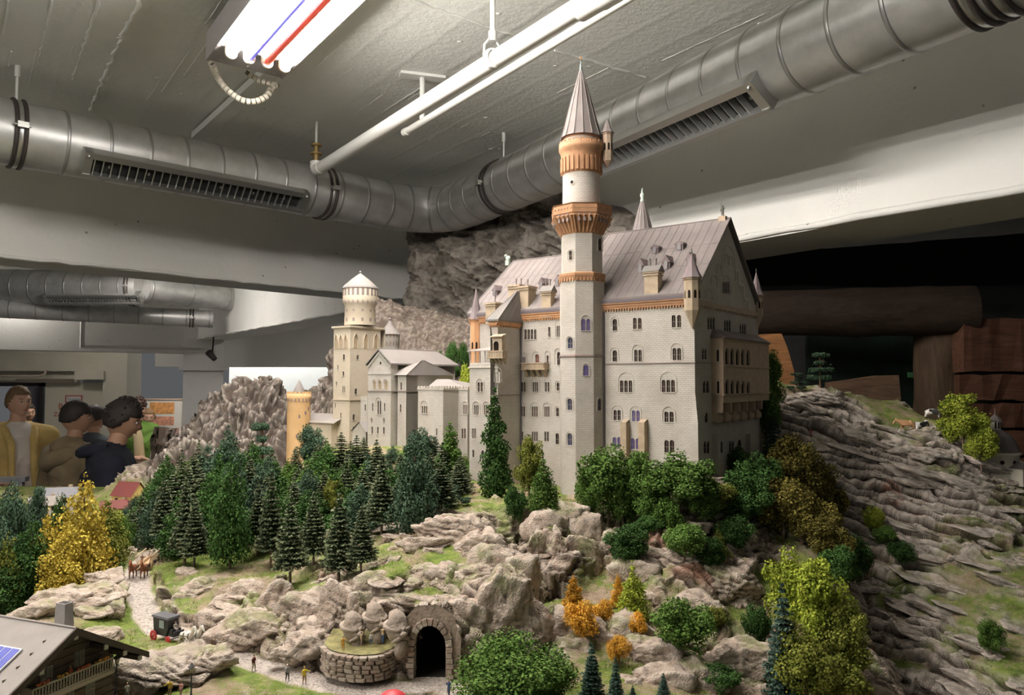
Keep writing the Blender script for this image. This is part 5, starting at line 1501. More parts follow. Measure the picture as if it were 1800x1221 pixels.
def ridge_z(x,y):
 z=np.full(x.shape,-9.0)
 for a,b in zip(CREST[:-1],CREST[1:]):
  ab=b-a;L=(ab[:2]**2).sum()
  t=np.clip(((x-a[0])*ab[0]+(y-a[1])*ab[1])/L,0,1)
  e=np.hypot(x-a[0]-t*ab[0],y-a[1]-t*ab[1])
  e=e*np.where(x/y<-.492,3.0,1.0)
  z=np.maximum(z,a[2]+t*ab[2]-.72*e-.6*np.clip(e-.2,0,9))
 return z
def hz(x,y):
 x=np.atleast_1d(np.asarray(x,dtype=np.float64));y=np.atleast_1d(np.asarray(y,dtype=np.float64))
 z=hz0(x,y)
 z=np.where(y>2.2,np.maximum(z,ridge_z(x,y)),z)
 d,pz=path_near(x,y)
 k=1-sstep(.018,.045,d)
 z=z+(pz-z)*k
 f=(1-sstep(.030,.046,np.abs(x-TUN.x)))*(y<TUN.y+.013)*(y>.9)
 return np.where(f>0,np.minimum(z,TUN.z+(z-TUN.z)*(1-f)),z)
def ground(x,y):return float(hz(x,y)[0])
ys_=np.concatenate([np.arange(.74,1.72,.0027),np.arange(1.7227,2.32,.0031),np.exp(np.arange(math.log(2.325),math.log(3.5),.0026))])
xs_=np.arange(-2.55,2.65,.0036)
GX_,GY_=np.meshgrid(xs_,ys_)
lim=.75*GY_+np.where(GX_>0,.38,.22)
stretch=np.clip(lim/2.4,.15,1.0)
keep=np.abs(GX_)<lim
ny,nx=GX_.shape
idx=-np.ones((ny,nx),dtype=np.int64);idx[keep]=np.arange(keep.sum())
x0,y0=GX_[keep],GY_[keep]
gz=hz(x0,y0)
e_=.004
nxv=-(hz(x0+e_,y0)-hz(x0-e_,y0))/(2*e_);nyv=-(hz(x0,y0+e_)-hz(x0,y0-e_))/(2*e_)
nl=np.sqrt(nxv**2+nyv**2+1)
N=np.stack([nxv/nl,nyv/nl,1/nl],-1)
slope=1-N[:,2]
P0=np.stack([x0,y0,gz],-1)
pd=path_dist(x0,y0)
on_path=1-sstep(.017,.026,pd+.006*fbm(P0*30,3,5))
wR=np.maximum(sstep(1.80,1.95,y0)*sstep(.34,.38,x0/y0),sstep(.0,.05,x0/y0-(.455+.075*np.clip((1.6-y0)/.35,0,1)))*(y0>1.0))
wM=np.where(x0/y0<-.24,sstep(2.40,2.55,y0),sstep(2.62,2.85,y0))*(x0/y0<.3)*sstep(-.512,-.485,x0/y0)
mead=np.exp(-((x0-MEAD.x)/.17)**2-((y0-MEAD.y)/.12)**2)+np.exp(-((x0-MEAD2.x)/.10)**2-((y0-MEAD2.y)/.10)**2)
shade_side=sstep(.32,.40,x0/y0)*(1-wR)
big=fbm(P0*7,3,1)
front=(1-wR)*(1-sstep(1.75,2.1,y0))
rock=sstep(.10,.22,slope+.10*big+.10*fbm(P0*26,3,9)+.082*front*(1-.8*(1-sstep(.035,.07,pd)))+.10*wR)
rock=np.where(x0/y0<-.46,rock*sstep(1.0,1.1,y0),rock)
rock=rock*(1-sstep(.35,.7,mead));rock=np.maximum(rock,wM)
rock*=(1-on_path)
lc=np.array([tuple(CI@Vector((a,b,c)))for a,b,c in((0,0,0),(1,0,0),(0,1,0))])
lx=lc[0,0]+(lc[1,0]-lc[0,0])*x0+(lc[2,0]-lc[0,0])*y0
ly=lc[0,1]+(lc[1,1]-lc[0,1])*x0+(lc[2,1]-lc[0,1])*y0
foot=sstep(-.12,-.06,ly)*(1-sstep(.44,.50,ly))*sstep(-1.6,-1.5,lx)*(1-sstep(.0,.05,lx))
warp=np.stack([fbm(P0*9+k*17,3,20+k)for k in range(3)],-1)*.035
Q=P0+warp
dipx=np.where(wR>.5,.36,.22)
tl=(Q[:,2]+dipx*Q[:,0]+.12*Q[:,1])/np.where(wR>.5,.027,.019)
lay=np.floor(tl);fr=tl-lay
lh=_hash(lay.astype(np.int64),np.floor(np.where(wR>.5,Q[:,0]*6,Q[:,0]*16)+lay*.37).astype(np.int64),np.floor(np.where(wR>.5,Q[:,1]*3,Q[:,1]*16)).astype(np.int64),3)
ledge=np.where(wR>.5,sstep(.0,.22,fr)*(1-sstep(.55,1.0,fr)),1-fr**3)*(.35+.65*lh)
gap=np.exp(-((fr-.02)/.10)**2)+np.exp(-((fr-1.0)/.10)**2)
S=np.array([15.,15.,22.])*1.15
f1,f2,cid=worley(Q*S,40)
crack=1-sstep(.02,.16,f2-f1)
block=(cid-.5)
g1,g2,gid=worley((P0+warp*.6)*np.array([44.,44.,62.]),50)
crack2=1-sstep(.02,.2,g2-g1)
fine=fbm(P0*120,3,60)
h1_,h2_,hid=worley((P0+warp*1.2)*np.array([8.,8.,10.]),140)
tilt=.02*(hid-.5)+.10*(_hash((hid*999).astype(np.int64),(hid*77).astype(np.int64),(hid*13).astype(np.int64),4)-.5)*(h1_-.3)*.35
disp=np.where(wR>.5,.030*(ledge-.45)+.003*block-.007*gap+.018*(hid-.5),.0085*(ledge-.4)+.022*block-.007*crack+.034*(hid-.5)+tilt-.008*(1-sstep(.0,.1,h2_-h1_)))+np.where(wR>.5,.0,1.0)*(.0045*(gid-.5)-.0028*crack2)+.0020*fine
disp*=1-.72*shade_side
rg=ridged(np.stack([x0*5+warp[:,0]*8,y0*3,gz*2.2],-1),5,70)
rg2=ridged(np.stack([x0*16+warp[:,0]*14,y0*8,gz*4],-1),4,71)
dm=wM*(.10*(rg-.60)+.06*(rg2-.55)+.022*(ridged(np.stack([x0*34+warp[:,0]*20,y0*22,gz*9],-1),3,73)-.5)+.012*fbm(P0*40,3,77))*(1-.80*sstep(-.28,-.21,x0/y0))
amp=rock*(1-foot)*(1-.95*wM)
grassy=(1-rock)*(.0035*fbm(P0*22,3,80)+.0016*fbm(P0*90,2,81))*(1-on_path)
D=disp*amp+dm+grassy+on_path*.0006*fbm(P0*300,2,90)
V=P0+N*D[:,None]
tun=(np.abs(x0-TUN.x)<.027)&(y0>TUN.y+.006)&(y0<TUN.y+.15)&(V[:,2]<TUN.z+.088)
tun_in=(np.abs(x0-TUN.x)<.030)&(y0>TUN.y-.002)&(y0<TUN.y+.016)
a=idx[:-1,:-1].ravel();b=idx[:-1,1:].ravel();c=idx[1:,1:].ravel();d=idx[1:,:-1].ravel()
ok=(a>=0)&(b>=0)&(c>=0)&(d>=0)
Fq=np.stack([a,b,c,d],-1)[ok]
Fq=Fq[~tun[Fq].any(axis=1)]
curv=np.zeros(len(V))
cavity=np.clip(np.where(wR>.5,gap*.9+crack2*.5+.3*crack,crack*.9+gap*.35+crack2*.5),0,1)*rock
grass=(1-rock)*(1-on_path)
red=sstep(.34,.5,fbm(P0*5.5+3,3,31))*rock*(1-wM)
moss=sstep(.08,.3,fbm(P0*13+9,4,33))*sstep(.35,.75,N[:,2])*rock*(1-wM*.92)
def terrain_mat():
 m=bpy.data.materials.new('model_landscape');m.use_nodes=True
 t=NT(m);bs=t.n['Principled BSDF']
 tc=t.node('ShaderNodeTexCoord')
 def attr(nm):n=t.node('ShaderNodeAttribute',attribute_name=nm);return n.outputs['Fac']
 def noise(s,d=6.0,r=.6):
  n=t.node('ShaderNodeTexNoise',in_Scale=s,in_Detail=d,in_Roughness=r);t.link(tc.outputs['Object'],n.inputs['Vector']);return n.outputs['Fac']
 def ramp(f,stops):
  n=t.node('ShaderNodeValToRGB');el=n.color_ramp.elements
  while len(el)<len(stops):el.new(.5)
  for e,(p,c_)in zip(el,stops):e.position=p;e.color=rgba(c_)
  t.link(f,n.inputs['Fac']);return n.outputs['Color']
 def mix(f,A,B,mode='MIX'):
  n=t.node('ShaderNodeMix',data_type='RGBA',blend_type=mode)
  if isinstance(f,float):n.inputs[0].default_value=f
  else:t.link(f,n.inputs[0])
  for s_,v in((6,A),(7,B)):
   if isinstance(v,tuple):n.inputs[s_].default_value=rgba(v)
   else:t.link(v,n.inputs[s_])
  return n.outputs[2]
 rockc=ramp(noise(17,8,.65),[(.30,(.30,.235,.185)),(.47,(.50,.405,.325)),(.62,(.61,.51,.42)),(.78,(.69,.60,.51))])
 greyr=ramp(noise(21,8,.65),[(.30,(.30,.26,.22)),(.47,(.52,.46,.40)),(.62,(.64,.58,.51)),(.78,(.72,.67,.60))])
 rc=mix(attr('right'),rockc,greyr)
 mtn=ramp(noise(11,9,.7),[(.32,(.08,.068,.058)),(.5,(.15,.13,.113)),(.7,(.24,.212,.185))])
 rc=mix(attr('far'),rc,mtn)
 rc=mix(attr('red'),rc,(.34,.17,.115))
 gr=ramp(noise(40,6,.7),[(.28,(.07,.11,.02)),(.5,(.16,.22,.045)),(.72,(.28,.31,.08))])
 dirt=ramp(noise(60,5,.7),[(.3,(.24,.17,.11)),(.7,(.42,.33,.24))])
 gr=mix(ramp(noise(13,5,.7),[(.45,(0,0,0)),(.60,(1,1,1))]),gr,dirt)
 rc=mix(attr('moss'),rc,gr)
 gp=t.node('ShaderNodeNewGeometry')
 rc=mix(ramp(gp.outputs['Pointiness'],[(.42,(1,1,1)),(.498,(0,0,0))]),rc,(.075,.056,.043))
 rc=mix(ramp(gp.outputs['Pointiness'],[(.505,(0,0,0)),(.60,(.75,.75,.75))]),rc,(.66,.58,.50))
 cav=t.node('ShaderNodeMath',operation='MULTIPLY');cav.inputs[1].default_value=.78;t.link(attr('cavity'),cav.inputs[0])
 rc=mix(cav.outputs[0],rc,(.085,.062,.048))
 vor=t.node('ShaderNodeTexVoronoi',in_Scale=330.0);t.link(tc.outputs['Object'],vor.inputs['Vector'])
 gv=ramp(vor.outputs['Color'],[(.1,(.30,.26,.22)),(.4,(.50,.44,.39)),(.65,(.60,.54,.48)),(.9,(.36,.30,.26))])
 col=mix(attr('grass'),rc,gr)
 col=mix(attr('path'),col,gv)
 t.link(col,bs.inputs['Base Color'])
 bs.inputs['Roughness'].default_value=.9;bs.inputs['Specular IOR Level'].default_value=.2
 h1=noise(150,8,.7)
 ad=t.node('ShaderNodeMath',operation='MULTIPLY_ADD');ad.inputs[1].default_value=.6
 t.link(vor.outputs['Distance'],ad.inputs[0]);t.link(h1,ad.inputs[2])
 bp=t.node('ShaderNodeBump',in_Strength=.8,in_Distance=.004);t.link(ad.outputs[0],bp.inputs['Height']);t.link(bp.outputs['Normal'],bs.inputs['Normal'])
 return m
M_LAND=terrain_mat()
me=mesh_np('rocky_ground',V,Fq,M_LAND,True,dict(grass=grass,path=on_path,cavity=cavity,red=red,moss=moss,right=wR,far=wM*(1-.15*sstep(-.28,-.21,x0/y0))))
land=finish(bpy.data.objects.new('rocky_ground',me),None,'rocky model railway landscape of cliffs, meadows and a gravel path around the castle','landscape')
Vz=np.full((ny,nx),np.nan);Vz[keep]=V[:,2]
def top(x,y):
 j=int(np.clip(np.searchsorted(ys_,y),0,ny-1));i=int(np.clip(round((x-xs_[0])/.0036),0,nx-1))
 z=Vz[j,i]
 return float(z)if z==z else ground(x,y)
qg=np.random.default_rng(3)
cand=np.where((grass>.55)&(y0<2.2)&(foot<.1)&(np.abs(x0/y0)<.72))[0]
sel=qg.choice(cand,min(len(cand),26000))
dens=fbm(P0[sel]*16,3,44)>-.02
sel=sel[dens]
n_=len(sel);bl=3
base=np.repeat(V[sel],bl,0)+qg.normal(0,.0012,(n_*bl,3))*np.array([1,1,0]);hh=qg.uniform(.0018,.0050,n_*bl);lean_=qg.normal(0,.0014,(n_*bl,2));wv=qg.normal(size=(n_*bl,2));wv/=np.linalg.norm(wv,axis=1)[:,None];wv*=.0005
b0=base.copy();b0[:,:2]-=wv;b1=base.copy();b1[:,:2]+=wv;tp_=base.copy();tp_[:,:2]+=lean_;tp_[:,2]+=hh;b0[:,2]-=.001;b1[:,2]-=.001
Vg=np.stack([b0,b1,tp_],1).reshape(-1,3)
mg=bpy.data.materials.new('grass_fibre');mg.use_nodes=True
tg=NT(mg);gg=tg.node('ShaderNodeNewGeometry');rg_=tg.node('ShaderNodeValToRGB');rg_.color_ramp.elements.new(.75)
for e,(p,c_)in zip(rg_.color_ramp.elements,((0,(.13,.19,.03)),(.75,(.30,.34,.07)),(1,(.48,.42,.12)))):e.position=p;e.color=rgba(c_)
tg.link(gg.outputs['Random Per Island'],rg_.inputs['Fac']);tg.link(rg_.outputs['Color'],tg.n['Principled BSDF'].inputs['Base Color']);tg.n['Principled BSDF'].inputs['Roughness'].default_value=.9
finish(bpy.data.objects.new('grass_tufts',mesh_np('grass_tufts',Vg,np.arange(len(Vg)).reshape(-1,3),mg,False)),land,kind='stuff')
mb=MB();mb.box((-1.8,.9,FLOOR),(1.5,3.3,1.15));mb.build('layout_frame',mat('dark_layout_frame',(.03,.03,.03),.8),land)
def cliff(name,line,ztop,zbot,parent,seed,m,thick=.25,bulge=.07,label=None):
 """vertical rock face along a plan line; ztop is a list of heights along it"""
 line=[Vector((p[0],p[1],0))for p in line]
 L=[0.0]
 for p,q in zip(line,line[1:]):L.append(L[-1]+(q-p).length)
 nu,nv=int(L[-1]/.0065),190
 us=np.linspace(0,L[-1],nu)
 px_=np.interp(us,L,[p.x for p in line]);py_=np.interp(us,L,[p.y for p in line]);zt_=np.interp(us,L,ztop)
 dx=np.gradient(px_);dy=np.gradient(py_);l=np.hypot(dx,dy);nxx,nyy=dy/l,-dx/l
 zt_=zt_+.03*fbm(np.stack([us*14,us*0,us*0],-1),4,seed)
 v=np.linspace(0,1,nv)
 U,Vv=np.meshgrid(np.arange(nu),v)
 X=px_[U];Yy=py_[U];Z=zbot+(zt_[U]-zbot)*Vv
 Pq=np.stack([X,Yy,Z],-1)
 w_=np.stack([fbm(Pq*5+k*9,3,seed+k)for k in range(3)],-1)*.10
 q=Pq+w_
 f1,f2,ci=worley(q*np.array([4.,4.,6.]),seed);g1,g2,gi=worley(q*np.array([20.,20.,34.]),seed+9)
 rg_=ridged(np.stack([q[...,0]*7,q[...,1]*7,(q[...,2]+.3*q[...,0])*19],-1),5,seed+5);rg_v=ridged(q*np.array([11.,11.,3.]),4,seed+6)
 d=bulge*(fbm(Pq*3,3,seed+3))+.045*(ci-.5)+.008*(gi-.5)+.050*(rg_-.5)+.025*(rg_v-.5)+.016*(ridged(q*np.array([24.,24.,40.]),4,seed+8)-.5)+.007*(ridged(q*np.array([60.,60.,80.]),3,seed+9)-.5)+.008*fbm(Pq*50,3,seed+7)
 back=sstep(.9,1.0,Vv)**2*.06
 X2=X+nxx[U]*(d-back);Y2=Yy+nyy[U]*(d-back)
 A=np.stack([X2,Y2,Z],-1).reshape(-1,3)
 B=np.stack([px_-nxx*thick,py_-nyy*thick,zt_],-1);B2=np.stack([px_-nxx*thick,py_-nyy*thick,zt_*0+zbot],-1)
 VV=np.concatenate([A,B,B2])
 ii=np.arange(nv*nu).reshape(nv,nu)
 Fs=np.stack([ii[:-1,:-1],ii[:-1,1:],ii[1:,1:],ii[1:,:-1]],-1).reshape(-1,4)
 nb=nv*nu;kb=np.arange(nu-1)
 F2=np.stack([ii[-1,:-1],ii[-1,1:],nb+kb+1,nb+kb],-1);F3=np.stack([nb+kb,nb+kb+1,nb+nu+kb+1,nb+nu+kb],-1)
 FF=np.concatenate([Fs,F2,F3])
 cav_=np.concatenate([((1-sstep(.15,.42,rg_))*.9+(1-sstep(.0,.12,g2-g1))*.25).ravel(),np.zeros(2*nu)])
 zer=np.zeros(len(VV))
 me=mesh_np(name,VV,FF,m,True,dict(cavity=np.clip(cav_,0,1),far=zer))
 o=finish(bpy.data.objects.new(name,me),parent,label)
 for e,flip in((0,1),(nu-1,0)):
  col_=[tuple(VV[k])for k in ii[:,e]]+[tuple(B[e]),tuple(B2[e])]
  mb=MB();mb.add(col_,[tuple(range(len(col_)))[::-1]if flip else tuple(range(len(col_)))]);mb.build('cliff_end',m,o)
 return o
def cliff_mat():
 m=bpy.data.materials.new('grey_cliff');m.use_nodes=True
 t=NT(m);bs=t.n['Principled BSDF'];tc=t.node('ShaderNodeTexCoord')
 n=t.node('ShaderNodeTexNoise',in_Scale=7.0,in_Detail=9.0,in_Roughness=.68);t.link(tc.outputs['Object'],n.inputs['Vector'])
 r=t.node('ShaderNodeValToRGB');el=r.color_ramp.elements;el.new(.5)
 for e,(p,c_)in zip(el,((.30,(.14,.122,.104)),(.5,(.28,.25,.215)),(.70,(.42,.38,.33)))):e.position=p;e.color=rgba(c_)
 t.link(n.outputs['Fac'],r.inputs['Fac'])
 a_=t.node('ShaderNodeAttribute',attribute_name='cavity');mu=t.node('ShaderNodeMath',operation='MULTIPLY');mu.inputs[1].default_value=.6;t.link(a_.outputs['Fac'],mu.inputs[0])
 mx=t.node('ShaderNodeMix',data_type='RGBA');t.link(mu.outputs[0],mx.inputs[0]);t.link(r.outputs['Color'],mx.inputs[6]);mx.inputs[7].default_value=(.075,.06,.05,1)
 t.link(mx.outputs[2],bs.inputs['Base Color']);bs.inputs['Roughness'].default_value=.9;bs.inputs['Specular IOR Level'].default_value=.15
 n2=t.node('ShaderNodeTexNoise',in_Scale=60.0,in_Detail=8.0);t.link(tc.outputs['Object'],n2.inputs['Vector'])
 bp=t.node('ShaderNodeBump',in_Strength=.6,in_Distance=.01);t.link(n2.outputs['Fac'],bp.inputs['Height']);t.link(bp.outputs['Normal'],bs.inputs['Normal'])
 return m
M_CLIFF=cliff_mat()
pts=[at(px,500,Y)for px,Y in((719,5.0),(729,4.75),(800,4.62),(860,4.42),(930,4.16),(1000,3.92),(1060,3.70),(1095,3.56),(1118,3.50),(1140,3.6))]
tops=[at(px,py,Y).z for px,py,Y in((719,372,5.0),(729,350,4.75),(800,335,4.62),(860,330,4.42),(930,325,4.16),(1000,335,3.92),(1060,362,3.70),(1095,377,3.56),(1118,400,3.50),(1140,470,3.6))]
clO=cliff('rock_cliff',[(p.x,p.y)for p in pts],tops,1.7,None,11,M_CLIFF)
clO['label']='tall grey brown rock cliff rising behind the castle up to the duct';clO['category']='rock'
def _ico(n):
 import bmesh
 bm=bmesh.new();bmesh.ops.create_icosphere(bm,subdivisions=n,radius=1.0)
 V=np.array([v.co[:]for v in bm.verts]);F=np.array([[v.index for v in f.verts]for f in bm.faces]);bm.free()
 return V,F
ICO4,ICO3=_ico(5),_ico(4)
def boulder(px,py,Y,wpx,hpx,seed,deep=.8,lean=0.0,strata=.5,parent=land,moss_=.6,right=0.0,name='rock',tilt=0.0):
 q=np.random.default_rng(seed)
 U,F=ICO4 if max(wpx,hpx)>115 else ICO3
 n=12
 pn=q.normal(size=(n,3));pn/=np.linalg.norm(pn,axis=1)[:,None]
 pn=np.concatenate([pn,[[0,-.9,.2],[.15,-.1,1]]]);pn/=np.linalg.norm(pn,axis=1)[:,None]
 pd_=np.concatenate([q.uniform(.62,1.0,n),[.72,.85]])
 dots=U@pn.T
 r=np.where(dots>.05,pd_/np.maximum(dots,.05),9).min(axis=1)
 r=np.minimum(r,1.25)
 u=Y/FOC
 s=np.array([wpx*u/2,wpx*u/2*deep,hpx*u/2])
 P=U*r[:,None]*s
 if tilt:P=P@np.array(Matrix.Rotation(tilt,3,'Y')).T
 c=np.array(at(px,py,Y))
 W=P+c
 t=(W[:,2]+.25*W[:,0]+.01*fbm(W*30,3,seed))/.011
 fr=t-np.floor(t)
 g1,g2,gi=worley(W*60+seed,seed)
 sm=min(1.0,s[2]/.02)
 d=sm*(.004*(ridged(W*45,4,seed)-.5)+.005*(gi-.5)+.008*fbm(W*22,3,seed+1))-sm*strata*.0042*(np.exp(-(fr/.12)**2)+np.exp(-((fr-1)/.12)**2))
 W=W+U*d[:,None]
 if lean:W[:,0]+=(W[:,2]-c[2])*lean
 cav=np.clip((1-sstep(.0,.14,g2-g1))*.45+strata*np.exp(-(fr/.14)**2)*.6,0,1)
 nz=U[:,2]/np.maximum(s[2],1e-5)*s[0]
 ms=sstep(.3,.7,U[:,2])*sstep(-.05,.25,fbm(W*18,3,33))*moss_
 z=np.zeros(len(W))
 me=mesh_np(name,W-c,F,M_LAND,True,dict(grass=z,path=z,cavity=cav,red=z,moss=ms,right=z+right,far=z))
 o=bpy.data.objects.new(name,me);o.location=tuple(c)
 return finish(o,parent)
for k,(px,py,Y,w,h,kw)in enumerate([(427,1045,1.34,80,62,{}),(352,1035,1.37,75,50,{}),(480,1060,1.30,92,110,dict(lean=.35)),(437,1112,1.225,120,72,{}),(385,1090,1.26,80,44,{}),(330,1010,1.44,40,26,{}),(535,1070,1.26,92,70,dict(strata=1.0)),(545,1130,1.16,96,60,dict(lean=.2)),(505,1150,1.15,70,40,{}),(600,1080,1.215,70,120,{}),(655,1035,1.225,100,66,dict(strata=1.0)),(640,1075,1.205,60,90,dict(lean=.05)),(686,1070,1.20,66,100,{}),(730,1058,1.19,70,34,dict(strata=1.0)),(800,1062,1.19,74,48,dict(lean=-.1)),(836,1090,1.18,66,80,dict(lean=-.2)),(838,1135,1.15,60,66,{}),(880,1080,1.19,80,170,dict(lean=.18)),(925,1095,1.20,76,140,dict(lean=-.2)),(912,1020,1.27,84,110,{}),(868,1000,1.30,80,90,dict(lean=.1)),(845,955,1.38,84,56,{}),(790,930,1.43,120,62,dict(strata=1.0)),(742,958,1.38,76,44,{}),(800,1008,1.27,90,40,dict(strata=1.0)),(750,1010,1.27,70,40,{}),(958,925,1.56,84,76,{}),(1002,915,1.58,70,70,{}),(1035,935,1.57,66,84,{}),(940,985,1.50,44,130,dict(lean=.05)),(985,985,1.47,40,120,dict(lean=-.05)),(1030,1000,1.5,60,130,dict(lean=-.1)),(1000,1105,1.25,84,90,{}),(1050,1118,1.24,90,70,{}),(1010,1145,1.19,80,56,{}),(1100,1112,1.26,110,70,{}),(1130,1150,1.2,120,70,{}),(1155,1195,1.13,110,60,dict(lean=.3)),(1110,1005,1.46,110,56,{}),(1080,965,1.54,60,70,{}),(1190,990,1.48,120,60,dict(strata=1.2)),(1270,1030,1.45,130,80,dict(strata=1.2)),(1235,1070,1.38,100,60,dict(strata=1)),(1290,1160,1.23,120,70,{}),(1230,1190,1.15,110,60,{}),(1200,930,1.56,100,50,dict(strata=1)),(590,1150,1.13,24,14,{}),(655,1146,1.125,34,14,{}),(684,1146,1.13,20,16,{}),(612,1140,1.145,26,16,{}),(130,1046,1.30,150,36,dict(lean=.6)),(180,1014,1.38,70,36,dict(lean=.5)),(70,1075,1.235,80,40,dict(lean=.4)),(205,1075,1.27,40,44,{}),(160,1078,1.25,60,26,{}),(300,1176,1.115,190,60,dict(strata=1.3,right=.4)),(250,1185,1.10,110,70,dict(strata=1.3,right=.4)),(370,1160,1.12,80,50,dict(strata=1)),(180,1120,1.19,80,30,{}),(1425,702,2.27,120,40,dict(strata=1.2,right=1.,moss_=.4,tilt=.12)),(1630,760,2.2,70,30,dict(strata=.6,right=1.)),]):
 boulder(px,py,Y,w,h,200+k,**kw)
def hit(px,py,y0_=.85,y1_=3.3):
 """where a line of sight meets the landscape"""
 d=ray(px,py);yy=np.arange(y0_,y1_,.004)
 P=np.array([tuple(EYE+d*(y/d.y))for y in yy])
 dz=P[:,2]-hz(P[:,0],P[:,1])
 k=np.argmax(dz<0)
 return Vector(P[k])if dz[k]<0 else None
q_=random.Random(77)
for k in range(110):
 px=q_.uniform(1390,1810);f=(px-1390)/410
 lo=700+130*f if px<1640 else 770+40*f
 py=lo+(1225-lo)*q_.random()**1.15
 if 1500<px<1670 and py<752:continue
 if px<1500+(py-900)*.24 and py>880:continue
 h_=hit(px,py,1.0)
 if h_ is None or h_.y<1.25:continue
 w=q_.uniform(34,105);boulder(px,py,h_.y+.012,w,q_.uniform(10,24),900+k,deep=q_.uniform(.6,1.1),strata=.8,moss_=.55,right=1.0,tilt=q_.uniform(.10,.42))
for k,(x0_,x1_,y0_,y1_,n_)in enumerate(((690,860,900,1040,24),(520,700,1020,1080,8),(1080,1330,960,1200,22),(930,1050,900,1120,12),(310,560,1030,1140,12))):
 for i in range(n_):
  px,py=q_.uniform(x0_,x1_),q_.uniform(y0_,y1_);h_=hit(px,py)
  if h_ is None or path_dist(np.array([h_.x]),np.array([h_.y]))[0]<.05:continue
  boulder(px,py,h_.y+.008,q_.uniform(22,70),q_.uniform(10,34),1500+40*k+i,deep=q_.uniform(.6,1),strata=1.0,moss_=.5,tilt=q_.uniform(-.3,.35))
def leaf_mesh(name,C,S,m,up=0.35,seed=0,aspect=1.0,tip=None,normals=None):
 """one small quad per leaf at C with size S, loosely facing outwards"""
 q=np.random.default_rng(seed)
 n=len(C)
 nrm=q.normal(size=(n,3))
 if normals is not None:nrm=nrm*.75+normals
 nrm[:,2]+=up
 nrm/=np.linalg.norm(nrm,axis=1)[:,None]+1e-9
 t=q.normal(size=(n,3));a=np.cross(nrm,t);a/=np.linalg.norm(a,axis=1)[:,None]+1e-9
 b=np.cross(nrm,a)
 S=np.asarray(S)[:,None]*np.ones((n,1))
 V=np.stack([C-a*S*aspect,C-b*S,C+a*S*aspect,C+b*S],1).reshape(-1,3)
 F=np.arange(4*n).reshape(-1,4)
 at_=None if tip is None else dict(tip=np.repeat(tip,4))
 return mesh_np(name,V,F,m,False,at_)
def blobs_leaves(B,R,n,q,shell=.35):
 """points on the surfaces of blobs B with radii R, none deep inside another one"""
 w=R**2;k=q.choice(len(B),n,p=w/w.sum())
 d=q.normal(size=(n,3));d/=np.linalg.norm(d,axis=1)[:,None]
 r=R[k]*(1-shell*q.random(n)**2)*(1+.12*q.normal(size=n))
 return B[k]+d*r[:,None],d
def foliage_mat(name,c,c2,tipc=None):
 m=bpy.data.materials.new(name);m.use_nodes=True
 t=NT(m);bs=t.n['Principled BSDF']
 geo=t.node('ShaderNodeNewGeometry');rp=t.node('ShaderNodeValToRGB')
 rp.color_ramp.elements[0].color=rgba(c);rp.color_ramp.elements[1].color=rgba(c2)
 t.link(geo.outputs['Random Per Island'],rp.inputs['Fac'])
 col=rp.outputs['Color']
 if tipc:
  a=t.node('ShaderNodeAttribute',attribute_name='tip');mx=t.node('ShaderNodeMix',data_type='RGBA')
  t.link(a.outputs['Fac'],mx.inputs[0]);t.link(col,mx.inputs[6]);mx.inputs[7].default_value=rgba(tipc);col=mx.outputs[2]
 oi=t.node('ShaderNodeObjectInfo');mr=t.node('ShaderNodeMapRange');mr.inputs['To Min'].default_value=.82;mr.inputs['To Max'].default_value=1.18
 t.link(oi.outputs['Random'],mr.inputs['Value'])
 hs=t.node('ShaderNodeHueSaturation');t.link(col,hs.inputs['Color']);t.link(mr.outputs['Result'],hs.inputs['Value'])
 t.link(hs.outputs['Color'],bs.inputs['Base Color'])
 bs.inputs['Roughness'].default_value=.8;bs.inputs['Specular IOR Level'].default_value=.15
 MATS[name]=m
 return m
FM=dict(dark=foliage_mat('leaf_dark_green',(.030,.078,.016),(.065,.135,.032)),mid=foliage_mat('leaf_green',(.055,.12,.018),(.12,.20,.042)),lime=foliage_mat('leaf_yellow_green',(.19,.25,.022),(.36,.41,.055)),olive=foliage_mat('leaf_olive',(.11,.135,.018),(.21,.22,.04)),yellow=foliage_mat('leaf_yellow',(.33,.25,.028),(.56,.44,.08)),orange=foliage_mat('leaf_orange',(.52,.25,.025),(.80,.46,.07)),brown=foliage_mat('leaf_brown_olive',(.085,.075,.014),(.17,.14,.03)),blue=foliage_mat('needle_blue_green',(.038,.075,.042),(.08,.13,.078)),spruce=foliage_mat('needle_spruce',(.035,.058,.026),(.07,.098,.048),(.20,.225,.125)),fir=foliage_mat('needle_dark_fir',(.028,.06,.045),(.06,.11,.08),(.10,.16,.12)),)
M_BARK=mat('bark',(.17,.12,.085),.9,noise=.3,nscale=90,bump=.4)
M_BARKR=mat('bark_reddish',(.22,.12,.07),.9,noise=.3,nscale=90)
TREES={}
def trunk_mesh(name,h,r0,r1,m,branches=0,seed=0,sp=.3):
 q=random.Random(seed);mb=MB()
 pts=[Vector((q.uniform(-.012,.012)*(i>0),q.uniform(-.012,.012)*(i>0),h*i/5))for i in range(6)]
 pts[0].z=-.06
 mb.path(pts,[r0+(r1-r0)*i/5 for i in range(6)],7)
 for b in range(branches):
  a=q.uniform(0,2*PI);z=h*q.uniform(.45,.95);L=sp*q.uniform(.5,1)
  p=Vector((0,0,z));mb.path([p,p+Vector((math.cos(a)*L*.5,math.sin(a)*L*.5,L*.55)),p+Vector((math.cos(a)*L,math.sin(a)*L,L*.8))],[r1*.9,r1*.6,r1*.25],5)
 return mb.mesh(name,m)
def def_tree(key,fmesh,tmesh):TREES[key]=(fmesh,tmesh)
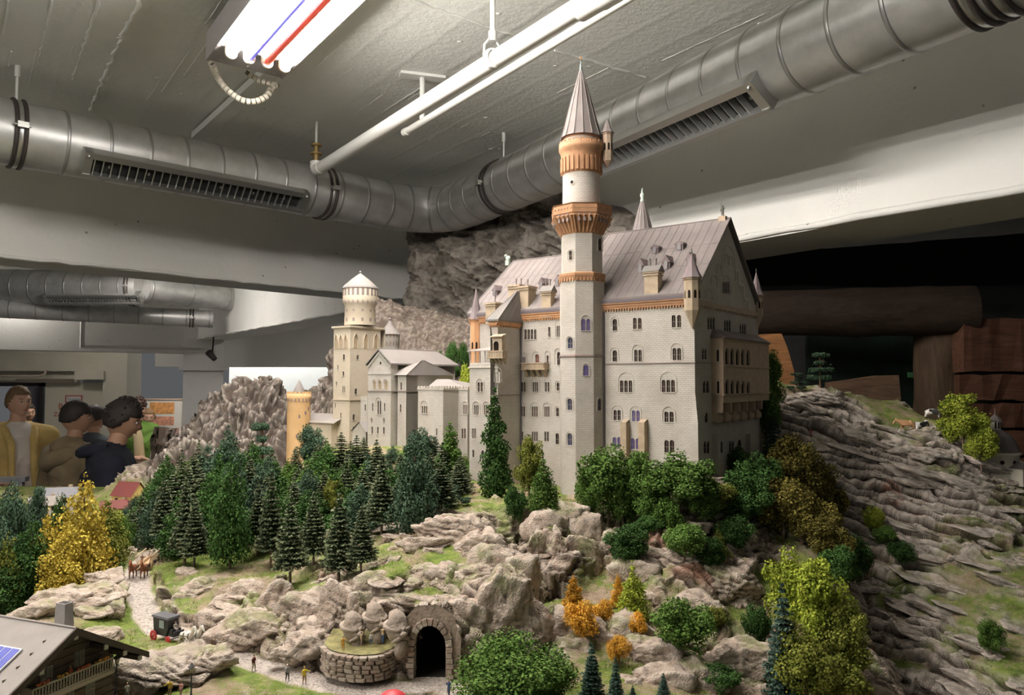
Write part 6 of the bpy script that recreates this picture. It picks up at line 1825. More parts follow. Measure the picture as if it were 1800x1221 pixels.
def t_decid(key,seed,w=.40,z0=.06,n=10500,nb=38,ls=.0135):
 q=np.random.default_rng(seed)
 d=q.normal(size=(nb,3));d/=np.linalg.norm(d,axis=1)[:,None]
 rad=q.random(nb)**.4
 B=d*rad[:,None]*np.array([w,w,(1-z0)/2*.86])*.74+np.array([0,0,z0+(1-z0)*.5])
 R=q.uniform(.20,.36,nb)*w*(1.1-.25*rad)
 C,nn=blobs_leaves(B,R,n,q)
 s=1/max(1e-6,C[:,2].max())
 f=leaf_mesh('foliage',C*np.array([1,1,s]),q.uniform(.7,1.3,n)*ls,FM['mid'],.3,seed,normals=nn)
 def_tree(key,f,trunk_mesh('trunk',.55,.022,.012,M_BARK,7,seed,w*.7))
def t_cone(key,seed,w=.24,z0=.10,n=8500,levels=9,ls=.012,pw=.9,per=5):
 """soft conifers and larches: clumps stacked into a cone"""
 q=np.random.default_rng(seed);B,R=[],[]
 for i in range(levels):
  t=i/(levels-1);z=z0+(1-z0)*(t*.93+.02)
  rr=w*(1-t)**pw+.012
  k=max(1,int(per*(1-t)+1.5))
  for j in range(k):
   a=2*PI*(j+q.random())/k;e=rr*q.uniform(.40,.85)if k>1 else 0
   B.append((math.cos(a)*e,math.sin(a)*e,z+q.uniform(-.025,.025)));R.append(max(.018,rr*q.uniform(.38,.60)))
  B.append((0,0,z));R.append(rr*.55+.012)
 B,R=np.array(B),np.array(R)
 C,nn=blobs_leaves(B,R,n,q,.45)
 C[:,2]/=C[:,2].max()
 f=leaf_mesh('foliage',C,q.uniform(.7,1.3,n)*ls,FM['mid'],.2,seed,normals=nn)
 def_tree(key,f,trunk_mesh('trunk',.8,.017,.006,M_BARK,0,seed))
def t_spruce(key,seed,w=.21,z0=.22,whorls=18,ls=.011,mat_=None):
 q=np.random.default_rng(seed);C,S,T,NN=[],[],[],[]
 for i in range(whorls):
  t=i/(whorls-1);z=z0+(1-z0)*t*.97+q.uniform(-.012,.012)
  L=w*(1-t)**.8*q.uniform(.88,1.08)+.012
  nb=11 if t<.7 else 7
  a0=q.uniform(0,6.28)
  for j in range(nb):
   a=a0+2*PI*j/nb+q.uniform(-.15,.15);Lb=L*q.uniform(.75,1.1)
   k=max(5,int(26*Lb/w))
   s=np.linspace(.12,1,k)
   zz_=z+.02-.30*Lb*s**1.2+.16*Lb*s**4
   wd=.18*Lb*np.sin(np.clip(s*2.6,0,PI))+.006
   for sgn in(-1,0,1):
    off=sgn*wd*q.uniform(.5,1,k)
    x=np.cos(a)*Lb*s-np.sin(a)*off;y=np.sin(a)*Lb*s+np.cos(a)*off
    C.append(np.stack([x,y,zz_-abs(sgn)*.008+q.uniform(-.004,.004,k)],-1));S.append(ls*q.uniform(.75,1.25,k));T.append(np.clip((s-.55)/.45,0,1)**1.5*q.uniform(.4,1,k));NN.append(np.tile([math.cos(a)*.3,math.sin(a)*.3,1.0],(k,1)))
 for k in range(30):C.append(np.array([[q.normal()*.004,q.normal()*.004,.94+.06*k/30]]));S.append(np.array([.006]));T.append(np.array([.5]));NN.append(np.array([[0,0,1.]]))
 C=np.concatenate(C);S=np.concatenate(S);T=np.concatenate(T);NN=np.concatenate(NN)
 f=leaf_mesh('foliage',C,S,mat_ or FM['spruce'],.3,seed,1.3,T,NN*1.2)
 def_tree(key,f,trunk_mesh('trunk',.93,.019,.004,M_BARK,0,seed))
def t_pine(key,seed,n=6000):
 q=np.random.default_rng(seed);B,R=[],[]
 for z,rr,k in((.9,.20,6),(.70,.10,2),(.50,.30,6),(.28,.34,5)):
  a0=q.uniform(0,6.28)
  for j in range(k):
   a=a0+2*PI*j/k;e=rr*q.uniform(.3,.9);B.append((math.cos(a)*e,math.sin(a)*e,z+q.uniform(-.03,.03)));R.append(q.uniform(.07,.11))
 B,R=np.array(B),np.array(R);C,nn=blobs_leaves(B,R,n,q);C[:,2]=(C[:,2]-B[np.argmin(np.abs(C[:,None,2]-B[None,:,2]),1),2])*.6+B[np.argmin(np.abs(C[:,None,2]-B[None,:,2]),1),2]
 C[:,2]/=C[:,2].max()
 def_tree(key,leaf_mesh('foliage',C,q.uniform(.7,1.3,n)*.014,FM['blue'],.4,seed,normals=nn),trunk_mesh('trunk',.95,.03,.012,M_BARKR,8,seed,.22))
for k in range(4):t_decid('decid%d'%k,10+k)
for k in range(2):t_decid('bush%d'%k,20+k,w=.55,z0=.02,n=7500,nb=34,ls=.019)
t_decid('bush2',25,w=.55,z0=.0,n=17000,nb=60,ls=.0125)
for k in range(3):t_cone('cone%d'%k,30+k)
for k in range(2):t_cone('fluff%d'%k,40+k,w=.30,z0=.20,levels=8,per=6,pw=.62,n=8500,ls=.0125)
for k in range(2):t_cone('column%d'%k,45+k,w=.17,z0=.08,levels=11,per=4,pw=.5,n=8000,ls=.0115)
for k in range(3):t_spruce('spruce%d'%k,50+k)
t_spruce('fir0',60,w=.30,z0=.05,whorls=17,ls=.014,mat_=FM['fir']);t_spruce('fir1',61,w=.26,z0=.04,whorls=18,ls=.013,mat_=FM['fir'])
for k in range(2):t_pine('pine%d'%k,70+k)
TREE_NO={}
def tree(px,pytop,Y,key,colour,label,group=None,wpx=None,zb=None,name=None,bark=None,cat='tree',pb=None):
 """px column, pytop row of the crown's tip, Y distance; the foot stands on the landscape"""
 if pb is not None:
  h_=hit(px,pb)
  if h_ is not None:Y=h_.y
 p=at(px,pytop,Y)
 z0=top(p.x,p.y)-.002 if zb is None else zb
 h=max(.015,p.z-z0)
 fm,tm=TREES[key]
 nm=name or{'s':'spruce_tree','f':'fir_tree','d':'leafy_tree','b':'shrub','c':'conifer_tree','p':'pine_tree'}[key[0]]
 if key.startswith('fluff'):nm=name or 'conifer_tree'
 o=thing(nm,label,cat,(p.x,p.y,z0),random.uniform(0,6.28),group)
 sx=h
 if wpx:
  nat={'d':.80,'b':1.1,'c':.50,'s':.42,'f':.58,'p':.66}[key[0]]
  if key.startswith('column'):nat=.36
  if key.startswith('fluff'):nat=.62
  sx=min(wpx*(1.22 if key[0]in 'db' and px>890 else 1.0)*Y/FOC/nat,h*1.7)
 for me,n2 in((fm,'foliage'),(tm,'trunk')):
  c=bpy.data.objects.new(n2,me);c.scale=(sx,sx,h);finish(c,o)
  if n2=='foliage' and colour:
   c.material_slots[0].link='OBJECT';c.material_slots[0].material=FM[colour]
  if n2=='trunk':
   w_=h/sx if sx>h else 1;c.scale=(min(sx,h),min(sx,h),h)
   if bark:c.material_slots[0].link='OBJECT';c.material_slots[0].material=bark
 return o
TL=[]
def T(px,py,Y,key,colour,label,**k):tree(px,py,Y,key,colour,label,**k)
FR=[(290,836,1.70,'spruce0',44,'spruce with a bare trunk at the bend of the gravel path behind the hay wagon'),(328,840,1.50,'spruce1',48,'left spruce of the bare trunked pair standing by orange flowers'),(344,870,1.50,'spruce2',44,'shorter right spruce of the pair standing by orange flowers'),(478,828,1.46,'spruce0',46,'tall dark spruce with long bare trunk above the leaning boulder'),(455,846,1.52,'spruce2',40,'dark spruce half hidden just left of the tall bare trunked one'),(512,872,1.40,'spruce1',54,'spruce standing furthest forward on the rim above the boulders'),(552,866,1.45,'spruce2',50,'spruce with orange flowers at its foot, third along the plateau rim'),(597,865,1.385,'spruce0',58,'spruce on the plateau rim just left of the stone gnome faces'),(636,890,1.39,'spruce1',50,'low branched spruce at the right end of the plateau rim'),(672,803,1.58,'spruce2',52,'tall spruce with its trunk showing behind the rocky ledge'),(776,806,1.70,'spruce0',50,'spruce right of the reddish pine below the castle link wing'),]
FEET={290:958,328:992,344:996,478:997,455:978,512:1028,552:1003,597:1020,636:1007,672:941,776:902}
for px,py,Y,key,w,lb in FR:T(px,py,Y,key,None,lb,wpx=w*1.18,pb=FEET[px])
T(408,800,1.50,'fluff0','dark','dense dark green conifer with drooping sides behind the pair of spruces',wpx=80,pb=998)
T(730,764,1.66,'fluff1','blue','bushy blue green pine with reddish trunk left of the castle west wing',wpx=84,bark=M_BARKR,pb=921)
T(402,746,2.0,'fluff0','blue','tallest blue green conifer at the back left of the wood',wpx=76)
T(462,742,2.3,'pine0','blue','flat crowned pine at the back of the wood before the grey mountain',wpx=52)
T(545,745,2.2,'decid0','blue','rounded blue green tree in front of the orange gate tower house',wpx=66)
T(294,792,1.95,'fluff1','dark','bushy green conifer at the left end of the wood',wpx=56)
T(740,750,2.0,'decid1','blue','rounded blue green tree before the castle link wing',wpx=72)
T(791,741,1.90,'column0','mid','tall mid green tree touching the castle west wing corner',wpx=56)
T(870,681,1.78,'column1','dark','tall columnar green tree before the castle stair block',wpx=58)
T(600,760,2.05,'spruce1',None,'tall spruce right in front of the square castle tower',wpx=50)
T(627,766,2.0,'spruce2',None,'dark spruce before the low link house of the castle',wpx=46)
T(662,772,1.9,'spruce0',None,'spruce before the gabled castle house',wpx=46)
T(586,842,1.65,'decid2','olive','olive green tree tucked among the spruces in mid wood',wpx=50)
T(540,800,1.85,'cone1','mid','fresh green conifer in the middle of the wood',wpx=66)
T(350,774,2.05,'spruce2',None,'distant spruce between the two bushiest conifers of the wood',wpx=38)
T(320,790,1.9,'spruce1',None,'distant spruce beside the bushy conifer at the left end',wpx=40)
q_=random.Random(21)
CAN=[(225,890),(260,850),(290,800),(350,790),(400,770),(460,780),(520,800),(560,790),(600,775),(680,785),(740,775),(800,765),(825,815)]
n_=0
keys=[('spruce0',None),('spruce1',None),('spruce2',None),('fluff0','dark'),('cone0','mid'),('cone2','dark'),('fluff1','blue'),('decid3','blue')]
FILL=[]
for row,(Y,dy)in enumerate(((1.62,60),(1.74,42),(1.88,26),(2.02,12),(2.16,4))):
 px=232+row*11%30
 while px<828:
  FILL.append((px+q_.uniform(-8,8),Y+q_.uniform(-.05,.05),dy+q_.uniform(-12,22)))
  px+=q_.uniform(22,33)
BINS=[(265,'at the left end of the wood'),(300,'behind the bend of the path'),(335,'behind the bare trunked pair'),(370,'left of the tallest conifer'),(405,'around the tallest conifer'),(440,'behind the drooping dark conifer'),(475,'below the flat crowned pine'),(510,'left of the orange gate tower'),(545,'below the orange gate tower'),(580,'below the gate house roof'),(615,'below the square castle tower'),(650,'below the low link house'),(690,'below the gabled castle house'),(730,'below the hipped castle house'),(770,'below the castle link wing'),(999,'below the castle west corner')]
ROWN={1.62:'front of the wood',1.74:'second row',1.88:'middle row',2.02:'fourth row',2.16:'back row'}
KN={('spruce',None):'dark spruce',('fluff','dark'):'dense dark green conifer',('cone','mid'):'fresh green pointed conifer',('cone','dark'):'dark green pointed conifer',('fluff','blue'):'bushy blue green conifer',('decid','blue'):'round blue green tree'}
todo=[]
for px,Y,dy in FILL:
 cy=np.interp(px,[c[0]for c in CAN],[c[1]for c in CAN])+dy-8
 if Y<1.7 and px<260:continue
 p=at(px,800,Y)
 if path_dist(np.array([p.x]),np.array([p.y]))[0]<.035:continue
 k,c=keys[int(q_.random()*len(keys))]
 row=ROWN[min(ROWN,key=lambda r:abs(r-Y))]
 lb='%s in the %s %s'%(KN[(k[:-1],c)],row,next(t_ for e_,t_ in BINS if px<e_))
 todo.append([lb,px,cy,Y,k,c])
for lb in sorted({t_[0]for t_ in todo}):
 same=sorted([t_ for t_ in todo if t_[0]==lb],key=lambda t_:t_[1])
 if len(same)>1:
  for n_,t_ in enumerate(same):t_.append(('left' if n_==0 else 'right' if n_==len(same)-1 else 'middle')+' one')
for t_ in todo:
 lb,px,cy,Y,k,c=t_[:6]
 sp=k.startswith('spruce')
 T(px,cy,Y,k,c,lb+(', '+t_[6]if len(t_)>6 else ''),group='trees crowding the wood',wpx=q_.uniform(44,58)if sp else q_.uniform(54,76))
T(150,830,1.42,'fluff0','yellow','tall bright yellow larch at the left standing in front of the visitors',wpx=100,name='larch_tree')
T(84,893,1.45,'fluff1','yellow','shorter yellow larch left of the tall yellow one',wpx=72,name='larch_tree')
T(112,925,1.36,'fluff0','yellow','low yellow larch at the feet of the tall yellow one',wpx=84,name='larch_tree')
T(14,935,1.34,'fluff1','olive','yellowish conifer at the far left edge',wpx=72,name='larch_tree')
T(58,905,1.36,'fluff0','dark','dark green conifer between the yellow larches at the left edge',wpx=80)
T(102,866,1.65,'decid0','dark','dark rounded tree behind the shorter yellow larch',wpx=52)
T(188,872,1.50,'fluff1','olive','olive conifer right behind the tall yellow larch',wpx=72)
T(30,842,1.75,'decid1','blue','blue green rounded tree at the far left before the visitors',wpx=70)
T(68,850,1.8,'decid2','blue','blue green tree right of the rounded one at the far left',wpx=54)
T(0,870,1.7,'fluff1','blue','blue green conifer cut by the left edge of the photo',wpx=70)
T(8,990,1.32,'fluff0','dark','lowest dark conifer at the left edge above the chalet roof',wpx=80)
T(50,985,1.36,'fluff1','dark','dark conifer behind the rock ridge at the left edge',wpx=70)
T(205,895,1.9,'bush0','lime','lime green shrub between the olive conifer and the small spruces',wpx=40)
T(232,886,1.82,'spruce0',None,'small spruce at the left end of the wood, left one of two',wpx=40)
T(251,866,1.86,'spruce2',None,'small spruce at the left end of the wood, right one of two',wpx=42)
T(222,905,1.72,'bush1','mid','green shrub under the small spruces at the left end of the wood',wpx=44)
T(100,985,1.44,'bush0','olive','olive shrub at the foot of the yellow larches',wpx=50)
T(930,764,1.84,'decid0','olive','yellowish olive tree between the columnar tree and the tall tower',wpx=58,pb=880)
T(955,796,1.72,'cone1','mid','fresh green conical tree left of the foot of the tall tower',wpx=62,pb=892)
T(905,850,1.66,'bush1','dark','dark shrub at the foot of the columnar tree',wpx=40,pb=905)
T(1068,778,1.66,'decid1','mid','large round green tree right of the foot of the tall tower',wpx=104,pb=920)
T(1122,790,1.72,'decid2','mid','green tree behind and right of the large round one',wpx=70,pb=900)
T(1040,835,1.63,'bush0','mid','green bush low beside the tall tower foot',wpx=60,pb=915)
T(1195,792,1.62,'decid3','mid','largest green tree below the castle with forked trunk',wpx=124,pb=930)
T(1150,824,1.60,'decid0','mid','lighter green tree leaning on the left of the forked one',wpx=70,pb=930)
T(1262,838,1.62,'decid1','olive','yellowish tree right of the forked one below the castle corner',wpx=64,pb=930)
T(1300,784,1.80,'decid2','dark','small dark tree against the castle gable wall',wpx=46,pb=850)
T(1315,808,1.74,'decid3','dark','dark green tree below the castle gable loggia',wpx=88,pb=925)
T(1292,862,1.66,'bush1','dark','dark green bush under the gable tree',wpx=80,pb=940)
T(1385,762,1.92,'decid0','brown','tall shaded brownish tree right of the castle gable',wpx=104,pb=900)
T(1430,790,1.88,'decid1','brown','shaded brownish tree furthest right beside the castle',wpx=84,pb=930)
T(1375,836,1.80,'bush0','brown','shaded brown bush under the brownish trees',wpx=100,pb=935)
T(1425,862,1.78,'bush1','brown','shaded brown bush on the hill shoulder',wpx=90,pb=960)
T(1460,905,1.74,'decid2','brown','shaded brown tree hanging over the gorge',wpx=76,pb=1000)
T(1492,932,1.70,'bush0','dark','darkest bush at the edge of the gorge',wpx=72,pb=1030)
T(1104,918,1.50,'decid0','dark','round dark green tree below the big ones, left of two',wpx=78,pb=1000)
T(1203,916,1.50,'decid1','mid','round green tree below the forked one, right of two',wpx=74,pb=1015)
T(1245,940,1.50,'decid2','dark','dark tree tucked right of the round green one',wpx=56,pb=1020)
T(1262,926,1.46,'cone2','olive','narrow olive tree right of the round green ones',wpx=40,pb=1000)
T(1112,984,1.38,'cone1','lime','yellow green pointed tree beside orange shrubs',wpx=58,pb=1085)
T(1008,1010,1.40,'column0','orange','tallest orange autumn shrub on the rocks',wpx=36,name='autumn_shrub',cat='shrub',pb=1075)
T(1024,1056,1.30,'bush0','orange','broad orange autumn shrub under the tallest one',wpx=66,name='autumn_shrub',cat='shrub',pb=1125)
T(1060,1052,1.31,'bush1','orange','orange autumn shrub right of the broad one',wpx=42,name='autumn_shrub',cat='shrub',pb=1110)
T(1086,1008,1.41,'column1','orange','slim orange autumn shrub left of the yellow green pointed tree',wpx=26,name='autumn_shrub',cat='shrub',pb=1065)
T(1118,1074,1.30,'bush1','orange','small orange autumn shrub below the yellow green tree',wpx=42,name='autumn_shrub',cat='shrub',pb=1125)
T(1088,1116,1.22,'bush0','orange','lowest orange autumn shrub above the small dark firs',wpx=42,name='autumn_shrub',cat='shrub',pb=1170)
T(1198,1048,1.29,'bush1','mid','big round green bush on the rocks right of the orange shrubs',wpx=112,pb=1160)
T(1255,1064,1.30,'bush0','olive','small yellowish bush beside the big round one',wpx=40,pb=1130)
T(900,1116,1.055,'bush2','mid','very large green bush right of the road tunnel at the bottom',wpx=190,pb=1250)
T(955,1150,1.05,'bush2','mid','green bush at the bottom joined to the very large one',wpx=110,pb=1250)
T(1040,1129,1.10,'fir0',None,'small dark fir at the bottom, left of two',wpx=46,pb=1225)
T(1082,1154,1.08,'fir1',None,'small dark fir at the bottom, right of two',wpx=42,pb=1240)
T(1166,1182,1.08,'fir0',None,'tiny dark fir at the bottom beside the slanted rock',wpx=28,pb=1230)
T(1112,1204,1.06,'fir1',None,'tiniest dark fir at the very bottom edge',wpx=22,pb=1235)
T(1395,960,1.36,'decid3','lime','large yellow green tree in the lower right, its top highest',wpx=100,pb=1140)
T(1442,978,1.38,'decid2','lime','yellow green tree joined to the right of the highest one',wpx=110,pb=1180)
T(1478,1058,1.33,'decid0','olive','olive green tree lowest right on the castle hill',wpx=100,pb=1210)
T(1415,1100,1.28,'decid1','olive','olive green bushy tree at the bottom behind the dark fir',wpx=110,pb=1260)
T(1470,1150,1.26,'bush1','olive','olive bush at the bottom of the castle hill',wpx=110,pb=1260)
T(1375,1025,1.22,'fir1',None,'tall dark blue fir before the yellow green trees',wpx=86,pb=1240)
T(1330,1060,1.36,'bush0','dark','dark bush in the shade left of the dark blue fir',wpx=50,pb=1140)
T(1340,790,1.80,'decid1','dark','dark tree between the gable trees and the brownish trees',wpx=64,pb=890)
T(1408,842,1.80,'decid3','brown','lower shaded brownish tree in front of the tall brownish one',wpx=76,pb=950)
T(1455,840,1.80,'bush1','brown','shaded brown bush high at the right end of the brownish trees',wpx=66,pb=930)
T(1475,955,1.70,'decid0','dark','very dark tree hanging low over the gorge',wpx=70,pb=1045)
T(1095,828,1.66,'decid3','mid','green tree squeezed between the large round one and the forked one',wpx=66,pb=920)
T(1232,838,1.62,'decid2','mid','green tree overlapping the right side of the forked one',wpx=72,pb=935)
T(1170,870,1.58,'bush1','mid','green bush at the foot of the forked tree',wpx=62,pb=940)
T(1140,905,1.54,'bush0','dark','dark bush above the left one of the two round trees',wpx=50,pb=960)
T(1290,905,1.60,'decid1','dark','dark tree on the shaded slope below the gable trees',wpx=66,pb=985)
T(1265,1165,1.2,'bush1','dark','dark bush in the shade at the bottom left of the dark blue fir',wpx=70,pb=1215)
T(1352,614,2.12,'decid0','mid','bright green tree right behind the castle gable',wpx=56,zb=1.86)
T(1345,655,2.08,'decid1','mid','green tree below the bright one behind the castle gable',wpx=64,zb=1.80)
T(1357,698,2.02,'fir0',None,'dark fir on the slope right of the castle gable',wpx=38,pb=800)
T(1441,619,2.14,'pine0','blue','flat crowned blue green pine on the summit of the right hill',wpx=50,pb=678)
T(1403,655,2.10,'pine1','blue','low flat pine left of the summit pine on the right hill',wpx=40,pb=690)
T(1690,689,1.96,'decid2','lime','bright yellow green tree leaning on the right hill by the church',wpx=84,pb=800)
T(1722,740,1.95,'decid3','lime','lower yellow green tree in front of the little church',wpx=56,pb=830)
T(1535,888,1.78,'bush0','lime','small lime green shrub on the right cliff, uppermost of three',wpx=36,pb=935)
T(1556,922,1.74,'bush1','mid','green shrub in the middle of the three on the right cliff',wpx=42,pb=975)
T(1585,950,1.71,'bush0','dark','dark shrub lowest of the three on the right cliff',wpx=48,pb=1005)
T(1742,1086,1.54,'decid0','mid','green shrub near the bottom of the right cliff',wpx=46,pb=1160)
T(820,636,2.5,'bush1','lime','bright lime green bush behind the castle terrace',wpx=44)
for px,py,w,lb in((770,615,34,'dark shrub at the left of those on the rock slope behind the castle'),(795,598,30,'uppermost dark shrub on the rock slope behind the castle'),(775,645,30,'lowest dark shrub on the rock slope behind the knights house roof'),(800,640,30,'dark shrub just above the lime bush behind the castle terrace'),(815,600,24,'small dark shrub next to the orange castle turret')):
 T(px,py,2.84,'bush0','dark',lb,group='dark shrubs on the rock behind the castle',wpx=w)
def skin_mesh(name,nodes,edges,mats,sub=1,root=None,post=None):
 """nodes: {key: (x, y, z, r)}; edges: [(a, b, material index)]; one continuous surface over the skeleton"""
 ks=list(nodes);ix={k:i for i,k in enumerate(ks)}
 me=bpy.data.meshes.new('skeleton')
 me.from_pydata([nodes[k][:3]for k in ks],[(ix[a],ix[b])for a,b,_ in edges],[])
 o=bpy.data.objects.new('skeleton',me);COL.objects.link(o)
 md=o.modifiers.new('skin','SKIN');md.use_smooth_shade=True
 sv=me.skin_vertices[0].data
 for k in ks:
  r=nodes[k][3];r=r if isinstance(r,tuple)else(r,r)
  sv[ix[k]].radius=r;sv[ix[k]].use_root=False
 sv[ix[root or ks[0]]].use_root=True
 ms=o.modifiers.new('sub','SUBSURF');ms.levels=sub;ms.render_levels=sub
 dg=bpy.context.evaluated_depsgraph_get();dg.update()
 out=bpy.data.meshes.new_from_object(o.evaluated_get(dg))
 bpy.data.objects.remove(o);bpy.data.meshes.remove(me)
 out.name=name
 out.materials.clear()
 for m in mats:out.materials.append(m)
 n=len(out.polygons)
 cen=np.zeros(n*3);out.polygons.foreach_get('center',cen);cen=cen.reshape(-1,3)
 best=np.full(n,1e9);mi=np.zeros(n,dtype=np.int32)
 for a,b,m in edges:
  A,B=np.array(nodes[a][:3]),np.array(nodes[b][:3]);AB=B-A
  t=np.clip(((cen-A)@AB)/max(1e-12,AB@AB),0,1)
  ra=nodes[a][3];rb=nodes[b][3]
  ra=ra[0]if isinstance(ra,tuple)else ra;rb=rb[0]if isinstance(rb,tuple)else rb
  d=np.linalg.norm(cen-A-t[:,None]*AB,axis=1)/np.maximum(ra+(rb-ra)*t,1e-5)
  w=d<best;best[w]=d[w];mi[w]=m
 if post is not None:mi=post(cen,mi)
 out.polygons.foreach_set('material_index',mi.astype(np.int32))
 out.polygons.foreach_set('use_smooth',np.ones(n,dtype=bool))
 out.update()
 return out
def human_nodes(arms=('down','down'),stride=0.0,lean=0.0,seat=False,wide=1.0,thick=1.0,hands=False,bow=0.0,turn=0.0):
 """unit figure (height 1) facing -y"""
 N_={}
 w=wide;k=thick
 def P(n,x,y,z,r):
  y2=y-lean*max(0,z-.5)
  N_[n]=(x,y2,z,r)
 P('pelvis',0,0,.525,(.082*w,.064*k));P('waist',0,.004,.60,(.078*w,.058*k));P('chest',0,.004,.71,(.094*w,.066*k));P('upper',0,.008,.785,(.078*w,.055*k));P('neck0',0,.008,.825,.036);P('neck',0,-.002,.865,.031)
 P('head0',0,-.012-bow*.02,.895,(.040,.046));P('head',0,-.008-bow*.03,.945-bow*.01,(.044,.052));P('crown',0,-.002-bow*.03,.982-bow*.01,(.030,.036))
 E_=[('pelvis','waist',0),('waist','chest',0),('chest','upper',0),('upper','neck0',0),('neck0','neck',2),('neck','head0',2),('head0','head',2),('head','crown',2)]
 for s,nm,pose in((-1,'L',arms[0]),(1,'R',arms[1])):
  P('sh'+nm,s*.106*w,.008,.782,.040*k)
  if pose=='down':el,wr,hd=(s*.132*w,.015,.63),(s*.138*w,-.02,.50),(s*.136*w,-.03,.445)
  elif pose=='fwd':el,wr,hd=(s*.125*w,-.01,.635),(s*.075,-.125,.645),(s*.045,-.175,.665)
  elif pose=='hold':el,wr,hd=(s*.135*w,.0,.635),(s*.095,-.11,.60),(s*.06,-.155,.605)
  elif pose=='up':el,wr,hd=(s*.16,-.03,.90),(s*.12,-.06,1.02),(s*.11,-.07,1.07)
  elif pose=='out':el,wr,hd=(s*.20,-.01,.72),(s*.29,-.05,.68),(s*.335,-.06,.68)
  elif pose=='face':el,wr,hd=(s*.15,-.05,.68),(s*.07,-.11,.83),(s*.045,-.10,.88)
  P('el'+nm,*el,.031*k);P('wr'+nm,*wr,.021);P('hd'+nm,*hd,(.018,.022))
  E_+=[('upper','sh'+nm,0)]+([('neck0','sh'+nm,0),('chest','sh'+nm,0)]if hands else[])+[('sh'+nm,'el'+nm,0),('el'+nm,'wr'+nm,3),('wr'+nm,'hd'+nm,2)]
  if hands:
   d=Vector(hd)-Vector(wr);d.normalize();sd=d.cross(Vector((0,0,1))).normalized()
   for fi,(o_,L_)in enumerate(((-.016,.040),(-.005,.046),(.006,.043),(.016,.034))):
    b=Vector(hd)+sd*o_+d*.006
    P('f%s%d'%(nm,fi),*b,.0062);q=b+d*L_*.55+Vector((0,0,-.004));P('g%s%d'%(nm,fi),*q,.0052);e=q+d*L_*.35+Vector((0,0,-.013));P('h%s%d'%(nm,fi),*e,.0045)
    E_+=[('hd'+nm,'f%s%d'%(nm,fi),2),('f%s%d'%(nm,fi),'g%s%d'%(nm,fi),2),('g%s%d'%(nm,fi),'h%s%d'%(nm,fi),2)]
   b=(Vector(wr)*.55+Vector(hd)*.45)-sd*s*.02;P('t'+nm,*b,.007);q=b-sd*s*.016+d*.025;P('u'+nm,*q,.0055);E_+=[('hd'+nm,'t'+nm,2),('t'+nm,'u'+nm,2)]
  f=stride*s
  if seat:kn,an,to=(s*.06,-.20,.50),(s*.06,-.21,.27),(s*.06,-.28,.245)
  else:kn,an,to=(s*.056,-.02-f*.10,.285),(s*.058,.02-f*.19,.05),(s*.064,-.06-f*.19,.022)
  P('hip'+nm,s*.052*w,0,.49,.060*k);P('kn'+nm,*kn,.042*k);P('an'+nm,*an,.028);P('to'+nm,*to,.023)
  E_+=[('pelvis','hip'+nm,1),('hip'+nm,'kn'+nm,1),('kn'+nm,'an'+nm,1),('an'+nm,'to'+nm,4)]
 return N_,E_
M_SKIN=mat('skin',(.62,.37,.25),.55)
M_SKIND=mat('skin_tan',(.42,.24,.15),.55)
PAINT={}
def paint(name,c,r=.7):
 return mat('paint_'+name,c,r)
HM={}
def mini(px,pb,label,shirt,trousers,pose=('down','down'),h=.0215,rz=0.0,hair=(.08,.05,.03),group=None,stride=.4,seat=False,Y=None,loc=None,hat=None,name='figurine',pack=None,sleeve=None,cat='figurine'):
 key=(pose,stride,seat)
 if key not in HM:HM[key]=human_nodes(pose,stride,.02,seat,1.08,1.05)
 N_,E_=HM[key]
 if loc is None:
  p=hit(px,pb)if Y is None else at(px,pb,Y)
  z=top(p.x,p.y)if Y is None else p.z
  loc=(p.x,p.y,z)
 o=thing(name,label,cat,loc,rz,group,h)
 me=skin_mesh('body',N_,E_,[paint('%.2f%.2f%.2f'%shirt,shirt),paint('%.2f%.2f%.2f'%trousers,trousers),M_SKIN,paint('%.2f%.2f%.2f'%sleeve,sleeve)if sleeve else paint('%.2f%.2f%.2f'%shirt,shirt),paint('shoe',(.05,.04,.035))],1,'pelvis')
 finish(bpy.data.objects.new('body',me),o)
 mb=MB()
 if hat:mb.tube((0,-.01,.965),(0,-.01,1.01),.052,.04,10);mb.tube((0,-.01,.962),(0,-.01,.972),.085,.085,10);mb.build('hat',paint('hat%.2f%.2f'%hat[:2],hat),o)
 else:mb.ball((0,.006,.962),(.053,.058,.05),10,7);mb.build('hair',paint('hair%.2f'%hair[0],hair),o)
 if pack:mb=MB();mb.ball((0,.085,.72),(.075,.045,.10),8,6);mb.build('rucksack',paint('pack%.2f'%pack[0],pack),o)
 return o
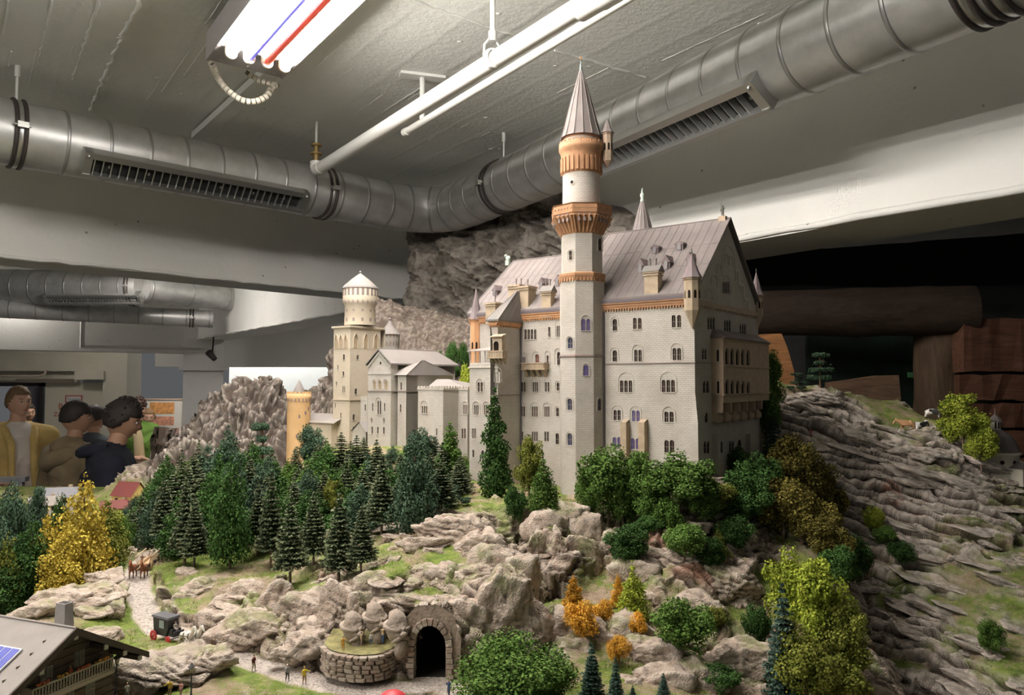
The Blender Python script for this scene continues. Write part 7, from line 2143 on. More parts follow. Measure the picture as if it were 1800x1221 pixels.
def beast_nodes(kind):
 N_,E_={},[]
 if kind=='horse':L,H,nr,nx_,nz,hx,hz_=.78,1.0,.085,.56,1.30,.80,1.26
 elif kind=='cow':L,H,nr,nx_,nz,hx,hz_=.80,.86,.10,.58,.92,.84,.80
 else:L,H,nr,nx_,nz,hx,hz_=.62,.78,.055,.42,1.12,.58,1.12
 b={'horse':.185,'cow':.20,'deer':.12}[kind]
 z=H*.80
 N_['rump']=(-L*.5,0,z+.02,(b*.95,b*.95));N_['mid']=(-L*.05,0,z-.03,(b,b*1.08));N_['chest']=(L*.42,0,z-.01,(b*.9,b*1.05));N_['neck']=(nx_,0,(z+nz)/2+.03,nr*1.25);N_['poll']=((nx_+hx)/2,0,nz,nr);N_['brow']=(hx-.04,0,nz-.03,nr*.9);N_['muzzle']=(hx+.12,0,hz_-.20 if kind!='deer' else hz_-.08,nr*.6)
 E_=[('mid','rump',0),('mid','chest',0),('chest','neck',0),('neck','poll',0),('poll','brow',0),('brow','muzzle',0)]
 for s,nm in((-1,'L'),(1,'R')):
  y=s*b*.62;q=.04 if s>0 else-.05
  N_['st'+nm]=(-L*.50,y,z-.14,b*.55);N_['ho'+nm]=(-L*.60+q,y,z*.42,.045);N_['hf'+nm]=(-L*.55+q,y,.04,.04)
  N_['sh'+nm]=(L*.42,y,z-.18,b*.45);N_['kn'+nm]=(L*.44-q,y,z*.40,.042);N_['ff'+nm]=(L*.43-q,y,.04,.04)
  N_['ear'+nm]=((nx_+hx)/2-.01,s*.09,nz+.11,.02)
  E_+=[('rump','st'+nm,0),('st'+nm,'ho'+nm,0),('ho'+nm,'hf'+nm,1),('chest','sh'+nm,0),('sh'+nm,'kn'+nm,0),('kn'+nm,'ff'+nm,1),('poll','ear'+nm,0)]
 N_['tail0']=(-L*.62,0,z+.06,.035);N_['tail1']=(-L*.72,0,z*.62,.04 if kind=='horse' else .02);N_['tail2']=(-L*.70,0,z*.40,.03)
 E_+=[('rump','tail0',1),('tail0','tail1',1)]+([('tail1','tail2',1)]if kind!='deer' else[])
 if kind=='deer':del N_['tail2']
 return N_,E_
BM={}
def beast(kind,loc,rz,scale,coat,dark,label,group=None,cat=None,patch=None,harness=False):
 key=(kind,coat,patch)
 if key not in BM:
  N_,E_=beast_nodes(kind)
  def post(c,mi):
   if patch is None:return mi
   n=vnoise(c*4.5+3.7,9)
   return np.where((n>.02)&(mi==0),2,mi)
  BM[key]=skin_mesh('body',N_,E_,[paint('coat%.2f%.2f'%coat[:2],coat),paint('hoof%.2f'%dark[0],dark),paint('patch%.2f'%(patch or coat)[0],patch or coat)],1,'mid',post)
 o=thing(kind,label,cat or kind,loc,rz,group,scale)
 finish(bpy.data.objects.new('body',BM[key]),o)
 if kind=='horse':
  mb=MB();mb.path([(.68,0,1.40),(.52,0,1.32),(.42,0,1.10),(.36,0,.98)],[.03,.05,.045,.03],6);mb.build('mane',paint('mane%.2f'%dark[0],dark),o)
  if harness:
   mb=MB()
   for x in(.34,-.05):
    rib_ring(mb,Vector((x,0,.78)),Vector((1,0,.1)),.20,.05,.02,14)
   mb.tube((.36,.2,.8),(-.5,.2,.74),.018,n=6);mb.tube((.36,-.2,.8),(-.5,-.2,.74),.018,n=6)
   mb.build('harness',paint('harness',(.04,.03,.03)),o)
 if kind=='cow':
  mb=MB();mb.ball((-.26,0,.48),(.12,.10,.08),8,6);mb.build('udder',paint('udder',(.75,.5,.42)),o)
  mb=MB()
  for s in(-1,1):mb.path([(.72,s*.07,1.0),(.74,s*.16,1.04),(.78,s*.18,1.12)],[.022,.018,.006],6)
  mb.build('horn',paint('horn',(.6,.55,.42)),o)
 if kind=='deer' and patch is None:
  pass
 return o
M_ROCKP=mat('portal_stone',(.40,.315,.25),.85,noise=.22,nscale=60,bump=.5,bscale=200)
M_ROCKQ=mat('portal_stone_light',(.50,.42,.34),.85,noise=.2,nscale=70,bump=.5,bscale=200)
M_MORT=mat('dark_joint',(.075,.058,.045),.9)
portal=thing('tunnel_portal','rough stone arch around the dark road tunnel mouth in the cliff','tunnel',tuple(TUN),math.radians(-4))
RW,HS,HT=.0235,.046,.078
def arch_pt(s,r=0.0):
 """s 0..1 along the arch from left foot to right foot, r outwards"""
 L1=HS;A=PI
 tot=2*L1+A*RW*1.2
 d=s*tot
 ry=HT-HS
 if d<L1:return Vector((-RW-r,0,d))
 if d>tot-L1:return Vector((RW+r,0,tot-d))
 th=PI-PI*(d-L1)/(tot-2*L1)
 return Vector((math.cos(th)*(RW+r),0,HS+math.sin(th)*(ry+r)))
outl=[(-.046,-.01),(.044,-.01),(.046,.06),(.034,.094),(.012,.108),(-.02,.106),(-.040,.085),(-.048,.05)]
hole=[tuple(arch_pt(i/24,.004)[k]for k in(0,2))for i in range(25)]
hole[0]=(hole[0][0],-.009);hole[-1]=(hole[-1][0],-.009)
polys=[[Vector((a,b,0))for a,b in outl],[Vector((a,b,0))for a,b in hole]]
tris=tessellate_polygon(polys);pp=[p for q in polys for p in q]
mb=MB();mb.add([(p.x,0,p.y)for p in pp],tris);mb.build('portal_wall',M_ROCKP,portal)
n_=23
for i in range(n_):
 a,b=(i+.04)/n_,(i+.96)/n_
 rr_=random.Random(i);o_=rr_.uniform(.009,.0125);pr=rr_.uniform(.003,.006)
 q=[arch_pt(a,.0),arch_pt(b,.0),arch_pt(b,o_),arch_pt(a,o_)]
 ce=sum(q,Vector())/4
 V_=[p+(ce-p)*.10+Vector((0,-pr,0))for p in q]+[p+Vector((0,-pr*.4,0))for p in q]+[p+Vector((0,.012,0))for p in q]
 mb=MB();mb.add(V_,[(0,1,2,3)]+[(k+l,k+(l+1)%4,k+4+(l+1)%4,k+4+l)for k in(0,4)for l in range(4)])
 mb.build('arch_stone',M_ROCKQ if rr_.random()<.5 else M_ROCKP,portal)
mb=MB()
k=20
for y0_,y1_ in((0,.16),):
 A_=[arch_pt(i/k,.003)for i in range(k+1)]
 V_=[p+Vector((0,y0_,-.01 if i in(0,k)else 0))for i,p in enumerate(A_)]+[p+Vector((0,y1_,0))for p in A_]
 mb.add(V_,[(i,i+1,k+2+i,k+1+i)for i in range(k)],True)
mb.add([(-.04,.16,-.02),(.04,.16,-.02),(.04,.16,.1),(-.04,.16,.1)],[(0,1,2,3)])
mb.add([(-.03,0,-.0005),(.03,0,-.0005),(.03,.16,0),(-.03,.16,0)],[(0,1,2,3)])
mb.build('tunnel_tube',mat('dark_tunnel_lining',(.035,.03,.026),.95),portal)  # one near-black colour over lining, end wall and floor of the tube
RWL=[at(*p)for p in((570,1158,1.135),(582,1172,1.108),(612,1180,1.092),(645,1180,1.088),(675,1174,1.10),(694,1160,1.13),(697,1150,1.15))]
rw=thing('stone_wall','curved retaining wall of rough grey blocks below the carved stone heads','wall',tuple(RWL[3]))
sw=spline(RWL,10)
cw=[0.0]
for a,b in zip(sw,sw[1:]):cw.append(cw[-1]+Vector((b.x-a.x,b.y-a.y)).length)
def wall_at(s):
 for i in range(len(cw)-1):
  if cw[i+1]>=s:
   t_=(s-cw[i])/max(1e-9,cw[i+1]-cw[i]);p=sw[i].lerp(sw[i+1],t_);d=(sw[i+1]-sw[i]);return Vector((p.x,p.y,0)),Vector((d.x,d.y,0)).normalized()
 return Vector((sw[-1].x,sw[-1].y,0)),Vector((1,0,0))
ztopw=at(630,1152,1.09).z;zbot=at(630,1192,1.09).z-.004
SHAPES=[]
for v in range(7):
 q=random.Random(100+v);mb=MB()
 V_=[]
 for z in(-.5,.5):
  for x,y in((-.5,-.5),(.5,-.5),(.5,.5),(-.5,.5)):V_.append((x+q.uniform(-.06,.06),y+q.uniform(-.12,.08),z+q.uniform(-.07,.07)))
 f_=[(x*.78,y-.16,z*.76)for x,y,z in(V_[0],V_[1],V_[5],V_[4])]
 mb.add(V_+f_,[(0,3,2,1),(4,5,6,7),(1,2,6,5),(2,3,7,6),(3,0,4,7),(8,9,10,11),(0,1,9,8),(1,5,10,9),(5,4,11,10),(4,0,8,11)])
 SHAPES.append(mb.mesh('stone',M_ROCKQ if v%2 else M_ROCKP))
rows=6;hR=(ztopw-zbot)/rows
for r in range(rows):
 s=-.002+(r%2)*.004;q=random.Random(r)
 while s<cw[-1]:
  L_=q.uniform(.009,.0155);p,d=wall_at(min(max(s+L_/2,0),cw[-1]))
  o=bpy.data.objects.new('stone',SHAPES[q.randrange(7)])
  o.location=Vector((p.x,p.y,zbot+hR*(r+.5)+q.uniform(-.0006,.0006)))-rw.location
  o.rotation_euler=(0,q.uniform(-.05,.05),math.atan2(d.y,d.x));o.scale=(L_*.93,.009*q.uniform(.9,1.15),hR*.90)
  finish(o,rw);s+=L_
mb=MB();n=len(sw)
V_=[];
for i,p in enumerate(sw):
 d=(sw[min(i+1,n-1)]-sw[max(i-1,0)]);d.z=0;d.normalize();nb=Vector((-d.y,d.x,0))
 V_+=[Vector((p.x,p.y,zbot))-rw.location-nb*.0015,Vector((p.x,p.y,ztopw-.002))-rw.location-nb*.0015]
mb.add(V_,[(2*i,2*i+2,2*i+3,2*i+1)for i in range(n-1)])
mb.add([V_[2*i+1]for i in range(n)]+[Vector((sw[n//2].x,1.2,ztopw+.004))-rw.location],[tuple(range(n))+(n,)])
mb.build('joint_core',M_MORT,rw)
mb=MB();mb.add([V_[2*i+1]+Vector((0,.004,.003))for i in range(n)]+[Vector((sw[-1].x,1.19,ztopw+.006))-rw.location,Vector((sw[0].x,1.19,ztopw+.006))-rw.location],[tuple(range(n+2))]);mb.build('earth_fill',mat('earth',(.21,.19,.075),.95,noise=.4,nscale=80),rw)
M_CARV=mat('carved_rock',(.36,.295,.235),.85,noise=.16,nscale=45,bump=.4,bscale=180)
def stone_head(px,py,Y,wpx,hpx,rz,label,lean=0.0):
 u=Y/FOC;h=hpx*u;w=wpx*u
 p=at(px,py,Y)
 o=thing('stone_head',label,'carving',tuple(p),rz)
 U,F=ICO4
 P=U.copy()
 P=P*np.array([.42,.42,.36])
 x,y,z=U[:,0],U[:,1],U[:,2]
 f=sstep(0,.5,-y)
 g=lambda cx,cz,sx,sz:np.exp(-((x-cx)/sx)**2-((z-cz)/sz)**2)*f
 P[:,1]-=.18*g(0,-.02,.16,.22)+.07*g(0,.30,.5,.10)+.10*g(.30,-.18,.22,.22)+.10*g(-.30,-.18,.22,.22)-.10*g(.24,.14,.14,.10)-.10*g(-.24,.14,.14,.10)+.06*g(0,-.40,.3,.06)+.06*g(0,-.52,.3,.06)-.07*g(0,-.46,.28,.03)+.05*g(0,-.78,.4,.2)
 P[:,2]-=.05*g(0,-.9,.5,.4)
 P+=U*(.02*fbm(U*5+px,4,int(px)))[:,None]
 V_=P*np.array([w,w,h])
 me=mesh_np('face',V_,F,M_CARV,True);finish(bpy.data.objects.new('face',me),o)
 mb=MB()
 pts=[(0,.06*h,.08*h),(0,.08*h,.20*h),(-w*.02,.12*h,.30*h),(-w*.06,.20*h,.37*h),(-w*.12,.30*h,.38*h)]
 mb.path(pts,[w*.43,w*.42,w*.36,w*.25,w*.10],18)
 rib_ring(mb,Vector((0,.05*h,.10*h)),Vector((0,-.15,1)),w*.46,h*.11,w*.07,24)
 mb.build('cap',M_CARV,o)
 mb=MB();mb.ball((0,-.50*w,-.04*h),(w*.13,w*.13,h*.085),12,9);mb.ball((0,-.42*w,.05*h),(w*.07,w*.09,h*.09),10,7);mb.build('nose',M_CARV,o)
 mb=MB()
 for s in(-1,1):mb.path([(0,-.45*w,-.13*h),(s*.14*w,-.44*w,-.15*h),(s*.28*w,-.34*w,-.21*h),(s*.36*w,-.22*w,-.27*h)],[w*.07,w*.085,w*.07,w*.02],10)
 mb.build('moustache',M_CARV,o)
 mb=MB()
 for s in(-1,1):mb.path([(s*.06*w,-.42*w,.055*h),(s*.18*w,-.40*w,.075*h),(s*.30*w,-.30*w,.045*h)],[w*.045,w*.06,w*.03],8)
 mb.build('brow',M_CARV,o)
 mb=MB();mb.path([(0,-.30*w,-.26*h),(0,-.36*w,-.38*h),(0,-.22*w,-.56*h),(0,-.05*w,-.72*h)],[w*.20,w*.26,w*.24,w*.16],14);mb.build('beard',M_CARV,o)
 return o
stone_head(622,1106,1.145,44,56,.75,'carved stone gnome head at the left above the retaining wall')
stone_head(660,1090,1.15,42,58,.7,'highest carved stone gnome head in the middle with a leaning cap')
stone_head(699,1106,1.118,46,62,.6,'largest carved stone gnome head beside the tunnel arch')
RED,YEL,GREY,BLUE,WHT,BLK,TAN,ORG,GRN=(.5,.05,.04),(.75,.55,.03),(.35,.34,.36),(.05,.09,.2),(.7,.7,.66),(.03,.03,.035),(.45,.33,.2),(.7,.3,.04),(.12,.18,.06)
mini(446,1181,'figurine in a dark red top and pale trousers at the path edge',(.16,.03,.03),(.55,.48,.38),('down','fwd'),.0245,1.2)
mini(505,1197,'figurine with white hair and grey rucksack walking the path, left of the pair',GREY,BLK,('down','down'),.0245,.9,hair=(.7,.68,.62),pack=(.18,.18,.2))
mini(535,1203,'figurine in a bright yellow jacket walking the path',YEL,(.3,.17,.08),('down','out'),.0255,.7,hair=(.4,.25,.08))
mini(377,1166,'figurine in white waistcoat and red sleeves before the white horse',(.7,.6,.45),(.33,.09,.04),('down','down'),.0305,2.4,sleeve=RED,hair=(.25,.1,.04))
mini(383,1156,'figurine in an orange red coat holding the white horse',(.65,.12,.05),(.5,.4,.3),('down','fwd'),.0285,3.0,hat=(.6,.5,.4))
mini(272,1028,'olive clad figurine with raised arm beside the hay wagon horses',(.16,.15,.05),(.14,.13,.05),('out','down'),.0275,.2,hair=(.35,.28,.12))
mini(603,1149,'small orange figurine on the retaining wall',(.7,.36,.05),(.62,.3,.05),('down','out'),.020,.3,loc=tuple(Vector((at(603,1149,1.112).x,1.112,ztopw))))
mini(635,1143,'tan figurine painting beside the left stone head',TAN,(.3,.24,.2),('up','fwd'),.019,2.6,loc=tuple(Vector((at(635,1143,1.125).x,1.125,ztopw+.003))))
mini(652,1143,'pale figurine bending between the stone heads',WHT,BLUE,('down','fwd'),.018,.6,loc=tuple(Vector((at(652,1143,1.125).x,1.125,ztopw+.003))))
mini(673,1134,'figurine in blue trousers reaching up at the middle stone head',TAN,BLUE,('up','down'),.026,2.8,loc=tuple(Vector((at(673,1134,1.128).x,1.128,ztopw+.004))))
mini(789,1226,'dark blue figurine on the grass right of the tunnel',BLUE,(.06,.07,.12),('face','down'),.0255,-.5,hair=(.5,.36,.2))
mini(824,1232,'orange clad figurine sitting by the very large green bush',(.75,.26,.12),(.8,.5,.3),('hold','hold'),.021,.4,stride=0.0,seat=True)
mini(834,1232,'second orange clad figurine at the edge of the very large green bush',(.78,.3,.16),(.75,.6,.5),('hold','down'),.020,-.3,stride=0.0,seat=True)
mini(298,1224,'yellow clad figurine at the bottom edge below the left lantern pair',(.75,.5,.05),(.3,.2,.1),('out','down'),.023,.4)
mini(318,1228,'pink clad figurine beside the second street lantern',(.7,.35,.3),(.4,.2,.2),('down','hold'),.022,-.4)
mini(223,1222,'waiter figurine in white with a tray near the chalet',WHT,(.3,.3,.35),('face','down'),.024,.9,hair=(.5,.2,.06))
mini(196,1226,'dark figurine sitting at a table by the chalet',(.06,.05,.06),(.2,.1,.1),('hold','hold'),.022,.6,seat=True,stride=0.0)
mini(1425,766,'tiny red clad climber on the rocks of the right hill',RED,(.3,.1,.08),('fwd','fwd'),.030,1.0)
def castle_pt(p):return tuple(CM@Vector(p))
mini(0,0,'figurine in dark red leaning over the tower balcony, left of two',(.12,.04,.03),(.08,.05,.04),('fwd','out'),.021,RZ-.6,loc=castle_pt((TX+.022,TYY-.028,TZ(379))),hair=(.1,.05,.03))
mini(0,0,'figurine in bright red crawling along the tower balcony, right of two',(.6,.1,.04),(.06,.05,.05),('fwd','fwd'),.019,RZ+1.1,loc=castle_pt((TX+.037,TYY-.016,TZ(379))),hair=(.1,.08,.05))
mini(0,0,'tiny figurine riding on the finial of the tall tower',(.6,.2,.06),(.05,.04,.04),('up','out'),.019,RZ+1.4,loc=castle_pt((TX,TYY,TZ(109)-.003)),seat=True,stride=0.0)
q=FY(928,640,-.012)
mini(0,0,'yellow clad figurine on the stone balcony of the west wing',(.75,.45,.05),(.4,.25,.05),('fwd','fwd'),.018,RZ,loc=castle_pt((q.x,q.y,FY(928,650,-.02).z+.003)))
q=FY(925,640,-.01)
mini(0,0,'orange clad figurine embracing the yellow one on the stone balcony',(.6,.3,.05),(.3,.2,.08),('fwd','fwd'),.018,RZ+2,loc=castle_pt((q.x+.004,q.y+.001,FY(928,650,-.02).z+.003)))
p=hit(292,1124);cz=top(p.x,p.y)
HDG=math.radians(-30)
co=thing('coach','black closed coach with red wheels on the gravel path','coach',(p.x,p.y,cz),HDG)
BLKP=paint('coach_black',(.025,.025,.03),.35);REDP=paint('coach_red',(.42,.03,.03),.5)
mb=MB();V_=[(-.018,-.0095,.010),(.012,-.0095,.010),(.017,-.0095,.022),(.017,-.0095,.037),(-.021,-.0095,.037)]
V_+=[(a,-b,c)for a,b,c in V_]
mb.add(V_,[(0,1,2,3,4),(9,8,7,6,5)]+[(i,5+i,5+(i+1)%5,(i+1)%5)for i in range(5)]);mb.build('body',BLKP,co)
mb=MB();mb.box((-.023,-.0115,.037),(.020,.0115,.040),taper=.001);mb.build('roof',paint('coach_roof',(.09,.09,.095),.5),co)
mb=MB();mb.box((-.004,-.0102,.022),(.008,-.0094,.034));mb.build('window',paint('coach_window',(.25,.3,.28),.2),co)
mb=MB();mb.box((.017,-.009,.012),(.030,.009,.0145));mb.box((.019,-.008,.0145),(.026,.008,.022));mb.box((.030,-.009,.012),(.0325,.009,.020));mb.build('driver_seat',BLKP,co)
for x,r in((-.015,.0085),(.022,.0066)):
 for y in(-.0125,.0125):
  mb=MB();rib_ring(mb,Vector((0,0,0)),Vector((0,1,0)),r-.0012,.0016,.0012,18)
  for k in range(8):mb.tube((0,0,0),(math.cos(k*PI/4)*r*.9,0,math.sin(k*PI/4)*r*.9),.0005,n=5)
  mb.tube((0,-.0012,0),(0,.0012,0),.0016,n=8);o=mb.build('wheel',REDP,co);o.location=(x,y,r)
mb=MB();mb.tube((-.015,-.0125,.0085),(-.015,.0125,.0085),.0007,n=6);mb.tube((.022,-.0125,.0066),(.022,.0125,.0066),.0007,n=6);mb.tube((.03,0,.009),(.075,0,.012),.0007,n=6);mb.build('axle',BLKP,co)
hd=Vector((math.cos(HDG),math.sin(HDG),0));sd=Vector((-hd.y,hd.x,0))
mini(0,0,'coachman in pale grey on the black coach',(.5,.46,.4),(.35,.3,.28),('hold','hold'),.0215,HDG+PI/2,loc=tuple(Vector((p.x,p.y,cz+.0115))+hd*.023),seat=True,stride=0.0,hat=(.06,.06,.06))
for k,s in enumerate((-1,1)):
 b=Vector((p.x,p.y,0))+hd*(.062-.004*k)+sd*s*.0085
 beast('horse',(b.x,b.y,top(b.x,b.y)),HDG,.0265,(.72,.68,.58),(.6,.54,.44),'white carriage horse pulling the black coach, %s one of the pair'%('nearer' if s<0 else 'farther'),cat='horse',harness=True)
p=hit(258,1004);cz=top(p.x,p.y);hd=Vector((.20,-.98,0)).normalized();HD2=math.atan2(hd.y,hd.x);sd=Vector((-hd.y,hd.x,0))
p=p+Vector((-.006,0,0))
wg=thing('hay_wagon','wooden rack wagon drawn by two brown horses up the gravel path','wagon',(p.x-hd.x*.03,p.y-hd.y*.03,cz+.001),HD2)
WOOD=paint('wagon_wood',(.42,.27,.15));WOODL=paint('wagon_wood_light',(.60,.47,.33))
mb=MB();mb.box((-.034,-.010,.012),(.034,.010,.0145));mb.build('bed',WOOD,wg)
for s in(-1,1):
 mb=MB();mb.tube((-.038,s*.010,.014),(.036,s*.010,.014),.0007,n=6);mb.tube((-.040,s*.0145,.029),(.038,s*.0145,.029),.0009,n=6)
 for k in range(12):x=-.035+.0063*k;mb.tube((x,s*.010,.014),(x*1.05,s*.0145,.029),.0005,n=5)
 mb.build('rack_side',WOODL,wg)
for x in(-.024,.022):
 for y in(-.013,.013):
  r=.0085;mb=MB();rib_ring(mb,Vector((0,0,0)),Vector((0,1,0)),r-.001,.0015,.001,16)
  for k in range(8):mb.tube((0,0,0),(math.cos(k*PI/4)*r*.9,0,math.sin(k*PI/4)*r*.9),.0005,n=5)
  o=mb.build('wheel',WOOD,wg);o.location=(x,y,r)
mb=MB();mb.box((-.03,-.0005,.0145),(.03,.0005,.02));mb.tube((.034,0,.012),(.08,0,.014),.0007,n=6);mb.build('shaft',WOOD,wg)
W0=Vector(wg.location)
for k,(dx,dy,lb,c,ps)in enumerate(((.028,-.004,'driver in brown on the front of the hay wagon',(.2,.1,.04),('hold','hold')),(-.022,-.003,'pale clad passenger seated at the back of the hay wagon, left of two',(.55,.48,.36),('hold','down')),(-.026,.004,'green hatted passenger seated at the back of the hay wagon, right of two',(.30,.29,.2),('down','hold')))):
 mini(0,0,lb,c,(.15,.1,.06),ps,.0225,HD2+PI/2,loc=tuple(W0+hd*dx+sd*dy+Vector((0,0,.010))),seat=True,stride=0.0,hat=(.25,.23,.12))
for s in(-1,1):
 b=W0+hd*.066+sd*s*.010
 beast('horse',(b.x,b.y,top(b.x,b.y)),HD2,.0275,(.25,.085,.03),(.10,.05,.03),'brown horse drawing the hay wagon, %s of the pair'%('left' if s<0 else 'right'),cat='horse',harness=True)
for k,(px,pb,r,w)in enumerate(((153,1004,.3,'first deer left of the gravel path, standing under the yellow larch'),(176,994,2.6,'deer nearest the hay wagon on the rock ridge'),(107,1028,1.0,'deer lying lower on the rock ridge'),(75,1046,.6,'deer lowest on the rock ridge at the left'))):
 p=hit(px,pb)or at(px,pb,1.35)
 beast('deer',(p.x,p.y,top(p.x,p.y)-.0005),r,.0165,(.28,.13,.05),(.12,.07,.04),w,cat='deer')
for k,(px,pb,r,c,pt,w)in enumerate(((1616,726,.4,(.72,.70,.66),(.025,.025,.025),'black and white cow on the right hill meadow, upper left of the pair'),(1640,738,-.5,(.72,.70,.66),(.025,.025,.03),'black and white cow on the right hill meadow, lower right of the pair'),(1594,712,2.9,(.45,.25,.12),None,'brown cow lying high on the right hill meadow'))):
 p=hit(px,pb)or at(px,pb,2.2)
 beast('cow',(p.x,p.y,top(p.x,p.y)-.001),r,.040,c,(.12,.1,.09),w,cat='cow',patch=pt)
def lantern(px,pyt,pb,Y,label):
 p=at(px,pyt,Y);z0=top(p.x,p.y);h=p.z-z0
 o=thing('street_lantern',label,'street lamp',(p.x,p.y,z0))
 gm=paint('lantern_green',(.03,.05,.045),.5)
 mb=MB();mb.lathe([(.0022,-.003),(.0022,.004),(.0012,.006),(.0009,h*.45),(.0007,h-.016),(.0016,h-.015),(.0016,h-.0138)],10);mb.build('post',gm,o)
 mb=MB();mb.lathe([(.0022,h-.0135),(.0036,h-.006)],6,smooth=False);mb.build('glass',mat('lantern_glass',(.62,.58,.45),.3),o)
 mb=MB()
 for k in range(6):
  t=PI*k/3;mb.tube((.0023*math.cos(t),.0023*math.sin(t),h-.0135),(.0037*math.cos(t),.0037*math.sin(t),h-.006),.0003,n=5)
 mb.lathe([(.0052,h-.0062),(.0046,h-.0052),(.002,h-.003),(.0012,h-.002),(.0011,h-.0012),(.0003,h)],12)
 mb.build('lantern_top',paint('lantern_dark',(.06,.055,.055),.5),o)
lantern(206,1148,1225,1.045,'old style street lantern nearest the chalet roof edge')
lantern(337,1164,1230,1.05,'old style street lantern right of the seated yellow figurine')
p=at(690,1213,1.03)
o=thing('parasol','red sunshade of which only the dome shows at the bottom edge','parasol',(p.x,p.y,ground(p.x,p.y)))
hh=p.z-ground(p.x,p.y)
mb=MB();mb.lathe([(.019,hh-.010),(.018,hh-.0075),(.012,hh-.003),(.005,hh-.0005),(.0004,hh)],24);mb.build('canopy',paint('parasol_red',(.62,.05,.06),.5),o)
mb=MB();mb.tube((0,0,-.004),(0,0,hh-.001),.0008,n=8);mb.build('pole',paint('pole_white',(.7,.7,.68)),o)
ap=at(128,1103,.95)
rdg=Vector((-.936,.35,0));gb=Vector((.35,.936,0))
ch=thing('chalet','dark timber alpine chalet with a broad grey roof at lower left','house',(ap.x,ap.y,ap.z),math.atan2(gb.y,gb.x))
SL=.60
WM=paint('chalet_dark_wood',(.075,.055,.042));WL=mat('chalet_timber',(.13,.10,.075),.85,noise=.25,nscale=60);RF=mat('chalet_roof',(.30,.275,.25),.8,noise=.08,nscale=30);BAL=paint('chalet_balcony',(.46,.40,.32));WH=paint('chalet_cream',(.55,.53,.46))
HX,LY=.112,.30
mb=MB()
for s in(-1,1):
 V_=[(0,-.006,0),(s*HX,-.006,-HX*SL),(s*HX,LY,-HX*SL),(0,LY,0)];V2=[(a,b,c-.006)for a,b,c in V_]
 mb.add(V_,[(0,1,2,3)if s>0 else(3,2,1,0)]);mb.add(V2,[(0,1,2,3)if s<0 else(3,2,1,0)])
 mb.add([V_[1],V_[2],V2[2],V2[1]],[(0,1,2,3)])
mb.tube((0,-.006,.0005),(0,LY,.0005),.0016,n=6)
mb.build('roof',RF,ch)
for s in(-1,1):
 mb=MB();V_=[(0,-.008,.001),(s*(HX+.002),-.008,-HX*SL),(s*(HX+.002),-.008,-HX*SL-.008),(0,-.008,-.0085)];V_+=[(a,b+.003,c)for a,b,c in V_]
 mb.add(V_,[(0,1,2,3),(7,6,5,4),(0,4,5,1),(3,2,6,7),(1,5,6,2)]);mb.build('bargeboard',WM,ch)
wy,hw,bz=.022,.080,-.19
mb=MB();V_=[(-hw,wy,bz),(hw,wy,bz),(hw,wy,-hw*SL-.005),(0,wy,-.006),(-hw,wy,-hw*SL-.005)];V_+=[(a,LY-.02,c)for a,b,c in V_]
mb.add(V_,[(0,1,2,3,4),(1,6,7,2),(5,0,4,9),(6,5,9,8,7)]);cw_=mb.build('wall',WL,ch)
for z in[bz+.010*k for k in range(19)]:
 hwz=hw if z<-hw*SL-.005 else max(0,(-z-.006)/SL)
 if hwz>.01:mb=MB();mb.box((-hwz,wy-.0012,z),(hwz,wy,z+.0088));mb.build('board',WL,cw_)
for x in(-.075,-.045,0,.045,.075,.1,-.1):
 z=-abs(x)*SL-.0075;mb=MB();mb.box((x-.0028,-.005,z-.006),(x+.0028,wy+.01,z));mb.build('rafter',WM,ch)
 mb=MB();mb.box((x-.003,-.0065,z-.0065),(x+.003,-.005,z));mb.build('rafter_end',WH,ch)
z0=-.072
mb=MB();mb.box((-.052,wy-.022,z0-.003),(.060,wy,z0));mb.box((-.053,wy-.0235,z0-.0005),(.061,wy-.0215,z0+.002));mb.box((-.053,wy-.0235,z0+.0135),(.061,wy-.0205,z0+.0155))
for s in(-.053,.059):mb.box((s,wy-.0235,z0),(s+.002,wy,z0+.0155))
bl=mb.build('balcony',BAL,ch)
bmesh_=MB();bmesh_.lathe([(.0007,0),(.0011,.003),(.0006,.006),(.0011,.009),(.0007,.0125)],6);bme=bmesh_.mesh('baluster',BAL)
for k in range(28):o=bpy.data.objects.new('baluster',bme);o.location=(-.051+.004*k,wy-.0225,z0+.0015);finish(o,bl)
mb=MB();mb.box((-.054,wy-.0245,z0-.0055),(.062,wy-.0225,z0-.0005));mb.build('valance',BAL,bl)
fl={}
for k,(x,w)in enumerate(((-.038,.018),(-.012,.016),(.016,.018),(.044,.02))):
 mb=MB();q=random.Random(k)
 for i in range(26):mb.ball((x+q.uniform(-w/2,w/2),wy-.0225+q.uniform(-.002,.001),z0+.016+q.uniform(0,.003)),q.uniform(.0007,.0014),5,4)
 mb.build('flower_box',paint('flowers_%d'%(k%2),((.62,.14,.05),(.70,.36,.06))[k%2]),bl)
def cwin(x,z,w,h,shut=False,m=None):
 mb=MB();mb.box((x-w/2,wy-.0016,z-h/2),(x+w/2,wy,z+h/2));f=mb.build('window',m or paint('window_frame',(.40,.37,.32)),cw_)
 mb=MB();mb.box((x-w/2+.0011,wy-.002,z-h/2+.0011),(x+w/2-.0011,wy-.0014,z+h/2-.0011));mb.build('pane',paint('pane',(.16,.15,.14),.2),f)
 mb=MB();mb.box((x-.0004,wy-.0026,z-h/2),(x+.0004,wy-.0018,z+h/2));mb.box((x-w/2,wy-.0026,z-.0004),(x+w/2,wy-.0018,z+.0004));mb.build('glazing_bar',paint('window_frame',(.40,.37,.32)),f)
cwin(-.018,-.058,.016,.026);cwin(.028,-.050,.014,.020);cwin(.014,-.096,.013,.021);cwin(.045,-.096,.013,.021);cwin(-.055,-.110,.014,.022);cwin(-.030,-.150,.014,.022)
mb=MB();r_=.0085;sx,sz=-.022,-.112
V_=[]
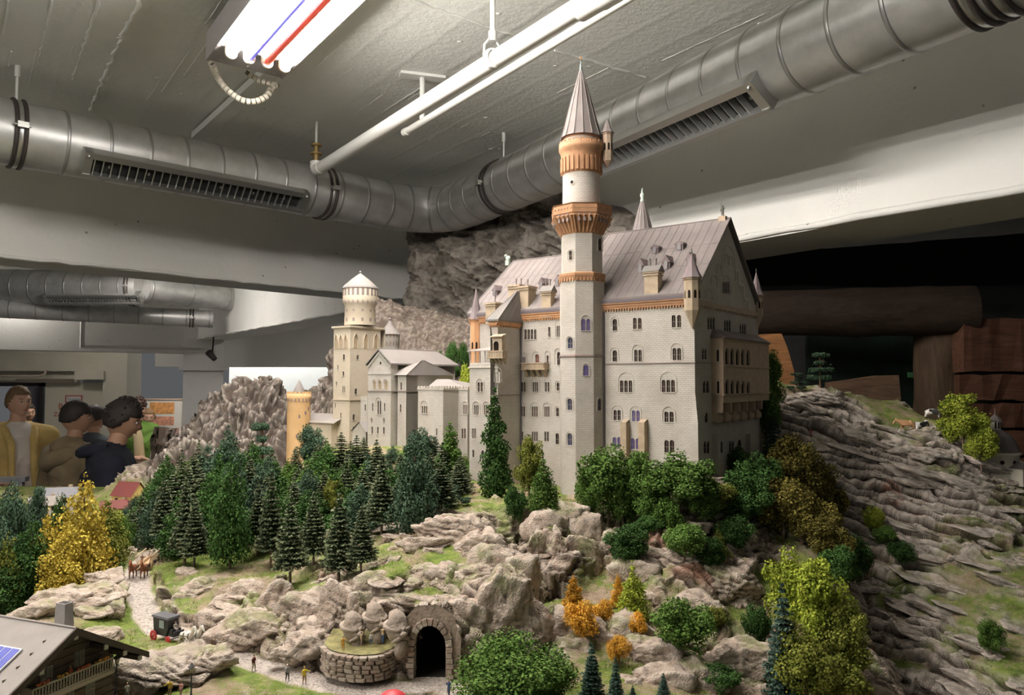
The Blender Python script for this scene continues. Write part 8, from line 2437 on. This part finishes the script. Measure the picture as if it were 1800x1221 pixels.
for k in range(28):a=2*PI*k/28;rr_=r_*(1.55 if k%2==0 else .95);V_.append((sx+math.cos(a)*rr_,wy-.003,sz+math.sin(a)*rr_))
mb.add(V_,[tuple(range(28))[::-1]]);mb.add([(a,b+.002,c)for a,b,c in V_],[tuple(range(28))]);mb.ball((sx,wy-.003,sz),(r_*.85,.0016,r_*.85),14,8);sn=mb.build('sun_emblem',paint('sun_yellow',(.72,.47,.04)),ch,'yellow sun emblem with two eyes')
mb=MB()
for s in(-1,1):mb.ball((sx+s*.003,wy-.0048,sz+.001),.0010,8,5)
mb.build('eye',BLKP,sn)
sl=math.atan(SL)
MS=Matrix.Translation((-.052,.075,-.052*SL+.001))@Matrix.Rotation(-sl,4,'Y')
mb=MB();mb.box((-.019,-.036,0),(.019,.036,.0022),MS);pn_=mb.build('solar_panel',paint('panel_white',(.75,.75,.78),.4),ch)
for k in range(5):mb=MB();mb.box((-.017,-.034+.0138*k,.002),(.017,-.034+.0138*k+.0118,.0028),MS);mb.build('cell',paint('solar_blue',(.16,.18,.52),.25),pn_)
mb=MB();mb.box((.012,.030,-.02),(.027,.050,.022),taper=.0018);mb.build('chimney',mat('chimney_render',(.33,.31,.29),.85,noise=.1),ch)
mb=MB();mb.box((.0155,.034,.0215),(.0235,.046,.0224));mb.build('chimney_mouth',BLKP,ch)
mini(0,0,'red clad figurine on the flowered balcony of the chalet',(.5,.12,.06),WHT,('face','down'),.022,math.atan2(gb.y,gb.x),loc=tuple(ch.matrix_world@Vector((0,0,0)))if False else tuple(Matrix.Translation(ch.location)@Matrix.Rotation(math.atan2(gb.y,gb.x),4,'Z')@Vector((.006,wy-.012,z0))),hair=(.35,.2,.08))
def cottage(px,py,Y,wpx,rz,wallc,roofc,label,hpx=26):
 p=at(px,py,Y);u=Y/FOC;w=wpx*u;h=hpx*u
 o=thing('house',label,'house',(p.x,p.y,p.z-h),rz)
 mb=MB();mb.box((-w/2,-w*.38,-.03),(w/2,w*.38,h*.55));mb.add([(-w/2,-w*.38,h*.55),(-w/2,w*.38,h*.55),(-w/2,0,h*.95),(w/2,-w*.38,h*.55),(w/2,w*.38,h*.55),(w/2,0,h*.95)],[(0,1,2),(3,5,4)])
 wl=mb.build('wall',mat('cot_%.2f%.2f'%wallc[:2],wallc,.8),o)
 mb=MB();e=w*.06
 for s in(-1,1):mb.add([(-w/2-e,0,h),(w/2+e,0,h),(w/2+e,s*(w*.38+e),h*.5),(-w/2-e,s*(w*.38+e),h*.5)],[(0,1,2,3)if s<0 else(3,2,1,0)])
 mb.build('roof',mat('cotroof_%.2f%.2f'%roofc[:2],roofc,.8),o)
 for x in(-.25,.25):
  mb=MB();mb.box((x*w-w*.07,-w*.39,h*.18),(x*w+w*.07,-w*.375,h*.42));mb.build('window',M_GLASS,o)
 mb=MB();mb.box((w*.2,w*.05,h*.8),(w*.3,w*.15,h*1.12));mb.build('chimney',M_TAN,o)
cottage(228,846,2.3,44,-.35,(.62,.45,.16),(.15,.035,.03),'small yellow house with a dark red roof before the navy clad visitor',46)
cottage(205,878,2.25,46,.5,(.55,.42,.3),(.16,.05,.042),'low house with a reddish roof below the yellow house',26)
cottage(108,856,2.2,52,.2,(.5,.46,.4),(.20,.20,.21),'small house with a grey slate roof behind the yellow larch',30)
cottage(80,872,2.1,46,.6,(.55,.48,.38),(.28,.25,.22),'small house with a brownish roof at the far left',28)
p=at(1752,828,2.13);u=2.13/FOC
chu=thing('church','small white onion domed church beside the log wall at the right','church',(p.x,p.y,p.z-.012))
CW=mat('church_white',(.58,.55,.46),.8);CR=mat('church_dome',(.10,.085,.08),.7)
mb=MB();mb.lathe([(34*u,-.02),(34*u,37*u),(37*u,38*u),(37*u,42*u)],28);bd=mb.build('drum',CW,chu)
mb=MB();mb.lathe([(36*u,42*u),(33*u,52*u),(26*u,66*u),(16*u,76*u),(7*u,81*u)],28);mb.build('dome',CR,chu)
mb=MB();mb.lathe([(8.5*u,79*u),(8.5*u,95*u),(9.5*u,96*u)],8,smooth=False);mb.build('lantern_turret',CW,chu)
mb=MB();mb.lathe([(11*u,95*u),(7*u,101*u),(1*u,107*u),(.4*u,116*u)],8,smooth=False);mb.ball((0,0,117*u),1.2*u,8,6);mb.build('turret_roof',CR,chu)
for a in(-1.9,-1.3,-.6):
 M_=Matrix.Rotation(a,4,'Z');mb=MB();mb.add([M_@Vector((34.4*u,math.cos(2*PI*k/12)*3.5*u,26*u+math.sin(2*PI*k/12)*3.5*u))for k in range(12)],[tuple(range(12))]);mb.build('round_window',M_GLASS,bd)
for a in(-2.1,-1.55,-.9,-.3):
 M_=Matrix.Rotation(a,4,'Z');mb=MB();mb.box((8.3*u,-1.4*u,82*u),(8.8*u,1.4*u,93*u),M_);mb.build('slit_window',M_GLASS,chu)
M_=Matrix.Rotation(-1.15,4,'Z');mb=MB();mb.box((30*u,-13*u,-.02),(52*u,13*u,17*u),M_)
V_=[M_@Vector(q)for q in((28*u,-16*u,17*u),(55*u,-16*u,17*u),(55*u,16*u,17*u),(28*u,16*u,17*u),(30*u,0,27*u),(46*u,0,27*u))]
po=mb.build('porch',CW,chu);mb=MB();mb.add(V_,[(0,1,5,4),(1,2,5),(2,3,4,5),(3,0,4)]);mb.build('porch_roof',CR,po)
mb=MB();mb.box((51.9*u,-7*u,0),(52.6*u,-1*u,14*u),M_);mb.build('doorway',M_GLASS,po)
def head_mesh(skin,turn=0.0,tilt=0.0,sc_=1.0,lip=(.45,.18,.14)):
 """sculpted head, centre at the origin, facing -y, 0.225 high"""
 n,m=40,30
 V_,F=[],[]
 for i in range(m+1):
  a=-PI/2+PI*i/m
  for k in range(n):
   t=2*PI*k/n;V_.append((math.cos(a)*math.sin(t),-math.cos(a)*math.cos(t),math.sin(a)))
 U=np.array(V_)
 F=[(i*n+k,i*n+(k+1)%n,(i+1)*n+(k+1)%n,(i+1)*n+k)for i in range(m)for k in range(n)]
 x,y,z=U[:,0],U[:,1],U[:,2]
 f=sstep(.0,.6,-y)
 P=U*np.array([.074,.094,.113])
 P[:,0]*=1-.22*sstep(.1,-1,z)
 P[:,1]*=np.where(y<0,1-.10*sstep(.2,1,z),1+.06*sstep(-.2,.6,z))
 P[:,1]+=.030*sstep(-.1,-.9,z)*(y>0)*y*-1.0
 g=lambda cx,cz,sx,sz:np.exp(-((x-cx)/sx)**2-((z-cz)/sz)**2)*f
 P[:,1]-=.026*g(0,-.18,.12,.14)+.012*g(0,.02,.09,.18)+.007*g(0,.22,.5,.08)-.011*g(.36,.06,.18,.10)-.011*g(-.36,.06,.18,.10)+.007*g(.42,-.18,.2,.2)+.007*g(-.42,-.18,.2,.2)+.009*g(0,-.42,.22,.045)+.009*g(0,-.52,.2,.05)-.006*g(0,-.47,.22,.02)+.012*g(0,-.76,.28,.14)
 for s in(-1,1):
  e=np.exp(-((y-.05)/.20)**2-((z+.04)/.26)**2)*sstep(.6,.9,s*x)
  P[:,0]+=s*.016*e
 return P*sc_,F,U
def body_mesh(name,nodes,edges,mats,voxel):
 """limbs and trunk melted into one continuous skin; nodes carry (rx, ry) or r"""
 mb=MB()
 for a,b,m in edges:
  pa,pb=Vector(nodes[a][:3]),Vector(nodes[b][:3]);ra,rb=nodes[a][3],nodes[b][3]
  ra=ra if isinstance(ra,tuple)else(ra,ra);rb=rb if isinstance(rb,tuple)else(rb,rb)
  d=pb-pa;L=d.length;d=d.normalized()
  if abs(d.z)>.75:ux=(Vector((1,0,0))-d*d.x).normalized()
  else:ux=d.orthogonal().normalized()
  uy=d.cross(ux)
  rings=[]
  for s_ in(-.92,-.6,0,.33,.66,1.0,1.6,1.92):
   if s_<=0:k=math.sqrt(max(.02,1-s_*s_));c=pa+d*s_*min(ra);rx,ry=ra[0]*k,ra[1]*k
   elif s_>=1:e=s_-1;k=math.sqrt(max(.02,1-e*e));c=pb+d*e*min(rb);rx,ry=rb[0]*k,rb[1]*k
   else:c=pa+d*L*s_;rx,ry=ra[0]+(rb[0]-ra[0])*s_,ra[1]+(rb[1]-ra[1])*s_
   rings.append([c+ux*math.cos(2*PI*i/14)*rx+uy*math.sin(2*PI*i/14)*ry for i in range(14)])
  n=14;vs=[q for r in rings for q in r]
  mb.add(vs,[(i*n+k,i*n+(k+1)%n,(i+1)*n+(k+1)%n,(i+1)*n+k)for i in range(len(rings)-1)for k in range(n)]+[tuple(range(n))[::-1],tuple(range(len(vs)-n,len(vs)))])
 me=mb.mesh('limbs',mats[0]);o=bpy.data.objects.new('limbs',me);COL.objects.link(o)
 md=o.modifiers.new('melt','REMESH');md.mode='VOXEL';md.voxel_size=voxel
 ms=o.modifiers.new('smooth','SMOOTH');ms.iterations=5;ms.factor=.5
 dg=bpy.context.evaluated_depsgraph_get();dg.update()
 out=bpy.data.meshes.new_from_object(o.evaluated_get(dg));bpy.data.objects.remove(o);bpy.data.meshes.remove(me)
 n=len(out.polygons);cen=np.zeros(n*3);out.polygons.foreach_get('center',cen);cen=cen.reshape(-1,3)
 best=np.full(n,1e9);mi=np.zeros(n,dtype=np.int32)
 for a,b,m in edges:
  A,B=np.array(nodes[a][:3]),np.array(nodes[b][:3]);AB=B-A;t_=np.clip(((cen-A)@AB)/max(1e-12,AB@AB),0,1)
  g_=lambda r:(r[0]+r[1])/2 if isinstance(r,tuple)else r
  dd=np.linalg.norm(cen-A-t_[:,None]*AB,axis=1)/(g_(nodes[a][3])*(1-t_)+g_(nodes[b][3])*t_)
  w=dd<best;best[w]=dd[w];mi[w]=m
 out.materials.clear()
 for m in mats:out.materials.append(m)
 out.polygons.foreach_set('material_index',mi)
 return out
def person(loc,rz,H,label,cols,pose,hair,head_turn=0.0,head_tilt=0.0,wide=1.0,thick=1.0,lean=0.0,hands=True,stride=.15,skin=None,hairc=(.03,.022,.018),post=None,long_hair=False,name='person',front=None):
 skin=skin or M_SKIN
 o=thing(name,label,'person',loc,rz)
 N_,E_=human_nodes(pose,stride,lean,False,wide,thick,hands)
 for k in('head','crown'):N_.pop(k)
 E_=[e for e in E_ if e[0]not in('head','crown')and e[1]not in('head','crown')]
 hx,hy,hz_,_=N_['head0'];N_['head0']=(hx,hy+.008,.885,.030)
 N_={k:(a*H,b*H,c*H,tuple(v*H for v in r)if isinstance(r,tuple)else r*H)for k,(a,b,c,r)in N_.items()}
 mats_=[cols[0],cols[1],skin,cols[2],mat('dark_shoes',(.04,.035,.03),.6)]
 me=body_mesh('body',N_,E_,mats_,.0095)
 if front is not None:
  n=len(me.polygons);cen=np.zeros(n*3);me.polygons.foreach_get('center',cen);cen=cen.reshape(-1,3);mi_=np.zeros(n,dtype=np.int32);me.polygons.foreach_get('material_index',mi_)
  w=(mi_==0)&(cen[:,1]<-.012*H)&(np.abs(cen[:,0])<.044*H)&(cen[:,2]>.55*H)
  mi_[w]=5;me.polygons.foreach_set('material_index',mi_);mats_.append(front)
 P,F,U=head_mesh(skin)
 R_=(Matrix.Rotation(head_turn,3,'Z')@Matrix.Rotation(head_tilt,3,'X'))
 P=P@np.array(R_).T
 c=np.array([0,-(.006+lean*.45)*H,.935*H]);P=P*(H/1.72)+c
 nv=len(me.vertices);co=np.zeros(nv*3);me.vertices.foreach_get('co',co)
 fs=[tuple(p.vertices)for p in me.polygons];mi=[p.material_index for p in me.polygons]
 m2=bpy.data.meshes.new('body');m2.from_pydata([tuple(v)for v in co.reshape(-1,3)]+[tuple(v)for v in P],[],fs+[tuple(nv+k for k in f)for f in F])
 for m in mats_:m2.materials.append(m)
 m2.polygons.foreach_set('material_index',np.array(mi+[2]*len(F),dtype=np.int32));m2.polygons.foreach_set('use_smooth',np.ones(len(m2.polygons),dtype=bool));m2.update()
 finish(bpy.data.objects.new('body',m2),o)
 k=H/1.72
 for s in(-1,1):
  mb=MB();q=R_@Vector((s*.027,-.083,.008));mb.ball(Vector(c)+q*k,.0088*k,10,7);e_=mb.build('eye',mat('eye_white',(.42,.38,.35),.4),o)
  mb=MB();q=R_@Vector((s*.027,-.0915,.008));mb.ball(Vector(c)+q*k,.0045*k,8,6);mb.build('iris',mat('iris_dark',(.03,.02,.015),.2),e_)
  mb=MB();a_=[R_@Vector((s*(.014+.014*i),-.092+.003*i*i,.026+.003*(1-(i-1)**2)))for i in range(3)];mb.path([Vector(c)+q*k for q in a_],.003*k,6);mb.build('eyebrow',mat('hair_%.3f'%hairc[0],hairc,.7),o)
 mb=MB();a_=[R_@Vector((.018*i,-.0965+.004*i*i,-.053))for i in(-1,-.5,0,.5,1)];mb.path([Vector(c)+q*k for q in a_],[.002*k,.004*k,.0045*k,.004*k,.002*k],6);mb.build('mouth',mat('lips',(.42,.17,.14),.5),o)
 x,y,z=U[:,0],U[:,1],U[:,2]
 line={'short':.34-.80*sstep(-.55,.35,y),'crop':.40-.52*sstep(-.5,.3,y),'tied':.50-.85*sstep(-.6,.3,y)}[hair]
 line=line-.10*(np.abs(x)>.8)*(y<.1)
 up=z>line
 q_=np.array(R_)
 base,_,_=head_mesh(skin)
 off=.013+.006*fbm(U*9+H,3,5)+.010*sstep(.2,.9,z)
 if hair=='tied':off=off*.7
 S=base+U*off[:,None]
 S=(S@q_.T)*k+c
 B=(base@q_.T)*k+c
 fk=[f for f in F if sum(bool(up[v])for v in f)>=2]
 V_=np.where(up[:,None],S,B)
 used=sorted({v for f in fk for v in f});rm={v:i for i,v in enumerate(used)}
 mb=MB();mb.add([tuple(V_[v])for v in used],[tuple(rm[v]for v in f)for f in fk],True)
 if hair=='tied':mb.ball(Vector(c)+(R_@Vector((0,.105,.02)))*k,(.035*k,.035*k,.04*k),12,8)
 if hair=='short':
  qq=random.Random(int(H*1000))
  for i in range(70):
   v=qq.choice(used)
   if not up[v]:continue
   p=Vector(S[v]);d=Vector(U[v]);d=R_@d;mb.path([p-d*.004,p+d*.010+Vector((0,0,.002)),p+d*.012+Vector((qq.uniform(-.01,.01),qq.uniform(-.01,.01),-.004))],[.008*k,.006*k,.001],5)
 mb.build('hair',mat('hair_%.3f'%hairc[0],hairc,.6),o)
 return o,N_
def fl(px,Y):return((px-900)/FOC*Y,Y,FLOOR)
def hgt(py,Y):return at(450,py,Y).z-FLOOR
C_YEL=mat('yellow_jacket',(.60,.43,.15),.85,noise=.12,nscale=12,bump=.3,bscale=20)
C_WH=mat('white_shirt',(.68,.62,.56),.85)
C_BEI=mat('olive_beige_hoodie',(.23,.175,.10),.9,noise=.1,nscale=14,bump=.35,bscale=18)
C_NAV=mat('navy_jacket',(.010,.012,.024),.9,noise=.2,nscale=14,bump=.3,bscale=20)
C_JEAN=mat('dark_trousers',(.05,.05,.065),.9)
C_GREY=mat('grey_jacket',(.06,.07,.085),.9)
C_GRN=mat('green_jacket',(.16,.30,.05),.85)
C_CREAM=mat('cream_scarf',(.60,.47,.27),.85)
def open_jacket(H):
 def f(c,mi):
  w=(mi==0)&(c[:,1]<-.01*H)&(np.abs(c[:,0]+.004*H)<.030*H+.05*np.clip(c[:,2]-.70*H,0,.1))&(c[:,2]>.60*H)
  return np.where(w,4+0*mi,mi)if False else np.where(w,5,mi)
 return f
Y_=5.7
o,N_=person(fl(34,Y_),math.radians(48),hgt(681,Y_),'person in open yellow jacket over white shirt at the far left, hair tied',[C_YEL,C_JEAN,C_YEL],('hold','down'),'tied',head_turn=.25,wide=1.12,thick=1.25,hairc=(.20,.12,.06),front=C_WH)
H=hgt(681,Y_)
mb=MB()
for s in(-1,1):mb.path([(s*.052*H,.03*H,.835*H),(s*.056*H,-.03*H,.815*H),(s*.042*H,-.082*H,.76*H),(s*.040*H,-.100*H,.64*H),(s*.05*H,-.105*H,.50*H)],[.018*H,.019*H,.015*H,.012*H,.010*H],8)
mb.path([(-.10*H,-.03*H,.475*H),(0,-.085*H,.47*H),(.10*H,-.03*H,.475*H),(.09*H,.055*H,.48*H),(-.09*H,.055*H,.48*H),(-.10*H,-.03*H,.475*H)],.026*H,8)
mb.build('jacket_edge',C_YEL,o)
Y_=5.1
o,N_=person(fl(134,Y_),math.radians(150),hgt(709,Y_),'person seen from behind in a beige brown hooded top with short black hair',[C_BEI,C_JEAN,M_SKIND],('hold','down'),'crop',head_turn=-.55,wide=1.25,thick=1.25,skin=M_SKIND)
H=hgt(709,Y_)
mb=MB();mb.path([(-.085*H,-.02*H,.825*H),(-.075*H,.055*H,.80*H),(0,.10*H,.765*H),(.075*H,.055*H,.80*H),(.085*H,-.02*H,.825*H)],[.018*H,.034*H,.042*H,.034*H,.018*H],10)
mb.path([(-.055*H,.0*H,.842*H),(-.045*H,.05*H,.835*H),(0,.075*H,.815*H),(.045*H,.05*H,.835*H),(.055*H,.0*H,.842*H)],.016*H,8)
mb.build('hood',C_BEI,o)
for nm in('L','R'):
 mb=MB();a,b=Vector(N_['sh'+nm][:3]),Vector(N_['el'+nm][:3]);mb.path([a,a.lerp(b,.5),a.lerp(b,1.02)],[.048*H,.046*H,.046*H],12)
 mb.build('sleeve',C_BEI,o)
Y_=4.3
o,N_=person(fl(188,Y_),math.radians(118),hgt(706,Y_),'person in a dark navy jacket bowing over the layout, holding a phone',[C_NAV,C_JEAN,C_NAV],('fwd','down'),'short',head_turn=-.15,head_tilt=.30,wide=1.12,thick=1.35,lean=.10,skin=M_SKIND)
H=hgt(706,Y_)
mb=MB();mb.path([(-.06*H,-.01*H,.842*H),(-.045*H,.055*H,.835*H),(0,.07*H,.828*H),(.045*H,.055*H,.835*H),(.06*H,-.01*H,.842*H),(.03*H,-.07*H,.815*H)],.020*H,8);mb.build('collar',C_NAV,o)
hp=Vector(N_['hdL'][:3])
mb=MB();mb.box((-.038,-.006,-.075),(.038,.006,.075),Matrix.Translation((hp.x,hp.y-.045,hp.z+.03))@Matrix.Rotation(-.7,4,'X'))
W_=Matrix.Translation(o.location)@Matrix.Rotation(math.radians(118),4,'Z')
ph=mb.build('phone',mat('phone_black',(.01,.01,.012),.25));ph.matrix_world=W_;ph['label']='black phone held by the visitor in the navy jacket';ph['category']='phone'
Y_=6.6
o,N_=person(fl(168,Y_),math.radians(165),hgt(715,Y_),'person in a dark grey jacket, only head and shoulder seen behind the beige hoodie',[C_GREY,C_JEAN,C_GREY],('down','down'),'crop',head_turn=-.2,wide=1.1,thick=1.2,skin=M_SKIND)
Y_=8.2
o,N_=person(fl(244,Y_),math.radians(60),hgt(701,Y_),'person with brown hair and a green jacket behind the navy jacket',[C_GRN,C_JEAN,C_GREY],('hold','hold'),'short',head_turn=.1,head_tilt=.2,wide=1.15,thick=1.2,hairc=(.06,.03,.02))
H=hgt(701,Y_);mb=MB();mb.path([(-.05*H,-.05*H,.84*H),(-.06*H,-.10*H,.74*H),(-.05*H,-.11*H,.60*H),(-.05*H,-.11*H,.50*H)],[.025*H,.032*H,.034*H,.03*H],8);mb.build('scarf',C_CREAM,o)
Y_=8.8
o,N_=person(fl(263,Y_),math.radians(25),hgt(719,Y_),'fair haired person in a white shirt with dark print beside the green jacket',[C_WH,C_JEAN,C_GREY],('hold','fwd'),'tied',head_turn=.1,head_tilt=.15,wide=1.1,thick=1.15,hairc=(.33,.19,.09))
H=hgt(719,Y_);lettering('MILANO',.09,(0,-.085*H,.70*H),(PI/2,0,0),mat('dark_print',(.03,.03,.04),.8),'shirt_print',o)
Y_=7.6
o,N_=person(fl(50,Y_),math.radians(40),hgt(709,Y_),'person with black hair half hidden behind the yellow jacket',[C_NAV,C_JEAN,C_NAV],('down','down'),'tied',head_turn=.2,wide=1.0,skin=M_SKIND)
p=at(10,838,4.6)
o=thing('barrier','grey metal barrier edge at the far left below the yellow jacket','barrier',(p.x,p.y,FLOOR),math.radians(12))
mb=MB();mb.box((-1.2,-.03,p.z-FLOOR-.03),(.12,.03,p.z-FLOOR));mb.build('rail',mat('barrier_grey',(.22,.22,.23),.4),o)
for x in(-.9,.08):mb=MB();mb.box((x-.02,-.02,0),(x+.02,.02,p.z-FLOOR-.03));mb.build('post',MATS['barrier_grey'],o)
def wood(name,c,sc_=9.0,dirx=0):
 m=bpy.data.materials.new(name);m.use_nodes=True
 t=NT(m);b=t.n['Principled BSDF'];tc=t.node('ShaderNodeTexCoord')
 mp=t.node('ShaderNodeMapping');mp.inputs['Scale'].default_value=(1.2,8,8)if dirx==0 else(8,8,1.2)
 t.link(tc.outputs['Object'],mp.inputs['Vector'])
 n=t.node('ShaderNodeTexNoise',in_Scale=sc_*.6,in_Detail=9.0,in_Roughness=.65,in_Distortion=.8);t.link(mp.outputs['Vector'],n.inputs['Vector'])
 r=t.node('ShaderNodeValToRGB');r.color_ramp.elements[0].position=.33;r.color_ramp.elements[1].position=.68
 r.color_ramp.elements[0].color=rgba([k*.45 for k in c]);r.color_ramp.elements[1].color=rgba(c)
 t.link(n.outputs['Fac'],r.inputs['Fac']);t.link(r.outputs['Color'],b.inputs['Base Color'])
 bp=t.node('ShaderNodeBump',in_Strength=.5,in_Distance=.01);t.link(n.outputs['Fac'],bp.inputs['Height']);t.link(bp.outputs['Normal'],b.inputs['Normal'])
 b.inputs['Roughness'].default_value=.8;b.inputs['Specular IOR Level'].default_value=.2
 return m
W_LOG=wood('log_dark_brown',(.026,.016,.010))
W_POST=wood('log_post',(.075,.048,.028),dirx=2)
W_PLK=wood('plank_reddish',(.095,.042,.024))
W_SLB=wood('plank_brown',(.17,.105,.065))
W_ORG=wood('plank_orange',(.42,.20,.08))
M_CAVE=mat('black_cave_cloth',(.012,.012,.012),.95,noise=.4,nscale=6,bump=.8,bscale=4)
def rough_log(name,p0,p1,r,m,seed,label,cat,squash=1.0,n=28,k=26):
 p0,p1=Vector(p0),Vector(p1);mb=MB();d=p1-p0;L=d.length
 a=d.normalized().orthogonal().normalized();b=d.normalized().cross(a)
 rings=[]
 for i in range(k+1):
  c=d*(i/k)
  ring=[]
  for j in range(n):
   t=2*PI*j/n
   w=1+.10*float(fbm(np.array([[i*.22,math.cos(t)*1.6+seed,math.sin(t)*1.6]]),3,seed)[0])
   ring.append(c+(a*math.cos(t)+b*math.sin(t)*squash)*r*w)
  rings.append(ring)
 vs=[q for g in rings for q in g]
 mb.add(vs,[(i*n+j,i*n+(j+1)%n,(i+1)*n+(j+1)%n,(i+1)*n+j)for i in range(k)for j in range(n)],True)
 mb.add(rings[0],[tuple(range(n))[::-1]]);mb.add(rings[-1],[tuple(range(n))])
 o=thing(name,label,cat,tuple(p0));lg=mb.build('timber',m,o)
 mb=MB()
 q=random.Random(seed)
 for i in range(3):
  t=q.uniform(-2.4,-.8);c=d*q.uniform(.15,.85)+(a*math.cos(t)+b*math.sin(t))*r;mb.ball(c,r*.10,8,5)
 mb.build('knot',mat('knot_dark',(.03,.018,.012),.9),o)
 return o
YL=3.15
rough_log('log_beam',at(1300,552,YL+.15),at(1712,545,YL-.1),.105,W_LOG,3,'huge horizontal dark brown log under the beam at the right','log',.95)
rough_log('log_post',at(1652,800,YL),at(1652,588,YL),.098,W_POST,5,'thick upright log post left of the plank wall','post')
pw=thing('plank_wall','wall of wide reddish brown planks at the right edge','wall',tuple(at(1745,720,3.0)),-.06)
rows_=[(558,655),(657,705),(707,752),(754,800),(802,838),(840,905)]
for k,(a,b)in enumerate(rows_):
 z1,z0=at(1745,a,3.0).z-pw.location.z,at(1745,b,3.0).z-pw.location.z
 x0,x1=(1690-1745)/FOC*3.0,(1960-1745)/FOC*3.0
 q=random.Random(k);mb=MB();n=16
 V_=[]
 for y,e in((-.02,0),(.04,0)):
  for i in range(n+1):
   x=x0+(x1-x0)*i/n+(q.uniform(-.015,.015)if i==0 else 0)
   V_.append((x,y+q.uniform(-.006,.006),z0+q.uniform(0,.008)));V_.append((x,y+q.uniform(-.006,.006),z1-q.uniform(0,.008)))
 m_=2*(n+1)
 F_=[(2*i,2*i+2,2*i+3,2*i+1)for i in range(n)]+[(m_+2*i+1,m_+2*i+3,m_+2*i+2,m_+2*i)for i in range(n)]+[(2*i+1,2*i+3,m_+2*i+3,m_+2*i+1)for i in range(n)]+[(0,1,m_+1,m_)]
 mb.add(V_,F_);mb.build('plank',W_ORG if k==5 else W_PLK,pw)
def slab(name,pts,Y,th,m,label,cat='board'):
 c=at(sum(p[0]for p in pts)/len(pts),sum(p[1]for p in pts)/len(pts),Y)
 o=thing(name,label,cat,tuple(c));mb=MB()
 P_=[at(px,py,Y)-c for px,py in pts]
 n=len(P_);V_=[tuple(p)for p in P_]+[(p.x,p.y+th,p.z)for p in P_]
 f1_,f2_=tuple(range(n)),tuple(range(n,2*n))[::-1]
 mb.add(V_,[f1_,f2_]+[(i,n+i,n+(i+1)%n,(i+1)%n)for i in range(n)])
 bo=mb.build('board',m,o)
 return o
slab('timber_board',[(1460,672),(1500,667),(1545,660),(1580,659),(1583,690),(1587,760),(1460,760)],2.75,.05,W_SLB,'brown wooden board with a cut corner behind the right hill meadow')
slab('timber_board',[(1310,590),(1340,587),(1374,586),(1384,610),(1396,652),(1400,700),(1310,700)],2.7,.06,W_ORG,'orange lit wooden board right behind the castle gable')
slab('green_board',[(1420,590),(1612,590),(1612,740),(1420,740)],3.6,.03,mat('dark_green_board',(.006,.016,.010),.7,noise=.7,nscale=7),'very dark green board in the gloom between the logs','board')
slab('green_label',[(1597,654),(1608,654),(1608,663),(1597,663)],3.3,.01,mat('green_label',(.03,.10,.035),.7),'small green label left of the log post','label')
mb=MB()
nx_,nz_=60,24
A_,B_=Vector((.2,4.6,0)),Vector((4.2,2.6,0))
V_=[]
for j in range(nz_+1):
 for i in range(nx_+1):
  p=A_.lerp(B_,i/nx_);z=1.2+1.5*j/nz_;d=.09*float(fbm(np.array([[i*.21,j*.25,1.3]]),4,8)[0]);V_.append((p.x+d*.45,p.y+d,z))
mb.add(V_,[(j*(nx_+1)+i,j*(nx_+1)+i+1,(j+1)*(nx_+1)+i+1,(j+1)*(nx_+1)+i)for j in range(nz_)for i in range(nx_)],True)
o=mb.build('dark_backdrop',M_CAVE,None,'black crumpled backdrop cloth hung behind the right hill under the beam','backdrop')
